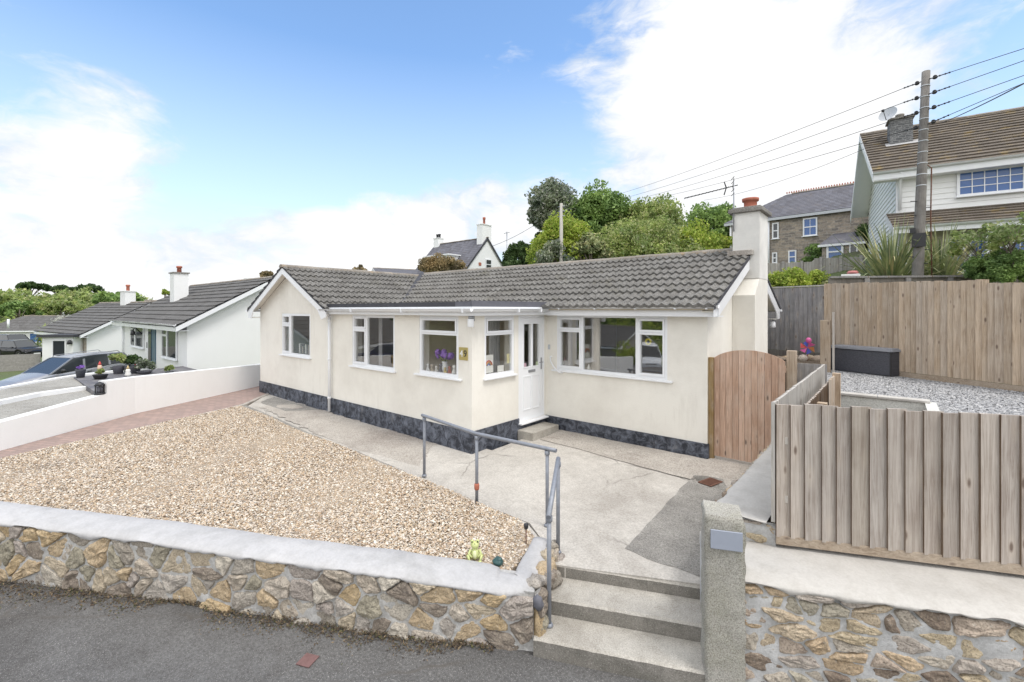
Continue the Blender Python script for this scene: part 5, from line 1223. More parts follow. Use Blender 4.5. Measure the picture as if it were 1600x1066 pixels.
# far left woodland
V = []; C = []; Rr = []
rg = np.random.default_rng(5)
for i in range(210):
    px = rg.uniform(-260, 250); d = rg.uniform(85, 165); q = atd(px, d); z = gz(q.x, q.y)
    topy = 468 + 8 * sin(px * .035) + (px > 90) * 6
    zt = EYE - d * (topy - 484) / FPX
    zc = min(zt - 1.2, z + rg.uniform(1.5, 5.5))
    C.append((q.x, q.y, zc)); Rr.append(rg.uniform(1.6, 3.8))
cl = []; 
for c, r in zip(C, Rr):
    a, b = lumps(c, (r * 1.2, r * 1.2, r), 9, r * .42, int(c[0] * 7) & 1023, -.4); cl.append(crown_pts(a, b, 52, int(r * 99)))
Vw, Fw = leaf_quads(np.concatenate(cl), .38); setp(np_obj('woodland', Vw, Fw, M['leaf_mid']), 'mixed green woodland covering the distant hillside on the left', 'woodland', kind='stuff')
V = []
for i in range(120):
    x_ = -130 + 150 * rg.random(); y_ = -62 - 45 * rg.random(); r = rg.uniform(2.2, 4.5); z_ = gz(x_, y_) + r * .9
    a, b = lumps((x_, y_, z_), (r * 1.3, r * 1.3, r), 9, r * .45, i, -.4); V.append(crown_pts(a, b, 26, i))
Vw, Fw = leaf_quads(np.concatenate(V), .6); setp(np_obj('woodland', Vw, Fw, M['leaf_dark']), 'dark wooded slope across the road, reflected in the bungalow windows', 'woodland', kind='stuff')
def umbrella(px, top, hw, thick, d, seed, label, mat='leaf_dark'):
    q = atz(px, top, d); r = hw * d / FPX; th = thick * d / FPX
    return tree('umbrella_pine', label, (q.x, q.y, gz(q.x, q.y)), q.z - gz(q.x, q.y), (r, r, th), 26, th * .75, 110, .35, mat, seed, trunk=.35, cz=q.z - gz(q.x, q.y) - th, low=-.1)
umbrella(47, 443, 17, 6, 110, 1, 'flat topped pine standing alone above the woodland on the far left')
umbrella(92, 448, 18, 6, 130, 2, 'dark pine crown on the far left skyline, middle of the three skyline pines')
umbrella(138, 447, 13, 6, 130, 3, 'dark pine crown on the skyline nearest the neighbouring chimney')
umbrella(112, 452, 14, 5, 132, 4, 'low dark pine crown between the two taller skyline pines')
hill_tree('oak_tree', 'broad green tree behind the chimney of the farther white bungalow', 183, 452, 36, 490, 75, 'leaf_green', 31, 40, 130, .26)
hill_tree('golden_tree', 'small golden leaved tree between the two white chimneys', 261, 450, 9, 470, 60, 'leaf_yel', 32, 12, 90, .16)
hill_tree('spring_tree', 'bright green rounded tree in front of the woodland left of the palms', 30, 470, 40, 505, 78, 'leaf_green', 33, 40, 120, .26)
hill_tree('spring_tree', 'mid green tree in front of the woodland above the palms', 95, 466, 34, 505, 82, 'leaf_mid', 34, 40, 120, .26)
# cabbage palms with cream flower plumes
q = at(92, 545, -1.9)
for i, (px, top, d, lb) in enumerate([(100, 478, 40, 'tall cabbage palm with cream plumes left of the farther white bungalow'), (78, 497, 39, 'cabbage palm leaning over the black cars')]):
    q = atz(px, top, d); b = Vector((q.x, q.y, gz(q.x, q.y))); hgt = q.z - b.z; t_ = thing('cabbage_palm', lb, 'palm', b); m = MB(); m.tube([b - Z * .2, b + Z * hgt * .8], [.16, .10], 8)
    rnd = random.Random(i); heads = [b + Z * hgt * .75 + Vector((rnd.uniform(-1.1, 1.1), rnd.uniform(-.6, .6), rnd.uniform(-1.0, .0))) for _ in range(7)]
    for hh in heads: m.tube([b + Z * hgt * .45, hh], [.09, .05], 6)
    m.build('trunk', M['bark'], t_); m = MB()
    for hh in heads:
        for k in range(46):
            d_ = Vector((rnd.gauss(0, 1), rnd.gauss(0, 1), rnd.gauss(.3, .8))).normalized(); l = rnd.uniform(.55, .95); s_ = d_.cross(Z).normalized() * .035; mid = hh + d_ * l * .6; e = hh + d_ * l - Z * .18
            b_ = len(m.v); m.v += [tuple(hh - s_), tuple(hh + s_), tuple(mid + s_), tuple(mid - s_), tuple(e)]; m.face(b_, b_ + 1, b_ + 2, b_ + 3); m.face(b_ + 3, b_ + 2, b_ + 4)
    m.build('leaves', M['leaf_dark'] if i == 0 else M['leaf_mid'], t_)
    if i == 0:
        pts = np.concatenate([np.array(hh)[None] + RNG.normal(size=(160, 3)) * [.42, .3, .2] + [0, 0, .45] for hh in heads[:5]]); Vv, Fv = leaf_quads(pts, .09); np_obj('flower_plumes', Vv, Fv, M['plume'], t_)['kind'] = 'stuff'
# right side planting
q = atz(1240, 425, 14.6); bush('euonymus_bush', 'bright yellow green bush above the grey fence beside the chimney', (q.x, q.y, 2.9), (.85, .5, .42), 36, .22, 260, .045, 'leaf_yel', 41)
q = atz(1282, 432, 14.4); bush('variegated_bush', 'pale variegated low bush right of the bright yellow green bush', (q.x, q.y, 3.0), (.45, .35, .25), 20, .15, 260, .04, 'leaf_sedge', 42)
q = atz(1572, 408, 11.5); bush('garden_shrub', 'large bright green flowering shrub behind the fence at the right edge', (q.x, q.y, 3.0), (.72, .5, .45), 46, .20, 330, .038, 'leaf_green', 43)
q = atz(1530, 372, 11.9); tree('loose_shrub', 'loose open shrub with long shoots in front of the weatherboarded house', (q.x, q.y, 2.9), 1.75, (.6, .5, .55), 22, .16, 50, .05, 'leaf_mid', 44, trunk=.03, cat='bush', limbs=20)
q = atz(1585, 365, 11.2); tree('loose_shrub', 'leggy green shrub at the extreme right edge of the picture', (q.x, q.y, 2.9), 1.9, (.5, .4, .7), 20, .20, 60, .05, 'leaf_mid', 45, trunk=.03, cat='bush', limbs=16)
q = atz(1392, 432, 14.3); sword_plant('flax_plant', 'large sword leaved flax clump left of the telegraph pole', (q.x, q.y, 2.95), 260, 2.35, .035, 1.25, 'leaf_sedge', 1)
q = atz(1468, 432, 14.3); sword_plant('flax_plant', 'large sword leaved flax clump right of the telegraph pole', (q.x, q.y, 2.95), 250, 2.25, .035, 1.3, 'leaf_sedge', 2)
# raised timber planter wall behind the fence
pa, pb = atz(1296, 430, 12.9), atz(1625, 428, 12.2); dx = (pb - pa); dx.z = 0; dn = dx.normalized(); nn_ = Vector((dn.y, -dn.x, 0))
tw = thing('timber_retaining_wall', 'dark weathered timber retaining wall under the flax plants', 'wall', (pa.x, pa.y, 2.6))
m = MB(); m.obox((pa.x, pa.y, 2.4), dx, -nn_ * .06, Z * .93); m.build('boards', M['wood_dark'], tw)
m = MB(); m.obox((pa.x, pa.y, 3.335), dx, nn_ * .08, Z * .05); m.build('capping', M['wood_grey'], tw)
for k in range(5): m = MB(); m.obox(Vector((pa.x, pa.y, 2.4)) + dx * (.17 + .2 * k) + nn_ * .001, dn * .12, nn_ * .07, Z * .93); m.build('post', M['wood_grey'], tw)
# grey panel fence in front of the stone house
fa, fb = atd(1196, 21), atd(1352, 19.5); dx = Vector((fb.x - fa.x, fb.y - fa.y, 0)); dn = dx.normalized()
pf = thing('panel_fence', 'pale grey panel fence in front of the stone house', 'fence', (fa.x, fa.y, 3.2))
def pft(s): t_ = s / dx.length; return EYE + 20.2 * (484 - (409 - 5 * (t_ > .5))) / FPX
m = MB(); boards(m, (fa.x, fa.y, 0), dn, Vector((dn.y, -dn.x, 0)), dx.length, lambda s: 3.0, pft, .12, .02, .006, .02, .01, 5); m.build('boards', [m_wood('silver grey panel', [(.46, .45, .43), (.40, .39, .37)]), M['wood_dark']], pf)
for k in range(6): m = MB(); q = Vector((fa.x, fa.y, 0)) + dx * (k / 5.2); m.box(q.x - .05, q.x + .05, q.y - .12, q.y - .03, 3.0, pft(k / 5.2 * dx.length) + .06); m.build('post', M['block'], pf)

# ================================================================== POLES AND WIRES
pb_, pt_ = atd(1431, 13), atd(1447, 13.1); PBt = Vector((pb_.x, pb_.y, 2.2)); PTp = Vector((pt_.x, pt_.y, EYE + 13.1 * (484 - 112) / FPX))
po = thing('telegraph_pole', 'tall leaning wooden telegraph pole with white bands and insulators', 'pole', PBt)
m = MB(); m.tube([PBt + (PTp - PBt) * t_ for t_ in (0, .25, .5, .75, 1)], [.145, .13, .12, .105, .095], 16); m.build('shaft', M['wood_pole'], po)
ax = (PTp - PBt).normalized()
for k in range(13):
    m = MB()
    c = PBt + (PTp - PBt) * (.40 + .045 * k); rr_ = .135 - .03 * (.4 + .045 * k); m.tube([c - ax * .012 + Z * .0, c + ax * .012], rr_, 16); m.build('band', M['pvc_grey'], po)
m = MB()
for k in range(10):
    c = PBt + (PTp - PBt) * (.22 + .028 * k); s_ = (-1) ** k; m.tube([c, c + UR * .24 * s_ - Y * .1], .012, 5)
m.build('step_irons', M['black'], po)
m = MB(); c = PBt + (PTp - PBt) * .30; m.obox(c + Vector((-.16, -.26, -.1)), (.3, 0, 0), (0, .1, 0), (0, 0, .38)); m.obox(c + Vector((-.2, -.22, .3)), (.12, 0, 0), (0, .1, 0), (0, 0, .14)); m.build('junction_box', M['black'], po)
m = MB(); c1 = PBt + (PTp - PBt) * .62; m.tube([c1 + UR * .1, c1 + UR * .22 - Z * .1, c1 + UR * .2 - Z * 1.5, c1 + UR * .24 - Z * 4.0], .016, 6); m.build('cable', M['rust'], po)
q2 = atd(877, 40); P2 = Vector((q2.x, q2.y, gz(q2.x, q2.y))); 
p2 = thing('wooden_pole', 'distant slim wooden pole among the hilltop trees', 'pole', P2); zt2 = EYE + 40 * (484 - 312) / FPX
qq = atz(877, 318, 28.5); P2 = Vector((qq.x, qq.y, 2.0)); p2.location = P2; ORG[p2.name] = P2; zt2 = qq.z
m = MB(); m.tube([P2, Vector((P2.x, P2.y, zt2))], [.13, .10], 10); m.build('shaft', m_flat('pale pole timber', (.42, .40, .36), .9), p2)
m = MB(); [m.tube([(P2.x - .25, P2.y, zt2 - .3 * k - .2), (P2.x + .25, P2.y, zt2 - .3 * k - .2)], .03, 6) for k in range(3)]; m.build('brackets', M['grey_metal'], p2)
def wire(a, b, sag, label, r=.009, n=24, group='overhead wires'):
    a, b = Vector(a), Vector(b); m = MB(); m.tube([a + (b - a) * (k / n) - Z * sag * 4 * (k / n) * (1 - k / n) for k in range(n + 1)], r, 5)
    o = m.build('overhead_wire', M['black'], None); return setp(o, label, 'wire', group)
far = Vector((-24.5, 36.0, 13.0)); dirL = (far - PTp); dirL.z = 0; dirL.normalize(); lev = ['top', 'second', 'third', 'lowest']
RE = PTp - dirL * 26
for k in range(4):
    fr_ = .965 - .062 * k; c = PBt + (PTp - PBt) * fr_
    lpx, lpy = [(975, 297), (985, 303), (1000, 306), (1010, 309)][k]; dl = 34; e = atz(lpx, lpy, dl)
    d1 = (e - c).normalized(); ins = po
    e2 = atz(1600, [76, 95, 118, 130][k], 11.0); d2 = (e2 - c).normalized()
    for dd, nm in ((d1, 0), (d2, 1)):
        m = MB(); s0 = c + dd * .14; m.tube([c, c + dd * .62], .014, 6); m.lathe((s0.x + dd.x * .1, s0.y + dd.y * .1, s0.z + dd.z * .1 - .05), [(.03, 0), (.055, .02), (.055, .05), (.03, .06), (.045, .07), (.045, .09), (.02, .11)], 10)
        for t_ in (.36, .5, .6): p = c + dd * t_; m.ball(p, (.025, .025, .025), 6, 5)
        m.build('insulator', M['black'], po)
    wire(c + d1 * .6, e + (e - c) * .35, .25, lev[k] + ' wire running left from the telegraph pole over the hilltop trees')
    wire(c + d2 * .6, c + d2 * 14, .0, lev[k] + ' wire running right from the telegraph pole out of the picture')
a_ = atz(1600, 128, 9); b_ = atz(1488, 184, 15); wire(a_ + (a_ - b_) * .3, b_ + (b_ - a_) * .25, .05, 'thick cable crossing the sky above the ridge of the weatherboarded house', .014)
a_ = atz(1350, 233, 19); b_ = atz(1100, 313, 33); wire(a_ , b_, .3, 'thin service wire dropping from the weatherboarded house gable towards the trees')
a_ = atz(838, 350, 45); b_ = atz(745, 392, 46); wire(a_, b_, .3, 'thin wire between the far white house and the tall evergreen tree', .02)
m = MB(); q = atz(792, 362, 47); m.tube([(q.x, q.y, 4), (q.x, q.y, q.z)], .05, 6); m.tube([(q.x - .4, q.y, q.z - .15), (q.x + .4, q.y, q.z - .1)], .03, 5); setp(m.build('mast', M['grey_metal']), 'thin white mast behind the far white gabled house', 'mast')
# ================================================================== HOUSES BEYOND
def ext_house(name, label, P0, e1, L, W, zg, ze, zr, wallm, roofm, ov=.3, gov=.3, courses=9, per=.33, amp=0., barge='pvc', cat='house', hip=(0, 0), lip=.02):
    """P0 front-left eave corner of the walls, e1 along the front to the right, depth W behind."""
    e1 = Vector((*e1, 0)).normalized(); e2 = Vector((-e1.y, e1.x, 0)); P0 = Vector((P0[0], P0[1], 0)); o = thing(name, label, cat, (P0.x, P0.y, zg))
    def q(a, b, z): p = P0 + e1 * a + e2 * b; return (p.x, p.y, z)
    m = MB(); sl = (zr - ze) / (W / 2)
    m.ext([q(0, 0, zg), q(0, W, zg), q(0, W, ze), q(0, W / 2, zr - .05), q(0, 0, ze)] if not hip[0] else [q(0, 0, zg), q(0, W, zg), q(0, W, ze), q(0, 0, ze)], e1 * L) if not any(hip) else m.obox(q(0, 0, zg), e1 * L, e2 * W, Z * (ze - zg))
    wall = m.build('wall', M[wallm], o)
    m = MB(); Sl = math.hypot(W / 2 + ov, (W / 2 + ov) * sl); zb = zr + .04
    h0, h1 = hip
    if not any(hip):
        for s, f in ((-1, 1), (1, -1)):
            tile_roof(m, q(-gov, W / 2, zb), e1, (e2 * s - Z * sl), L + 2 * gov, Sl, courses, per, amp, lip, 4, s)
    else:
        ap0, ap1 = q(h0, W / 2, zb), q(L - h1, W / 2, zb); zo = ze - ov * sl + .04
        cs = [q(-ov, -ov, zo), q(L + ov, -ov, zo), q(L + ov, W + ov, zo), q(-ov, W + ov, zo)]
        def panel(A, B, C, D):                       # eave A-B, top D-C, stepped courses
            A, B, C, D = map(Vector, (A, B, C, D)); nr = (B - A).cross(D - A).normalized(); nr = nr if nr.z > 0 else -nr; n = courses
            for i in range(n):
                f = lambda t_, P, Q: P + (Q - P) * t_
                t0, t1 = i / n, (i + 1) / n
                a, b, c, d = f(t0, A, D) + nr * lip, f(t0, B, C) + nr * lip, f(t1, B, C), f(t1, A, D); a2, b2 = f(t0, A, D) - nr * .02, f(t0, B, C) - nr * .02
                m.quad(a, b, c, d); m.quad(a2, b2, b, a)
        panel(cs[0], cs[1], ap1, ap0); panel(cs[2], cs[3], ap0, ap1); panel(cs[3], cs[0], ap0, ap0) if h0 else None; panel(cs[1], cs[2], ap1, ap1) if h1 else None
        m.add([cs[0], cs[1], cs[2], cs[3]], [(0, 1, 2, 3)])
    roof = m.build('roof', M[roofm], o)
    m = MB()
    if not any(hip):
        for b0, b1 in ((-ov, W / 2), (W + ov, W / 2)):
            for a in (-gov, L + gov - .03):
                zz0 = ze - ov * sl + .0
                m.ext([q(a, b0, zz0 - .02), q(a, b1, zr + .0), q(a, b1, zr - .2), q(a, b0, zz0 - .22)], e1 * .03)
        for s in (-ov, W + ov - .03): m.obox(q(-gov, s, ze - ov * sl - .2), e1 * (L + 2 * gov), e2 * .03, Z * .18)
        for b0, b1 in ((-ov + .03, .0), (W, W + ov - .03)): m.obox(q(-gov + .03, b0, ze - ov * sl - .19), e1 * (L + 2 * gov - .06), e2 * (b1 - b0), Z * .02)
        m.build('fascia', M[barge], o)
        for a, b in ((-gov + .031, -.002), (L + .002, L + gov - .031)):
            m = MB()
            for s in (-1, 1):
                m.ext([q(a, W / 2, zr - .02), q(b, W / 2, zr - .02), q(b, W / 2 + s * (W / 2 + ov), ze - ov * sl - .03), q(a, W / 2 + s * (W / 2 + ov), ze - ov * sl - .03)], (0, 0, -.015))
            m.build('soffit', M[barge], o)
    else:
        m.obox(q(-ov, -ov, ze - ov * sl - .14), e1 * (L + 2 * ov), e2 * .03, Z * .16); m.obox(q(-ov, -ov + .031, ze - ov * sl - .14), e1 * .03, e2 * (W + 2 * ov - .06), Z * .16); m.build('fascia', M[barge], o)
    m = MB(); ridge(m, q(-gov + h0 + (.3 if h0 else 0), W / 2, zb), q(L + gov - h1, W / 2, zb), .12); m.build('ridge_tiles', M['ridge'], roof)
    return o, q, e1, e2
def chimney(o, q, a, b, w, d, z0, z1, mat, pots=1, cap='concrete_dark', potm='terra', ph=.38):
    m = MB(); p = Vector(q(a - w / 2, b - d / 2, z0)); e1 = (Vector(q(1, 0, 0)) - Vector(q(0, 0, 0))); e2 = (Vector(q(0, 1, 0)) - Vector(q(0, 0, 0)))
    m.obox(p, e1 * w, e2 * d, Z * (z1 - z0)); c = m.build('chimney', M[mat], o)
    m = MB(); m.obox(p - (e1 + e2) * .06 + Z * (z1 - z0 + .002), e1 * (w + .12), e2 * (d + .12), Z * .07); m.build('cap', M[cap], c)
    for k in range(pots):
        m = MB(); t_ = q(a + (k - (pots - 1) / 2) * .35, b, z1 + .07); m.lathe(t_, [(.12, 0), (.11, ph * .7), (.15, ph * .72), (.15, ph * .95), (.12, ph)], 12); m.build('pot', M[potm], c)
    return c
def win(o, q, e1, e2, a, w, z, h, panes=None, side='front', glass='glassb', bars=None, name='window', W=0, sill=True, fr='pvc'):
    if side == 'front': O, U, N = Vector(q(a, -.02, z)), e1, -e2
    elif side == 'right': O, U, N = Vector(q(W + .02, a, z)), e2, e1
    else: O, U, N = Vector(q(-.02, a, z)), -e2, -e1
    panes = panes or [(.06, w - .06, .06, h - .06)]
    return window(o, O, U, N, w, h, panes, glass, sill, bars, mat=fr, name=name, solid=True)

# neighbouring white bungalow on the left
N1, q1, a1, b1 = ext_house('white_bungalow', 'nearer white bungalow with grey tiled roof and dark blue door left of the cream bungalow', (-36.2, 6.2), (1, 0), 12.5, 7.2, -.95, 2.0, 4.02, 'white_render', 'tile2', .5, .35, 11, .3, .018, lip=.045)
def n1x(px): r = ray(px); return r[0] / r[1] * 6.2 + 36.2
for pa_, pb_2, zz, hh in ((206, 226, .35, 1.45), (255, 278, .15, 1.55)):
    x0, x1 = n1x(pa_), n1x(pb_2); wv = x1 - x0
    win(N1, q1, a1, b1, x0, wv, zz, hh, [(.07, wv * .33, .07, hh * .66), (.07, wv * .33, hh * .72, hh - .07), (wv * .40, wv - .07, .07, hh - .07)], glass='glassd')
x0, x1 = n1x(233), n1x(244); m = MB(); m.obox(q1(x0, -.04, -.30), a1 * (x1 - x0), b1 * .039, Z * 2.1); dd = m.build('door', M['doorblue'], N1)
m = MB(); m.obox(q1(x0 + .08, -.06, -.2), a1 * ((x1 - x0) * .42), b1 * .019, Z * 1.9); m.build('glazing', M['glassd'], dd)
c = chimney(N1, q1, 4.15, 1.8, .82, .7, 2.6, 4.54, 'white_brick', 1, ph=.38)
# place it by eye: chimney stands just in front of the ridge
m = MB(); m.tube([q1(x0 - 1.35, -.05, 1.15), q1(x0 - 1.3, -.35, 1.5), q1(x0 - .9, -.5, 1.35)], .03, 6); m.lathe(q1(x0 - .9, -.5, 1.1), [(.1, 0), (.12, .02), (.08, .2), (.03, .25)], 10); m.build('door_lamp', M['black'], N1)
m = MB(); m.obox(q1(n1x(229), -.03, .2), a1 * .5, b1 * .02, Z * .3); m.build('number_one', M['black'], N1) if False else None
text('number_one', '1', .45, Vector(q1(n1x(229) + .2, -.03, .55)), FRONT, M['black'], N1, .01)
downpipe('downpipe', q1(.25, -.08, 1.7), q1(.25, -.08, -.9), N1, M['pvc'], .05)
m = MB(); m.smooth = True; gutter(m, q1(-.4, -.56, 1.82), q1(12.9, -.56, 1.82), .07); m.build('gutter', M['pvc'], N1)

# second bungalow, farther left
e = Vector((.989, .149, 0)); N2, q2_, a2, b2 = ext_house('far_white_bungalow', 'farther white bungalow with stone pillar and flat roofed porch behind the silver car', (-52.7, 4.0), (.989, .149), 9.5, 7.4, -2.2, .95, 3.0, 'white_render', 'tile2', .45, .4, 11, .33, 0, lip=.05)
m = MB(); m.obox(q2_(7.4, -.12, -2.2), a2 * 2.1, b2 * .119, Z * 3.0); m.build('stone_pillar', M['stonehouse'], N2)
# flat roofed porch, corner located from the picture
pA = atd(66, 31.0); pB = atd(114, 31.2); u_ = Vector((pB.x - pA.x, pB.y - pA.y, 0)); Lp = u_.length; u_.normalize(); v_ = Vector((-u_.y, u_.x, 0))
m = MB(); m.obox((pA.x, pA.y, -2.2), u_ * Lp, v_ * 1.6, Z * 2.78); pw_ = m.build('porch', M['white_render'], N2)
m = MB(); m.obox(Vector((pA.x, pA.y, .585)) - u_ * .2 - v_ * .2, u_ * (Lp + .4), v_ * 1.9, Z * .16); m.build('porch_roof', M['felt'], N2)
wp_ = Lp * .46; window(pw_, Vector((pA.x, pA.y, -.75)) + u_ * Lp * .33 - v_ * .012, u_, -v_, wp_, 1.15, [(.07, wp_ - .07, .07, 1.08)], 'glassd', solid=True)
window(pw_, Vector((pA.x, pA.y, -1.0)) + v_ * 1.4 - u_ * .012, -v_, -u_, 1.2, 1.4, [(.07, .56, .07, 1.33), (.64, 1.13, .07, 1.33)], 'glassd', name='side_window', solid=True)
m = MB(); m.obox(Vector((pA.x, pA.y, -1.15)) + u_ * Lp * .52 - v_ * .01, u_ * .6, v_ * .009, Z * .07); m.build('letterbox', M['black'], pw_)
m = MB(); m.lathe(Vector((pA.x, pA.y, .1)) + u_ * Lp * .95 - v_ * .15, [(.12, 0), (.15, .02), (.1, .25), (.04, .3)], 10); m.build('porch_lamp', M['black'], pw_)
cc = atz(200, 487, 37); chm = chimney(N2, lambda a, b, z: (cc.x + a * a2.x + b * b2.x, cc.y + a * a2.y + b * b2.y, z), 0, 0, .95, .7, 1.0, EYE + 37 * (484 - 456) / FPX, 'white_brick', 1, 'white_brick', ph=.5)
# small far houses
p = atd(-30, 60); uu = Vector((.62, .78, 0))
N3, q3, a3, b3 = ext_house('grey_roofed_bungalow', 'low bungalow with broad grey roof at the far left edge behind the black cars', (p.x, p.y), (.62, .78), 9.5, 6.5, -3.2, -.15, 1.55, 'white_render', 'tile2', .4, .3, 9, .33, 0, hip=(2.5, 2.5))
win(N3, q3, a3, b3, 5.4, 1.5, -1.9, 1.2, glass='glassb')
m = MB(); q = atz(13, 505, 58); m.tube([(q.x, q.y, .1), (q.x, q.y, q.z + .5)], .12, 8); setp(m.build('flue', M['pvc']), 'short white flue on the grey roof at the far left', 'flue')
p = atd(228, 62); N4, q4, a4, b4 = ext_house('small_far_house', 'tiny white gabled house with brown roof between the two neighbour chimneys', (p.x, p.y), (.2, .98), 6, 8.5, -3, 2.55, 3.75, 'white_render', 'tile_brown', .2, .2, 6, .4, 0)
p = atd(389, 48); m = MB(); z_ = EYE + 48 * (484 - 432) / FPX; m.box(p.x - .35, p.x + .35, p.y - .3, p.y + .3, 1, z_ - .3); m.box(p.x - .42, p.x + .42, p.y - .37, p.y + .37, z_ - .3, z_ - .2)
setp(m.build('chimney_stack', M['white_brick']), 'small white chimney stack peeping above the nearer white bungalow roof', 'chimney')
p = atz(612, 432, 48); N5, q5, a5, b5 = ext_house('low_grey_house', 'low grey gabled roof just above the tiles at the valley of the bungalow', (p.x - 2.2, p.y), (.35, .94), 7.0, 4.4, 0, EYE + 48 * (484 - 428) / FPX, EYE + 48 * (484 - 415) / FPX, 'leadgrey', 'leadgrey', .2, .2, 5, .4, 0)
# far white house with slate roof, dormer and two chimneys
N6, q6, a6, b6 = ext_house('slate_house', 'white gabled house with steep slate roof, dormer and two chimneys beyond the roof ridge', (-38.4, 28.9), (1, 0), 7.6, 8.0, 1.0, 5.2, 9.5, 'white_render', 'slate', .3, .12, 22, .3, 0, barge='felt', lip=.012)
chimney(N6, q6, 7.2, 4.0, .75, 1.3, 8.6, 10.75, 'white_brick', 1, 'white_brick', ph=.75); c = chimney(N6, q6, .4, 4.0, .75, .75, 8.6, 10.1, 'white_brick', 2, 'white_brick', 'black', ph=.45)
win(N6, q6, a6, b6, 3.75, .85, 5.9, 1.5, [(.07, .78, .07, .95), (.07, .78, 1.02, 1.43)], 'right', 'glassd', W=7.6)
m = MB(); m.obox(q6(7.62, 2.8, 6.7), a6 * .02, b6 * .35, Z * .3); m.build('vent', M['terra'], N6)
m = MB(); m.obox(q6(2.0, .9, 6.2), a6 * 3.5, b6 * 2.4, Z * 1.5); dm_ = m.build('dormer', M['white_render'], N6)
m = MB(); m.obox(q6(1.85, .7, 7.701), a6 * 3.8, b6 * 2.9, Z * .12); m.build('dormer_roof', M['pvc'], dm_)
window(dm_, q6(2.1, .88, 6.45), a6, -b6, 2.3, 1.2, [(.1, 1.1, .08, 1.12), (1.2, 2.2, .08, 1.12)], 'glassb', False, solid=True)

# granite terrace house behind
e1v = Vector((.995, -.0976, 0)); 
N7, q7, a7, b7 = ext_house('stone_house', 'old brown stone house with slate roof and sash windows behind the chimney', (-8.55, 32.75), (.996, -.088), 13.0, 6.4, 3.0, 8.3, 10.2, 'stonehouse', 'slate', .25, 0, 16, .3, 0, hip=(2.6, .01), barge='pvc_grey', lip=.014)
def h7(px, y0, y1, wpx):
    r = ray(px); # intersect the facade plane
    P0_ = Vector((-8.55, 32.75)); n = Vector((b7.x, b7.y)); d = P0_.dot(n) / (r[0] * n.x + r[1] * n.y); p = Vector((r[0] * d, r[1] * d)); a = (p - P0_).dot(Vector((a7.x, a7.y)))
    return a, EYE - d * (y1 - 484) / FPX, (y1 - y0) * d / FPX, wpx * d / FPX
for px, y0, y1, wx, bb in ((1207, 349, 374, 9, 1), (1255, 342, 370, 19, 2), (1207, 395, 412, 7, 1), (1232, 392, 412, 11, 1)):
    a, z0, hh, ww = h7(px, y0, y1, wx); f = win(N7, q7, a7, b7, a, ww, z0, hh, [(.07, ww - .07, .07, hh / 2 - .03), (.07, ww - .07, hh / 2 + .03, hh - .07)], glass='glassd' if px < 1210 else 'glassb', bars=[((.07, ww - .07, .07, hh - .07), 2, 1)] if bb == 2 else None)
a, z0, hh, ww = h7(1291, 380, 408, 50)
m = MB(); m.obox(q7(a, -1.1, 3.0), a7 * ww, b7 * 1.099, Z * (z0 + hh - .25 - 3.0)); bay = m.build('bay', M['stonehouse'], N7)
m = MB(); zt = z0 + hh - .25
A_ = [q7(a - .15, -1.25, zt), q7(a + ww + .15, -1.25, zt), q7(a + ww - .35, -.003, zt + .75), q7(a + .35, -.003, zt + .75), q7(a - .15, -.003, zt), q7(a + ww + .15, -.003, zt)]
m.add(A_, [(0, 1, 2, 3), (4, 0, 3), (1, 5, 2), (0, 4, 5, 1)]); m.build('bay_roof', M['slate'], bay)
m = MB(); m.obox(q7(a - .17, -1.27, zt - .1), a7 * (ww + .34), b7 * .03, Z * .12); m.build('bay_gutter', M['pvc'], bay)
window(bay, q7(a + ww * .12, -1.11, z0 - .05), a7, -b7, ww * .42, hh * .82, [(.1, ww * .42 - .1, .1, hh * .38), (.1, ww * .42 - .1, hh * .46, hh * .82 - .08)], 'glassb', solid=True)
window(bay, q7(a + ww * .68, -1.11, z0 - .05), a7, -b7, ww * .2, hh * .82, [(.06, ww * .2 - .06, .1, hh * .82 - .08)], 'glassd', solid=True)
a, *_ = h7(1201.5, 300, 340, 3); downpipe('downpipe', q7(a, -.08, 8.2), q7(a, -.08, 4.4), N7, M['pvc'], .06); a, *_ = h7(1142.5, 300, 340, 3); downpipe('downpipe', q7(a, -.08, 8.2), q7(a, -.08, 4.4), N7, M['pvc'], .06)
m = MB(); z_ = 10.3
for k in range(75): p = q7(2.6 + k * .14, 3.2, z_); m.ext([(p[0] - .05, p[1], p[2]), (p[0] + .05, p[1], p[2]), (p[0] + .02, p[1], p[2] + .12), (p[0] - .02, p[1], p[2] + .12)], (0, .04, 0))
m.build('ridge_crest', M['terra'], N7)
a, z0, hh, ww = h7(1268, 366, 412, 36); p = q7(a + .3, -.5, 4.5); bush('climbing_shrub', 'dark leafy climber with pale flowers on the front of the stone house', (p[0], p[1], 4.1), (.62, .35, 1.05), 30, .3, 150, .09, 'leaf_green', 51)
a, z0, hh, ww = h7(1343, 343, 400, 10); p = q7(a + .2, -.4, 4.5); bush('climbing_shrub', 'dark narrow climber on the stone wall beside the weatherboarded house', (p[0], p[1], 4.6), (.35, .3, 1.3), 22, .3, 130, .09, 'leaf_dark', 52)
a, z0, hh, ww = h7(1245, 398, 414, 10); p = q7(a, -.6, 4.5); bush('low_shrub', 'low pale leafed shrub at the foot of the stone house', (p[0], p[1], 4.5), (.5, .3, .4), 16, .25, 120, .08, 'leaf_mid', 53)
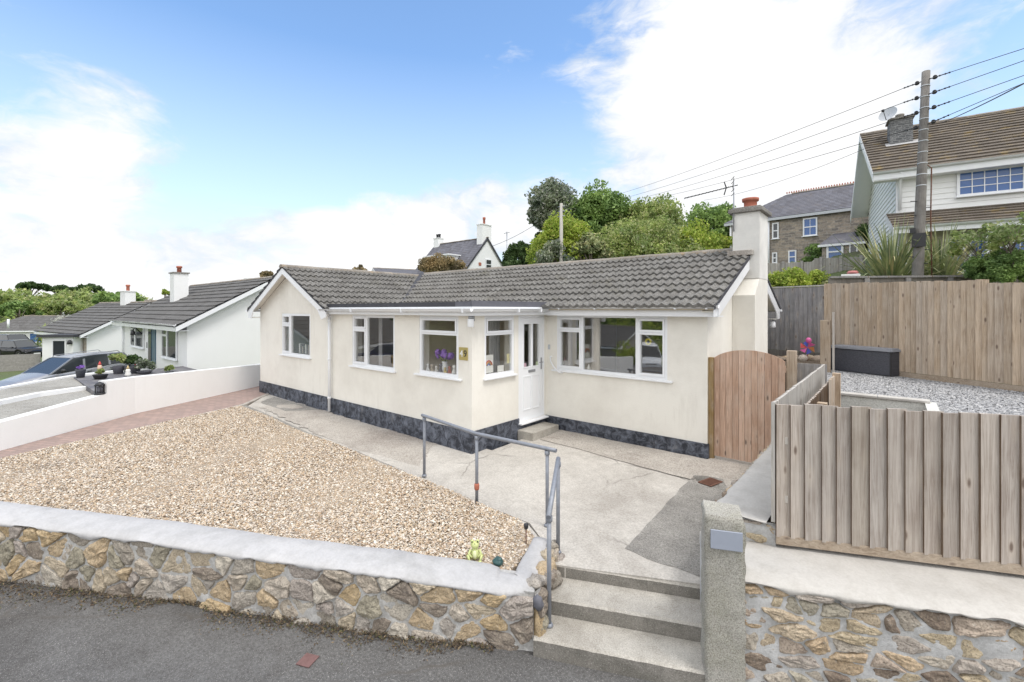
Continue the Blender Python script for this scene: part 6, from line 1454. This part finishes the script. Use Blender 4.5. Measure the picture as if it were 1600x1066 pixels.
# stacked red and grey things on the planter
p = atz(1331, 425, 13.6)
m = MB(); m.box(p.x - .25, p.x + .2, p.y - .15, p.y + .15, 3.42, 3.50); setp(m.build('tray', M['paper'], None, .01), 'pale slatted tray on the timber retaining wall left of the flax', 'tray')
m = MB(); m.lathe((p.x + .02, p.y, 3.51), [(.12, 0), (.15, .03), (.13, .06), (.1, .09)], 14); setp(m.build('bowl', m_flat('faded red plastic', (.45, .16, .15), .6)), 'upturned faded red bowl on the pale tray by the flax', 'bowl')

# weatherboarded house, right edge
ang = R(-7.6); e1h = (cos(ang), -sin(ang)); e1h = (.9912, .1323)
N8 = thing('weatherboard_house', 'white weatherboarded house with brown tiled roof and satellite dish at the right', 'house', (.1, 22.2, 2.5))
e1_ = Vector((.9912, .1323, 0)); e2_ = Vector((-.1323, .9912, 0)); P8 = Vector((.03, 22.1, 0)); ZE, ZR, WD, LL = 7.75, 10.45, 8.6, 12.0
def q8(a, b, z): p = P8 + e1_ * a + e2_ * b; return (p.x, p.y, z)
m = MB(); m.ext([q8(0, 0, 2.5), q8(0, WD, 2.5), q8(0, WD, ZE), q8(0, WD / 2, ZR - .1), q8(0, 0, ZE)], e1_ * LL); m.build('wall', M['white_render'], N8)
# cladding boards: stepped
m = MB(); bhh = .19
def clad(m, f, L0, L1, z0, z1, outv):
    z = z0; outv = Vector(outv)
    while z < z1 - .02:
        zt_ = min(z + bhh, z1); a, b = Vector(f(L0, z)), Vector(f(L1, z)); c, d = Vector(f(L1, zt_)), Vector(f(L0, zt_))
        m.hexa([a, b, b + outv * .035, a + outv * .035, d, c, c + outv * .008, d + outv * .008]); z = zt_
clad(m, lambda s, z: q8(s, -.002, z), .0, LL, 6.0, ZE, -e2_)
sl8 = (ZR - ZE) / (WD / 2); z = 2.8
while z < ZR - .2:
    b0 = max(0, (z + bhh - ZE) / sl8); 
    a, b = Vector(q8(-.002, WD - b0, z)), Vector(q8(-.002, b0, z))
    m.hexa([a, b, b - e1_ * .035, a - e1_ * .035, a + Z * bhh, b + Z * bhh, b + Z * bhh - e1_ * .006, a + Z * bhh - e1_ * .006]); z += bhh
m.build('cladding', M['cladding'], N8)
m = MB(); m.obox(q8(-.05, -.05, 6.0), e1_ * .10, e2_ * .10, Z * 1.75); m.build('corner_trim', M['pvc'], N8)
m = MB(); Sl8 = math.hypot(WD / 2 + .45, (WD / 2 + .45) * sl8)
tile_roof(m, q8(-.75, WD / 2, ZR), e1_, -e2_ - Z * sl8, LL + 1, Sl8, 17, .33, 0., .05, 4, 1); tile_roof(m, q8(-.75, WD / 2, ZR), e1_, e2_ - Z * sl8, LL + 1, Sl8, 17, .33, 0., .03, 2, 2)
rf = m.build('roof', M['tile_brown'], N8)
m = MB(); ridge(m, q8(-.75, WD / 2, ZR), q8(LL, WD / 2, ZR)); m.build('ridge_tiles', M['ridge'], rf)
m = MB(); zo = ZE - .45 * sl8
for s in (-1, 1):
    B0 = WD / 2 + s * (WD / 2 + .45)
    m.ext([q8(-.74, WD / 2, ZR - .03), q8(-.02, WD / 2, ZR - .03), q8(-.02, B0, zo - .03), q8(-.74, B0, zo - .03)], (0, 0, -.02))
    m.ext([q8(-.74, WD / 2, ZR - .04), q8(-.74, B0, zo - .04), q8(-.74, B0, zo - .30), q8(-.74, WD / 2, ZR - .30)], -e1_ * .03)
m.obox(q8(-.74, -.45, zo - .29), e1_ * .72, e2_ * .42, Z * .02)
m.build('gable_soffit', M['cladding'], N8)
m = MB(); m.obox(q8(-.74, -.48, zo - .26), e1_ * (LL + .8), e2_ * .03, Z * .24); m.obox(q8(-.02, -.45, zo - .26), e1_ * LL, e2_ * .44, Z * .02); m.build('fascia', M['pvc'], N8)
m = MB(); m.smooth = True; gutter(m, q8(-.78, -.54, zo + .02), q8(LL, -.54, zo + .02), .07); m.build('gutter', M['pvc'], N8)
m = MB(); m.tube([q8(.05, -.5, zo - .05), q8(.05, -.12, zo - .45), q8(.05, -.12, 6.1)], .05, 8); m.build('downpipe', M['pvc'], N8)
def h8(px, off=0.):
    r = ray(px); P0_ = Vector(q8(0, off, 0)[:2]); n = Vector((e2_.x, e2_.y)); d = P0_.dot(n) / (r[0] * n.x + r[1] * n.y); p = Vector((r[0] * d, r[1] * d)); return (p - P0_).dot(Vector((e1_.x, e1_.y))), d
a, d = h8(1494); a2_, d2_ = h8(1606); z0 = EYE + d * (484 - 309) / FPX; z1 = EYE + d * (484 - 251) / FPX; ww = a2_ - a; hh = z1 - z0
ww = max(ww, 2.0); xm = ww / 2
pn = [(.08, xm - .04, hh * .70, hh - .07), (xm + .04, ww - .08, hh * .70, hh - .07), (.08, ww - .08, .08, hh * .62)]
window(N8, q8(a, -.05, z0), e1_, -e2_, ww, hh, pn, 'glassb', True, [(pn[0], 3, 1), (pn[1], 3, 1), (pn[2], 6, 3)], solid=True)
# lean-to roof and ground floor
LZ0, LZ1, LO = 6.02, 5.25, 1.75
m = MB(); lsl = (LZ0 - LZ1) / LO; tile_roof(m, q8(-.35, -.0, LZ0), e1_, -e2_ - Z * lsl, LL + .3, math.hypot(LO, LZ0 - LZ1), 6, .33, 0., .05, 4, 5); lr_ = m.build('lean_to_roof', M['tile_brown'], N8)
m = MB(); m.ext([q8(-.35, 0, LZ0 - .03), q8(-.35, -LO, LZ1 - .03), q8(-.35, -LO, LZ1 - .22), q8(-.35, 0, LZ0 - .3)], e1_ * .03); m.obox(q8(-.35, -LO - .03, LZ1 - .22), e1_ * LL, e2_ * .03, Z * .2); m.build('lean_to_fascia', M['pvc'], N8)
m = MB(); m.smooth = True; gutter(m, q8(-.35, -LO - .09, LZ1 + .0), q8(LL, -LO - .09, LZ1 + .0), .07); m.build('lean_to_gutter', M['pvc'], N8)
m = MB(); m.ext([q8(.02, -.04, LZ0 - .1), q8(.02, -1.0, LZ1 + .2), q8(.02, -1.0, 2.6), q8(.02, -.04, 2.6)], e1_ * .1); m.build('side_panel', M['white_render'], N8)
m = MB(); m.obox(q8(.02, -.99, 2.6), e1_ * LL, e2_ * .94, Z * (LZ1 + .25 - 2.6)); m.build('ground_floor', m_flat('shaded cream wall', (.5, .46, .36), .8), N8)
for k, (pxa, pxb) in enumerate(((1476, 1508), (1512, 1543), (1550, 1575), (1580, 1606))):
    a, d = h8(pxa, -1.0); a2_, _ = h8(pxb, -1.0); ww = a2_ - a; z0 = EYE + d * (484 - 428) / FPX; hh = EYE + d * (484 - 374) / FPX - z0
    window(N8, q8(a, -1.02, z0), e1_, -e2_, ww, hh, [(.07, ww - .07, .07, hh * .55), (.07, ww - .07, hh * .6, hh - .07)], 'glassb', False, [((.07, ww - .07, .07, hh - .07), 2, 1)], solid=True)
a, d = h8(1548, -1.7); m = MB(); m.obox(q8(a - .07, -1.6, 2.6), e1_ * .14, e2_ * .14, Z * (LZ1 - .25 - 2.6)); m.build('verandah_post', M['pvc'], N8)
# its stone chimney and dish
a, d = h8(1406, 2.6); zc = EYE + d * (484 - 228) / FPX
c8 = chimney(N8, q8, a, 2.6, .72, .72, 8.6, EYE + d * (484 - 190) / FPX, 'stonestack', 1, 'concrete_dark', 'ledge', .22)
m = MB(); m.obox(q8(a - .5, 2.1, ZE + 2.1 * sl8 - .03), e1_ * 1.1, (e2_ + Z * sl8) * .35, (-e2_ * sl8 + Z) * .06); m.build('flashing', M['coping'], c8)
ds_ = thing('satellite_dish', 'grey satellite dish on the stone chimney of the weatherboarded house', 'satellite dish', q8(a - .5, 2.2, zc))
cz = Vector(q8(a - .45, 2.1, EYE + d * (484 - 181) / FPX)); m = MB(); dn_ = Vector((-.35, -.75, .30)).normalized(); uu_ = dn_.cross(Z).normalized(); vv_ = uu_.cross(dn_)
m.smooth = True; K = 24
for rr_, dep in ((0.001, -.07), (.15, -.055), (.27, -.02), (.33, 0)):
    for k in range(K): an_ = 2 * pi * k / K; m.v.append(tuple(cz + uu_ * cos(an_) * rr_ + vv_ * sin(an_) * rr_ * .92 + dn_ * dep))
for i in range(3):
    for k in range(K): m.face(i * K + k, i * K + (k + 1) % K, (i + 1) * K + (k + 1) % K, (i + 1) * K + k)
m.build('reflector', M['pvc_grey'], ds_)
m = MB(); m.tube([cz - vv_ * .3, cz + dn_ * .32 - vv_ * .05], .014, 6); m.obox(cz + dn_ * .30 - vv_ * .09 - uu_ * .04, uu_ * .08, vv_ * .07, dn_ * .08); m.build('arm', M['black'], ds_)
m = MB(); m.tube([cz - dn_ * .05, cz - dn_ * .15 + Z * -.1, Vector(q8(a - .3, 2.35, zc + .35))], .02, 6); m.build('bracket', M['grey_metal'], ds_)

# ================================================================== NEIGHBOUR FRONT GARDEN
tz = -.1
def P2d(px, py, z): q = at(px, py, z); return (q.x, q.y)
m = MB(); far_line = [P2d(-120, 632, tz), P2d(0, 609, tz), P2d(60, 598, tz), P2d(115, 589, tz), P2d(192, 580, tz)]
m.prism([(-11.0, -1.9), (-12.2, .4), (-13.9, 2.45), (-15.8, 6.2), (-23.7, 6.2), *far_line[::-1], (-19, -4.5), (-12, -4.5)][::-1], -1.2, tz - .10); setp(m.build('neighbour_terrace', M['terrace']), kind='structure')
mid = [P2d(-120, 655, tz), P2d(0, 627, tz), P2d(60, 615, tz), P2d(132, 605, tz)]
m = MB(); m.prism([*mid, P2d(117, 589.5, tz), *far_line[:4][::-1]], -.25, tz); setp(m.build('upper_gravel_strip', M['terrace']), kind='structure')
def wall_line(name, label, pts, z0, z1, t, mat, cat='wall', kind=None):
    m = MB(); ribbon(m, pts, t, z0, (lambda x, y: z1) if not callable(z1) else z1, .004); return setp(m.build(name, mat), label, cat, None, kind)
wall_line('low_white_kerb', 'low white wall curving between the two grey gravel strips next door', [(p[0], p[1]) for p in mid], -.6, tz + .035, .15, M['white_render'])
wall_line('low_white_wall', 'low white boundary wall between the silver car and the grey gravel', [(p[0] - .05, p[1]) for p in far_line], -1.6, tz + .07, .16, M['white_render'])
# deck
m = MB(); dk = P2d(115, 589.5, -.06); dk2 = P2d(156, 618, -.06)
m.prism([dk, dk2, (-14.0, 2.6), (-15.7, 6.19), (-24.3, 6.19)], -.6, -.055); setp(m.build('deck', M['deck']), kind='structure')
# white boundary wall of the garden with a step in it
bw = thing('white_boundary_wall', 'white rendered boundary wall stepping down beside the brick path', 'wall', (-13, 2, 0))
top = [(-15.95, 6.6, .67), (-15.65, 6.04, .69), (-13.75, 2.56, .86), (-13.32, 2.0, .88)]; low = [(-13.32, 2.0, .60), (-12.05, .54, .50), (-10.4, -1.5, .40), (-9.0, -3.3, .35)]
for k, L_ in enumerate((top, low)):
    m = MB()
    for i in range(len(L_) - 1):
        p, q = Vector(L_[i]), Vector(L_[i + 1]); d = (q - p); d.z = 0; d.normalize(); n_ = Vector((d.y, -d.x, 0)) * .2
        if n_.x > 0: n_ = -n_
        m.hexa([(p.x, p.y, -1.2), (q.x, q.y, -1.2), (q.x + n_.x, q.y + n_.y, -1.2), (p.x + n_.x, p.y + n_.y, -1.2), p, q, q + n_, p + n_])
    m.build('upper_run' if k == 0 else 'lower_run', M['white_brick'], bw)
# pots and ornaments next door
def pot(px, py, z, r, h, potmat, leafm, lr, seed, label, name='plant_pot', plant=True, d=None, cat='plant pot'):
    q = at(px, py, z) if d is None else Vector((*atd(px, d), z)); o = thing(name, label, cat, q); m = MB(); m.lathe(q, [(r * .75, 0), (r, h * .9), (r * 1.05, h), (r * .9, h), (r * .85, h * .85)], 16); m.build('pot', M[potmat], o)
    if plant:
        cs, rs = lumps((q.x, q.y, q.z + h + lr * .7), (lr * .8, lr * .8, lr * .8), 14, lr * .4, seed, -.3); V, F = leaf_quads(crown_pts(cs, rs, 90, seed), lr * .14 + .01); np_obj('foliage', V, F, M[leafm], o)
    return o
pot(126, 590, -.05, .15, .30, 'rattan', 'purple', .10, 1, 'round dark planter with mauve flowers at the left corner of the deck next door')
pot(185, 584, -.05, .19, .30, 'leadgrey', 'leaf_mid', .30, 2, 'grey pot with a leafy green shrub beside the white bungalow corner')
pot(208, 583, -.05, .27, .28, 'leadgrey', 'leaf_dark', .28, 3, 'wide dark planter with dense dark foliage under the bungalow window next door')
pot(226, 584, -.05, .25, .10, 'leadgrey', 'leaf_grey', .30, 5, 'low grey green shrub in a shallow pot in front of the blue door next door')
pot(265, 583, -.05, .15, .05, 'leadgrey', 'leaf_mid', .16, 6, 'small plant peeping above the white wall next door')
bo = pot(157, 592, -.05, .22, .16, 'black', 'leaf_mid', .13, 4, 'shallow black bowl planted with low green rosettes on the deck next door', 'planted_bowl', cat='planter')
q = at(156, 592, -.05); gn = thing('garden_gnome', 'tall red and cream garden figure standing in the black planted bowl', 'ornament', (q.x, q.y, .2))
m = MB(); m.lathe((q.x, q.y, .12), [(.06, 0), (.075, .07), (.05, .17), (.07, .22), (.06, .3), (.035, .34)], 12); m.build('body', m_flat('peach glaze', (.7, .5, .38), .6), gn); m = MB(); m.lathe((q.x, q.y, .462), [(.055, 0), (.04, .04), (.015, .1), (.0, .13)], 10); m.build('hat', M['red'], gn)
q = at(200, 588, -.05); gn = thing('garden_gnome', 'small pale garden gnome just above the white wall next door', 'ornament', (q.x, q.y, -.05))
m = MB(); m.lathe((q.x, q.y, -.05), [(.09, 0), (.1, .08), (.065, .17), (.08, .22), (.045, .28)], 12); m.build('body', M['stack'], gn); m = MB(); m.lathe((q.x, q.y, .232), [(.06, 0), (.02, .09), (0, .13)], 10); m.build('hat', m_flat('faded yellow', (.65, .5, .25), .6), gn)
q = Vector((-13.24, 1.88, .60)); ln = thing('lantern', 'small black lantern standing on the low step of the white wall', 'lantern', q + Vector((-.1, 0, 0))); q.x -= .1
m = MB(); m.lathe(q, [(.10, 0), (.10, .03), (.085, .035)], 10); m.lathe(q + Z * .19, [(.10, 0), (.07, .05), (.02, .08), (.0, .09)], 10)
for k in range(6): a = 2 * pi * k / 6; m.tube([q + Vector((.08 * cos(a), .08 * sin(a), .03)), q + Vector((.08 * cos(a), .08 * sin(a), .2))], .009, 5)
m.build('frame', M['black'], ln); m = MB(); m.lathe(q + Z * .035, [(.05, 0), (.05, .13)], 12); m.build('candle', M['leadgrey'], ln)
# lawn, slab, block wall on the far left
m = MB(); m.prism([(-30, -6), (-24.6, -1.8), (-26.5, .6), (-31.5, 2.6), (-37, 4.2), (-39, 2.6), (-40, -8)], -3, lambda x, y: gz(x, y) + .05); setp(m.build('lawn', M['grass']), kind='structure')
m = MB(); a_, b_, c_, d_ = P2d(70, 586, -1.15), P2d(128, 576, -1.15), P2d(118, 590, -1.05), P2d(75, 600, -1.05); m.prism([a_, d_, c_, b_], -2, lambda x, y: gz(x, y) + .12); setp(m.build('paved_slab', M['concrete_mid']), kind='structure')
pA_, pB_ = Vector((*atd(-30, 30), 0)), Vector((*atd(57, 31.5), 0)); m = MB(); u3 = pB_ - pA_; m.obox((pA_.x, pA_.y, -2.3), u3, Vector((.1, .2, 0)), Z * (2.3 + EYE - 31 * 70 / FPX)); setp(m.build('block_wall', M['block']), 'grey concrete block wall below the black parked cars', 'wall')
m = MB(); m.obox((pA_.x - .3, pA_.y - .2, -.0), (.1, 0, 0), (0, .1, 0), (0, 0, .01)) if False else None

# ================================================================== VEHICLES
def car(name, label, loc, rz, paint, L=4.7, Wd=1.86, Ht=1.5, kind='estate', cat='car', group=None):
    o = thing(name, label, cat, loc, group, rz, local=True); hl = L / 2; w = Wd / 2
    if kind == 'van': st = [(-hl, .95, .9), (-hl + .1, 1.15, 1.0), (0, 1.15, 1.), (hl - 1.35, 1.12, 1.), (hl - .75, 1.02, .98), (hl - .2, .86, .93), (hl, .62, .82)]; gh = [(-hl + .06, 1.15), (-hl + .14, Ht), (hl - 2.0, Ht), (hl - 1.5, Ht - .06), (hl - .70, 1.02)]
    elif kind == 'suv': st = [(-hl, .80, .86), (-hl + .12, 1.02, .97), (-.5, 1.0, 1.), (hl - 1.5, 1.0, 1.), (hl - 1.2, 1.02, .99), (hl - .25, .88, .93), (hl, .62, .80)]; gh = [(-hl + .12, 1.0), (-hl + .42, Ht - .04), (-.6, Ht), (.35, Ht - .03), (hl - 1.25, 1.0)]
    else: st = [(-hl, .72, .86), (-hl + .12, .98, .96), (-.5, .96, 1.), (hl - 1.5, .92, 1.), (hl - 1.15, .93, .99), (hl - .25, .74, .92), (hl, .52, .76)]; gh = [(-hl + .10, .97), (-hl + .5, Ht - .08), (-.6, Ht), (.25, Ht - .03), (hl - 1.15, .93)]
    # finely resample
    def lin(tab, x, k):
        for i in range(len(tab) - 1):
            if tab[i][0] <= x <= tab[i + 1][0] + 1e-6:
                t_ = (x - tab[i][0]) / (tab[i + 1][0] - tab[i][0] + 1e-9); t_ = t_ if k is None else t_; return tab[i][k] + (tab[i + 1][k] - tab[i][k]) * t_
        return tab[-1][k]
    xs = sorted({*np.linspace(-hl, hl, 30).tolist(), *[s[0] for s in st]}); wb = L * .295; xr, xf = -wb, wb; wr = .34
    m = MB(); m.smooth = True; rows = []
    for x in xs:
        zt, ws = lin(st, x, 1), lin(st, x, 2) * w; zs = .24 + .08 * max(0, (abs(x) - hl + .4) / .4)
        for xc in (xr, xf):
            if abs(x - xc) < wr + .05: zs = max(zs, .34 + math.sqrt(max(0, (wr + .05) ** 2 - (x - xc) ** 2)) - .02)
        r = [(-ws * .86, zs), (-ws * .985, zs + (zt - zs) * .12), (-ws, zs + (zt - zs) * .5), (-ws * .965, zs + (zt - zs) * .85), (-ws * .88, zt), (-ws * .4, zt + .02), (0, zt + .03)]
        r = r + [(-a, b) for a, b in r[:-1][::-1]]; rows.append([(x, a, b) for a, b in r])
    K = len(rows[0])
    for r in rows: m.v += r
    for i in range(len(rows) - 1):
        for k in range(K - 1): m.face(i * K + k, (i + 1) * K + k, (i + 1) * K + k + 1, i * K + k + 1)
    m.smooth = False; m.face(*range(K)[::-1]); m.face(*[(len(rows) - 1) * K + k for k in range(K)])
    m.build('body', paint, o)
    m = MB(); m.box(-hl + .1, hl - .1, -w * .8, w * .8, .2, .5); m.build('underbody', M['black'], o)
    # cabin: glass loft with painted roof and pillars
    m = MB(); n = len(gh); zbt = [g_[1] for g_ in gh]
    def ring(x, z, inset): return (x, z, inset)
    sec = []
    for i, (x, z) in enumerate(gh):
        t_ = (z - 1.0) / (Ht - 1.0); ws = w * (.93 - .19 * max(0, min(1, t_))); sec.append((x, z, ws))
    base_z = [lin(st, max(-hl, min(hl, x)), 1) for x, _, _ in sec]
    roofv = [(x, -ws, z) for x, z, ws in sec] + [(x, ws, z) for x, z, ws in sec] + [(x, -w * .93, bz - .01) for (x, _, _), bz in zip(sec, base_z)] + [(x, w * .93, bz - .01) for (x, _, _), bz in zip(sec, base_z)]
    fs = []
    for i in range(n - 1): fs += [(i, i + 1, n + i + 1, n + i), (i, 2 * n + i, 2 * n + i + 1, i + 1), (n + i, n + i + 1, 3 * n + i + 1, 3 * n + i)]
    fs += [(0, n, 3 * n, 2 * n), (n - 1, 3 * n - 1, 4 * n - 1, 2 * n - 1)]
    m.add(roofv, fs); m.build('windows', M['glassd'], o)
    m = MB(); i0, i1 = 1, n - 2
    top_ = [(x, z, ws) for x, z, ws in sec[i0:i1 + 1]]
    for a, b in zip(top_[:-1], top_[1:]):
        m.hexa([(a[0], -a[2] - .01, a[1] - .02), (b[0], -b[2] - .01, b[1] - .02), (b[0], b[2] + .01, b[1] - .02), (a[0], a[2] + .01, a[1] - .02), (a[0], -a[2] * .9, a[1] + .025), (b[0], -b[2] * .9, b[1] + .025), (b[0], b[2] * .9, b[1] + .025), (a[0], a[2] * .9, a[1] + .025)])
    m.build('roof', paint, o)
    m = MB()
    for s in (-1, 1):
        def pil(xa, za, wa, xb, zb_, wb2, th=.05): m.hexa([(xa - th, s * (wa + .008), za), (xa + th, s * (wa + .008), za), (xa + th, s * (wa - .03), za), (xa - th, s * (wa - .03), za), (xb - th, s * (wb2 + .008), zb_), (xb + th, s * (wb2 + .008), zb_), (xb + th, s * (wb2 - .03), zb_), (xb - th, s * (wb2 - .03), zb_)])
        for ar in ((sec[-1][0], base_z[-1] - .02, w * .93, sec[-2][0], sec[-2][1], sec[-2][2]), (sec[0][0] + .04, base_z[0] - .02, w * .93, sec[1][0] + .02, sec[1][1], sec[1][2], .07), (-.1, .93, w * .93, -.2, Ht - .03, sec[2][2], .045), (-1.15, .95, w * .93, -1.2, Ht - .06, sec[1][2] + .01, .045)):
            m = MB(); pil(*ar); m.build('pillar', paint, o)
    if kind == 'van': m = MB(); [m.box(-hl + .3, -.3, s * w * .86 - .01, s * w * .86 + .01, 1.1, Ht - .1) for s in (-1, 1)]; m.build('side_panel', paint, o)
    for xc in (xr, xf):
        for s in (-1, 1):
            wh_ = MB(); wh_.smooth = True
            def disc(mb, r0_, r1_, y0, y1, seg=28):
                b = len(mb.v)
                for rr_, yy in ((r0_, y0), (r1_, y0), (r1_, y1), (r0_, y1)):
                    for k in range(seg): a = 2 * pi * k / seg; mb.v.append((xc + rr_ * cos(a), yy, .34 + rr_ * sin(a)))
                for j in range(4):
                    for k in range(seg): k2 = (k + 1) % seg; j2 = (j + 1) % 4; mb.face(b + j * seg + k, b + j * seg + k2, b + j2 * seg + k2, b + j2 * seg + k)
            yo = s * (w - .03); disc(wh_, .20, .34, yo - s * .2, yo); wl_ = wh_.build('wheel', M['tyre'], o)
            m = MB(); disc(m, .17, .205, yo - s * .15, yo - s * .01)
            for k in range(5):
                a = 2 * pi * k / 5 + .3; m.hexa([(xc + r_ * cos(a + da), yo - s * dy, .34 + r_ * sin(a + da)) for dy in (.05, .02) for r_, da in ((.03, -.6), (.19, -.14), (.19, .14), (.03, .6))])
            m.build('rim', M['chrome'], wl_); m = MB(); disc(m, .001, .17, yo - s * .14, yo - s * .09); m.build('brake_disc', M['black'], wl_)
    for s in (-1, 1):
        m = MB(); m.hexa([(hl - .28, s * w * .60, .60), (hl - .03, s * w * .50, .56), (hl - .12, s * w * .86, .58), (hl - .40, s * w * .90, .62), (hl - .28, s * w * .58, .72), (hl - .08, s * w * .50, .66), (hl - .17, s * w * .84, .68), (hl - .42, s * w * .89, .74)]); m.build('headlight', M['lampwhite'], o)
        m = MB(); m.box(-hl - .005, -hl + .12, s * w * .82 - .09, s * w * .82 + .07, .66, .92); m.build('tail_light', M['lampred'], o)
        m = MB(); m.ball((hl - 1.55, s * (w + .10), 1.02), (.08, .12, .08), 10, 7); m.build('mirror', paint if kind != 'estate' else M['black'], o)
        m = MB(); [m.box(x, x + .18, s * (w * .985) - .012, s * (w * .985) + .012, .78, .81) for x in (-.35, -1.3)]; m.build('door_handle', M['black'], o)
    m = MB(); m.box(hl - .03, hl + .01, -.26, .26, .36, .47); m.build('number_plate', M['paper'], o); m = MB(); m.box(-hl - .012, -hl + .02, -.26, .26, .60, .71); m.build('number_plate', M['plate_y'], o)
    m = MB(); m.box(hl - .05, hl + .004, -.45, .45, .50, .58); m.build('grille', M['black'], o)
    if kind == 'estate': m = MB(); [m.tube([(-hl + .6, s * w * .70, Ht - .03), (-hl + .7, s * w * .70, Ht + .05), (.1, s * w * .70, Ht + .05), (.2, s * w * .70, Ht)], .015, 6) for s in (-1, 1)]; m.build('roof_rails', M['grey_metal'], o)
    return o
hd_ = math.atan2(-.91, .42); ez = -1.2
car('estate_car', 'silver blue estate car parked nose out beside the white bungalow', (-29.3, 3.1, ez), hd_, M['paint_silver'], 4.7, 1.85, 1.50).rotation_euler = (0, R(3.5), hd_)
q = atd(32, 45); car('black_suv', 'black car parked above the block wall, the nearer of the two', (q.x, q.y, gz(q.x, q.y) + .0), R(25), M['paint_black'], 4.7, 1.9, 1.66, 'suv')
q = atd(22, 50); car('black_suv', 'black car half hidden behind the nearer black car at the far left', (q.x, q.y, gz(q.x, q.y) + .25), R(20), M['paint_black'], 4.7, 1.9, 1.7, 'suv')
# opposite side of the road, seen only as reflections in the windows
car('white_van', 'white van parked down the road, reflected in the big window', (-16.2, -21.5, gz(-16.2, -21.5) + .05), R(62), M['paint_white'], 4.9, 1.95, 1.95, 'van', 'van')
car('navy_car', 'navy car parked across the road, reflected in the middle window', (-27, -7.5, gz(-27, -7.5) + .05), R(150), M['paint_navy'], 4.4, 1.8, 1.5, 'suv')
def opp(name, label, x, y, ang, L=11, W=7, wallm='white_render', zo=0): 
    zg = gz(x, y) - .3; return ext_house(name, label, (x, y), (cos(ang), sin(ang)), L, W, zg, zg + 2.7 + zo, zg + 4.8 + zo, wallm, 'tile2', .4, .3, 9, .33, 0)
opp('opposite_bungalow', 'white gabled bungalow across the road reflected in the middle window', -33, -14, R(70)); opp('opposite_bungalow', 'brown gabled bungalow down the road reflected in the big window', -26, -36, R(190), 9, 7, 'block'); opp('opposite_bungalow', 'grey roofed bungalow behind the hedge reflected in the big window', -8, -38, R(185), 12, 7, 'block', .4)
opp('opposite_bungalow', 'pale bungalow facing the gable window from across the road', -41, -13, R(80), 7, 7, 'block')
for i, (x, y, r, h) in enumerate([(-22, -19, 2.2, 1.3), (-18.6, -25, 2.4, 1.6), (-25, -22, 2.4, 1.5), (-8, -27, 3, 2.0), (-3, -24, 2.6, 1.8), (-13, -29, 2.6, 1.7), (-31, -24, 3, 2.4), (6, -22, 3.2, 2.4), (-38, -20, 3.4, 3), (-14, -48, 5, 5), (-30, -50, 6, 5.5), (0, -46, 5, 5), (-46, -36, 6, 5), (12, -36, 5, 4)]):
    where = ['beside the white van', 'just behind the white van', 'farther left than the van', 'towards the right', 'in the right of the big window', 'beyond the van', 'by the brown gable', 'far to the right', 'near the white gable', 'tall, behind the roofs in the middle', 'tall, behind the brown gable', 'tall, behind the grey roof', 'tall, at the far left', 'tall, at the far right'][i]
    bush('opposite_hedge', 'green hedge across the road seen in window reflections, ' + where, (x, y, gz(x, y) - .2), (r, r, min(h, 1.1) if h < 2.6 else h * .7), 22, r * .35, 110, .16, ['leaf_green', 'leaf_yel', 'leaf_mid'][i % 3], 60 + i, cat='hedge')

# ================================================================== SMALL ORNAMENTS IN THE FRONT GARDEN
q = at(742, 872, -.01); q.z = -.02; fgs = thing('frog_ornament', 'pale yellow green seated frog ornament on the gravel behind the front wall', 'ornament', q)
m = MB(); m.ball((q.x, q.y, q.z + .065), (.062, .05, .07), 16, 12); m.ball((q.x, q.y, q.z + .165), (.062, .052, .042), 16, 10); m.ball((q.x, q.y, q.z + .128), (.045, .04, .03), 12, 8)
vd = Vector((q.x, q.y, 0)).normalized(); sd3 = Vector((-vd.y, vd.x, 0))
for s in (-1, 1):
    c = Vector((q.x, q.y, q.z)); m.ball(c + sd3 * s * .038 + Z * .205, (.024, .024, .024), 10, 8); m.tube([c + sd3 * s * .055 + Z * .11, c + sd3 * s * .085 + Z * .07 - vd * .02, c + sd3 * s * .04 + Z * .045 - vd * .055], [.02, .017, .012], 8)
    m.tube([c + sd3 * s * .05 + Z * .03, c + sd3 * s * .095 + Z * .045 - vd * .03, c + sd3 * s * .07 + Z * .012 - vd * .075], [.03, .024, .014], 8); m.ball(c + sd3 * s * .07 - vd * .085 + Z * .008, (.025, .025, .01), 8, 6)
m.build('body', M['frog'], fgs)
m = MB(); c = Vector((q.x, q.y, q.z)); m.ball(c + Z * .065 - vd * .02, (.042, .036, .058), 12, 10); m.build('belly', M['frog_belly'], fgs)
m = MB(); [m.ball(c + sd3 * s * .038 + Z * .208 - vd * .018, (.010, .010, .011), 8, 6) for s in (-1, 1)]; m.ball(c + Z * .185 - vd * .035, (.013, .012, .012), 8, 6); m.build('eyes', M['black'], fgs); fgs.scale = (.72, .72, .85)
q = at(778, 880, -.02); m = MB(); m.ball((q.x, q.y, -.005), (.055, .05, .04), 14, 9, .3, 2); m.ball((q.x + .02, q.y, .02), (.03, .03, .025), 10, 7); setp(m.build('turtle_ornament', M['darkgreen']), 'small glossy dark green turtle shaped ornament right of the frog', 'ornament')
q = at(822, 852, -.06); sl_ = thing('solar_light', 'slim black solar spike light at the gravel corner by the railings', 'garden light', q)
m = MB(); m.tube([q, q + Z * .17], .006, 6); m.build('spike', M['rust'], sl_); m = MB(); m.lathe(q + Z * .17, [(.012, 0), (.022, .01), (.026, .04), (.026, .055), (.01, .06)], 12); m.build('head', M['black'], sl_)
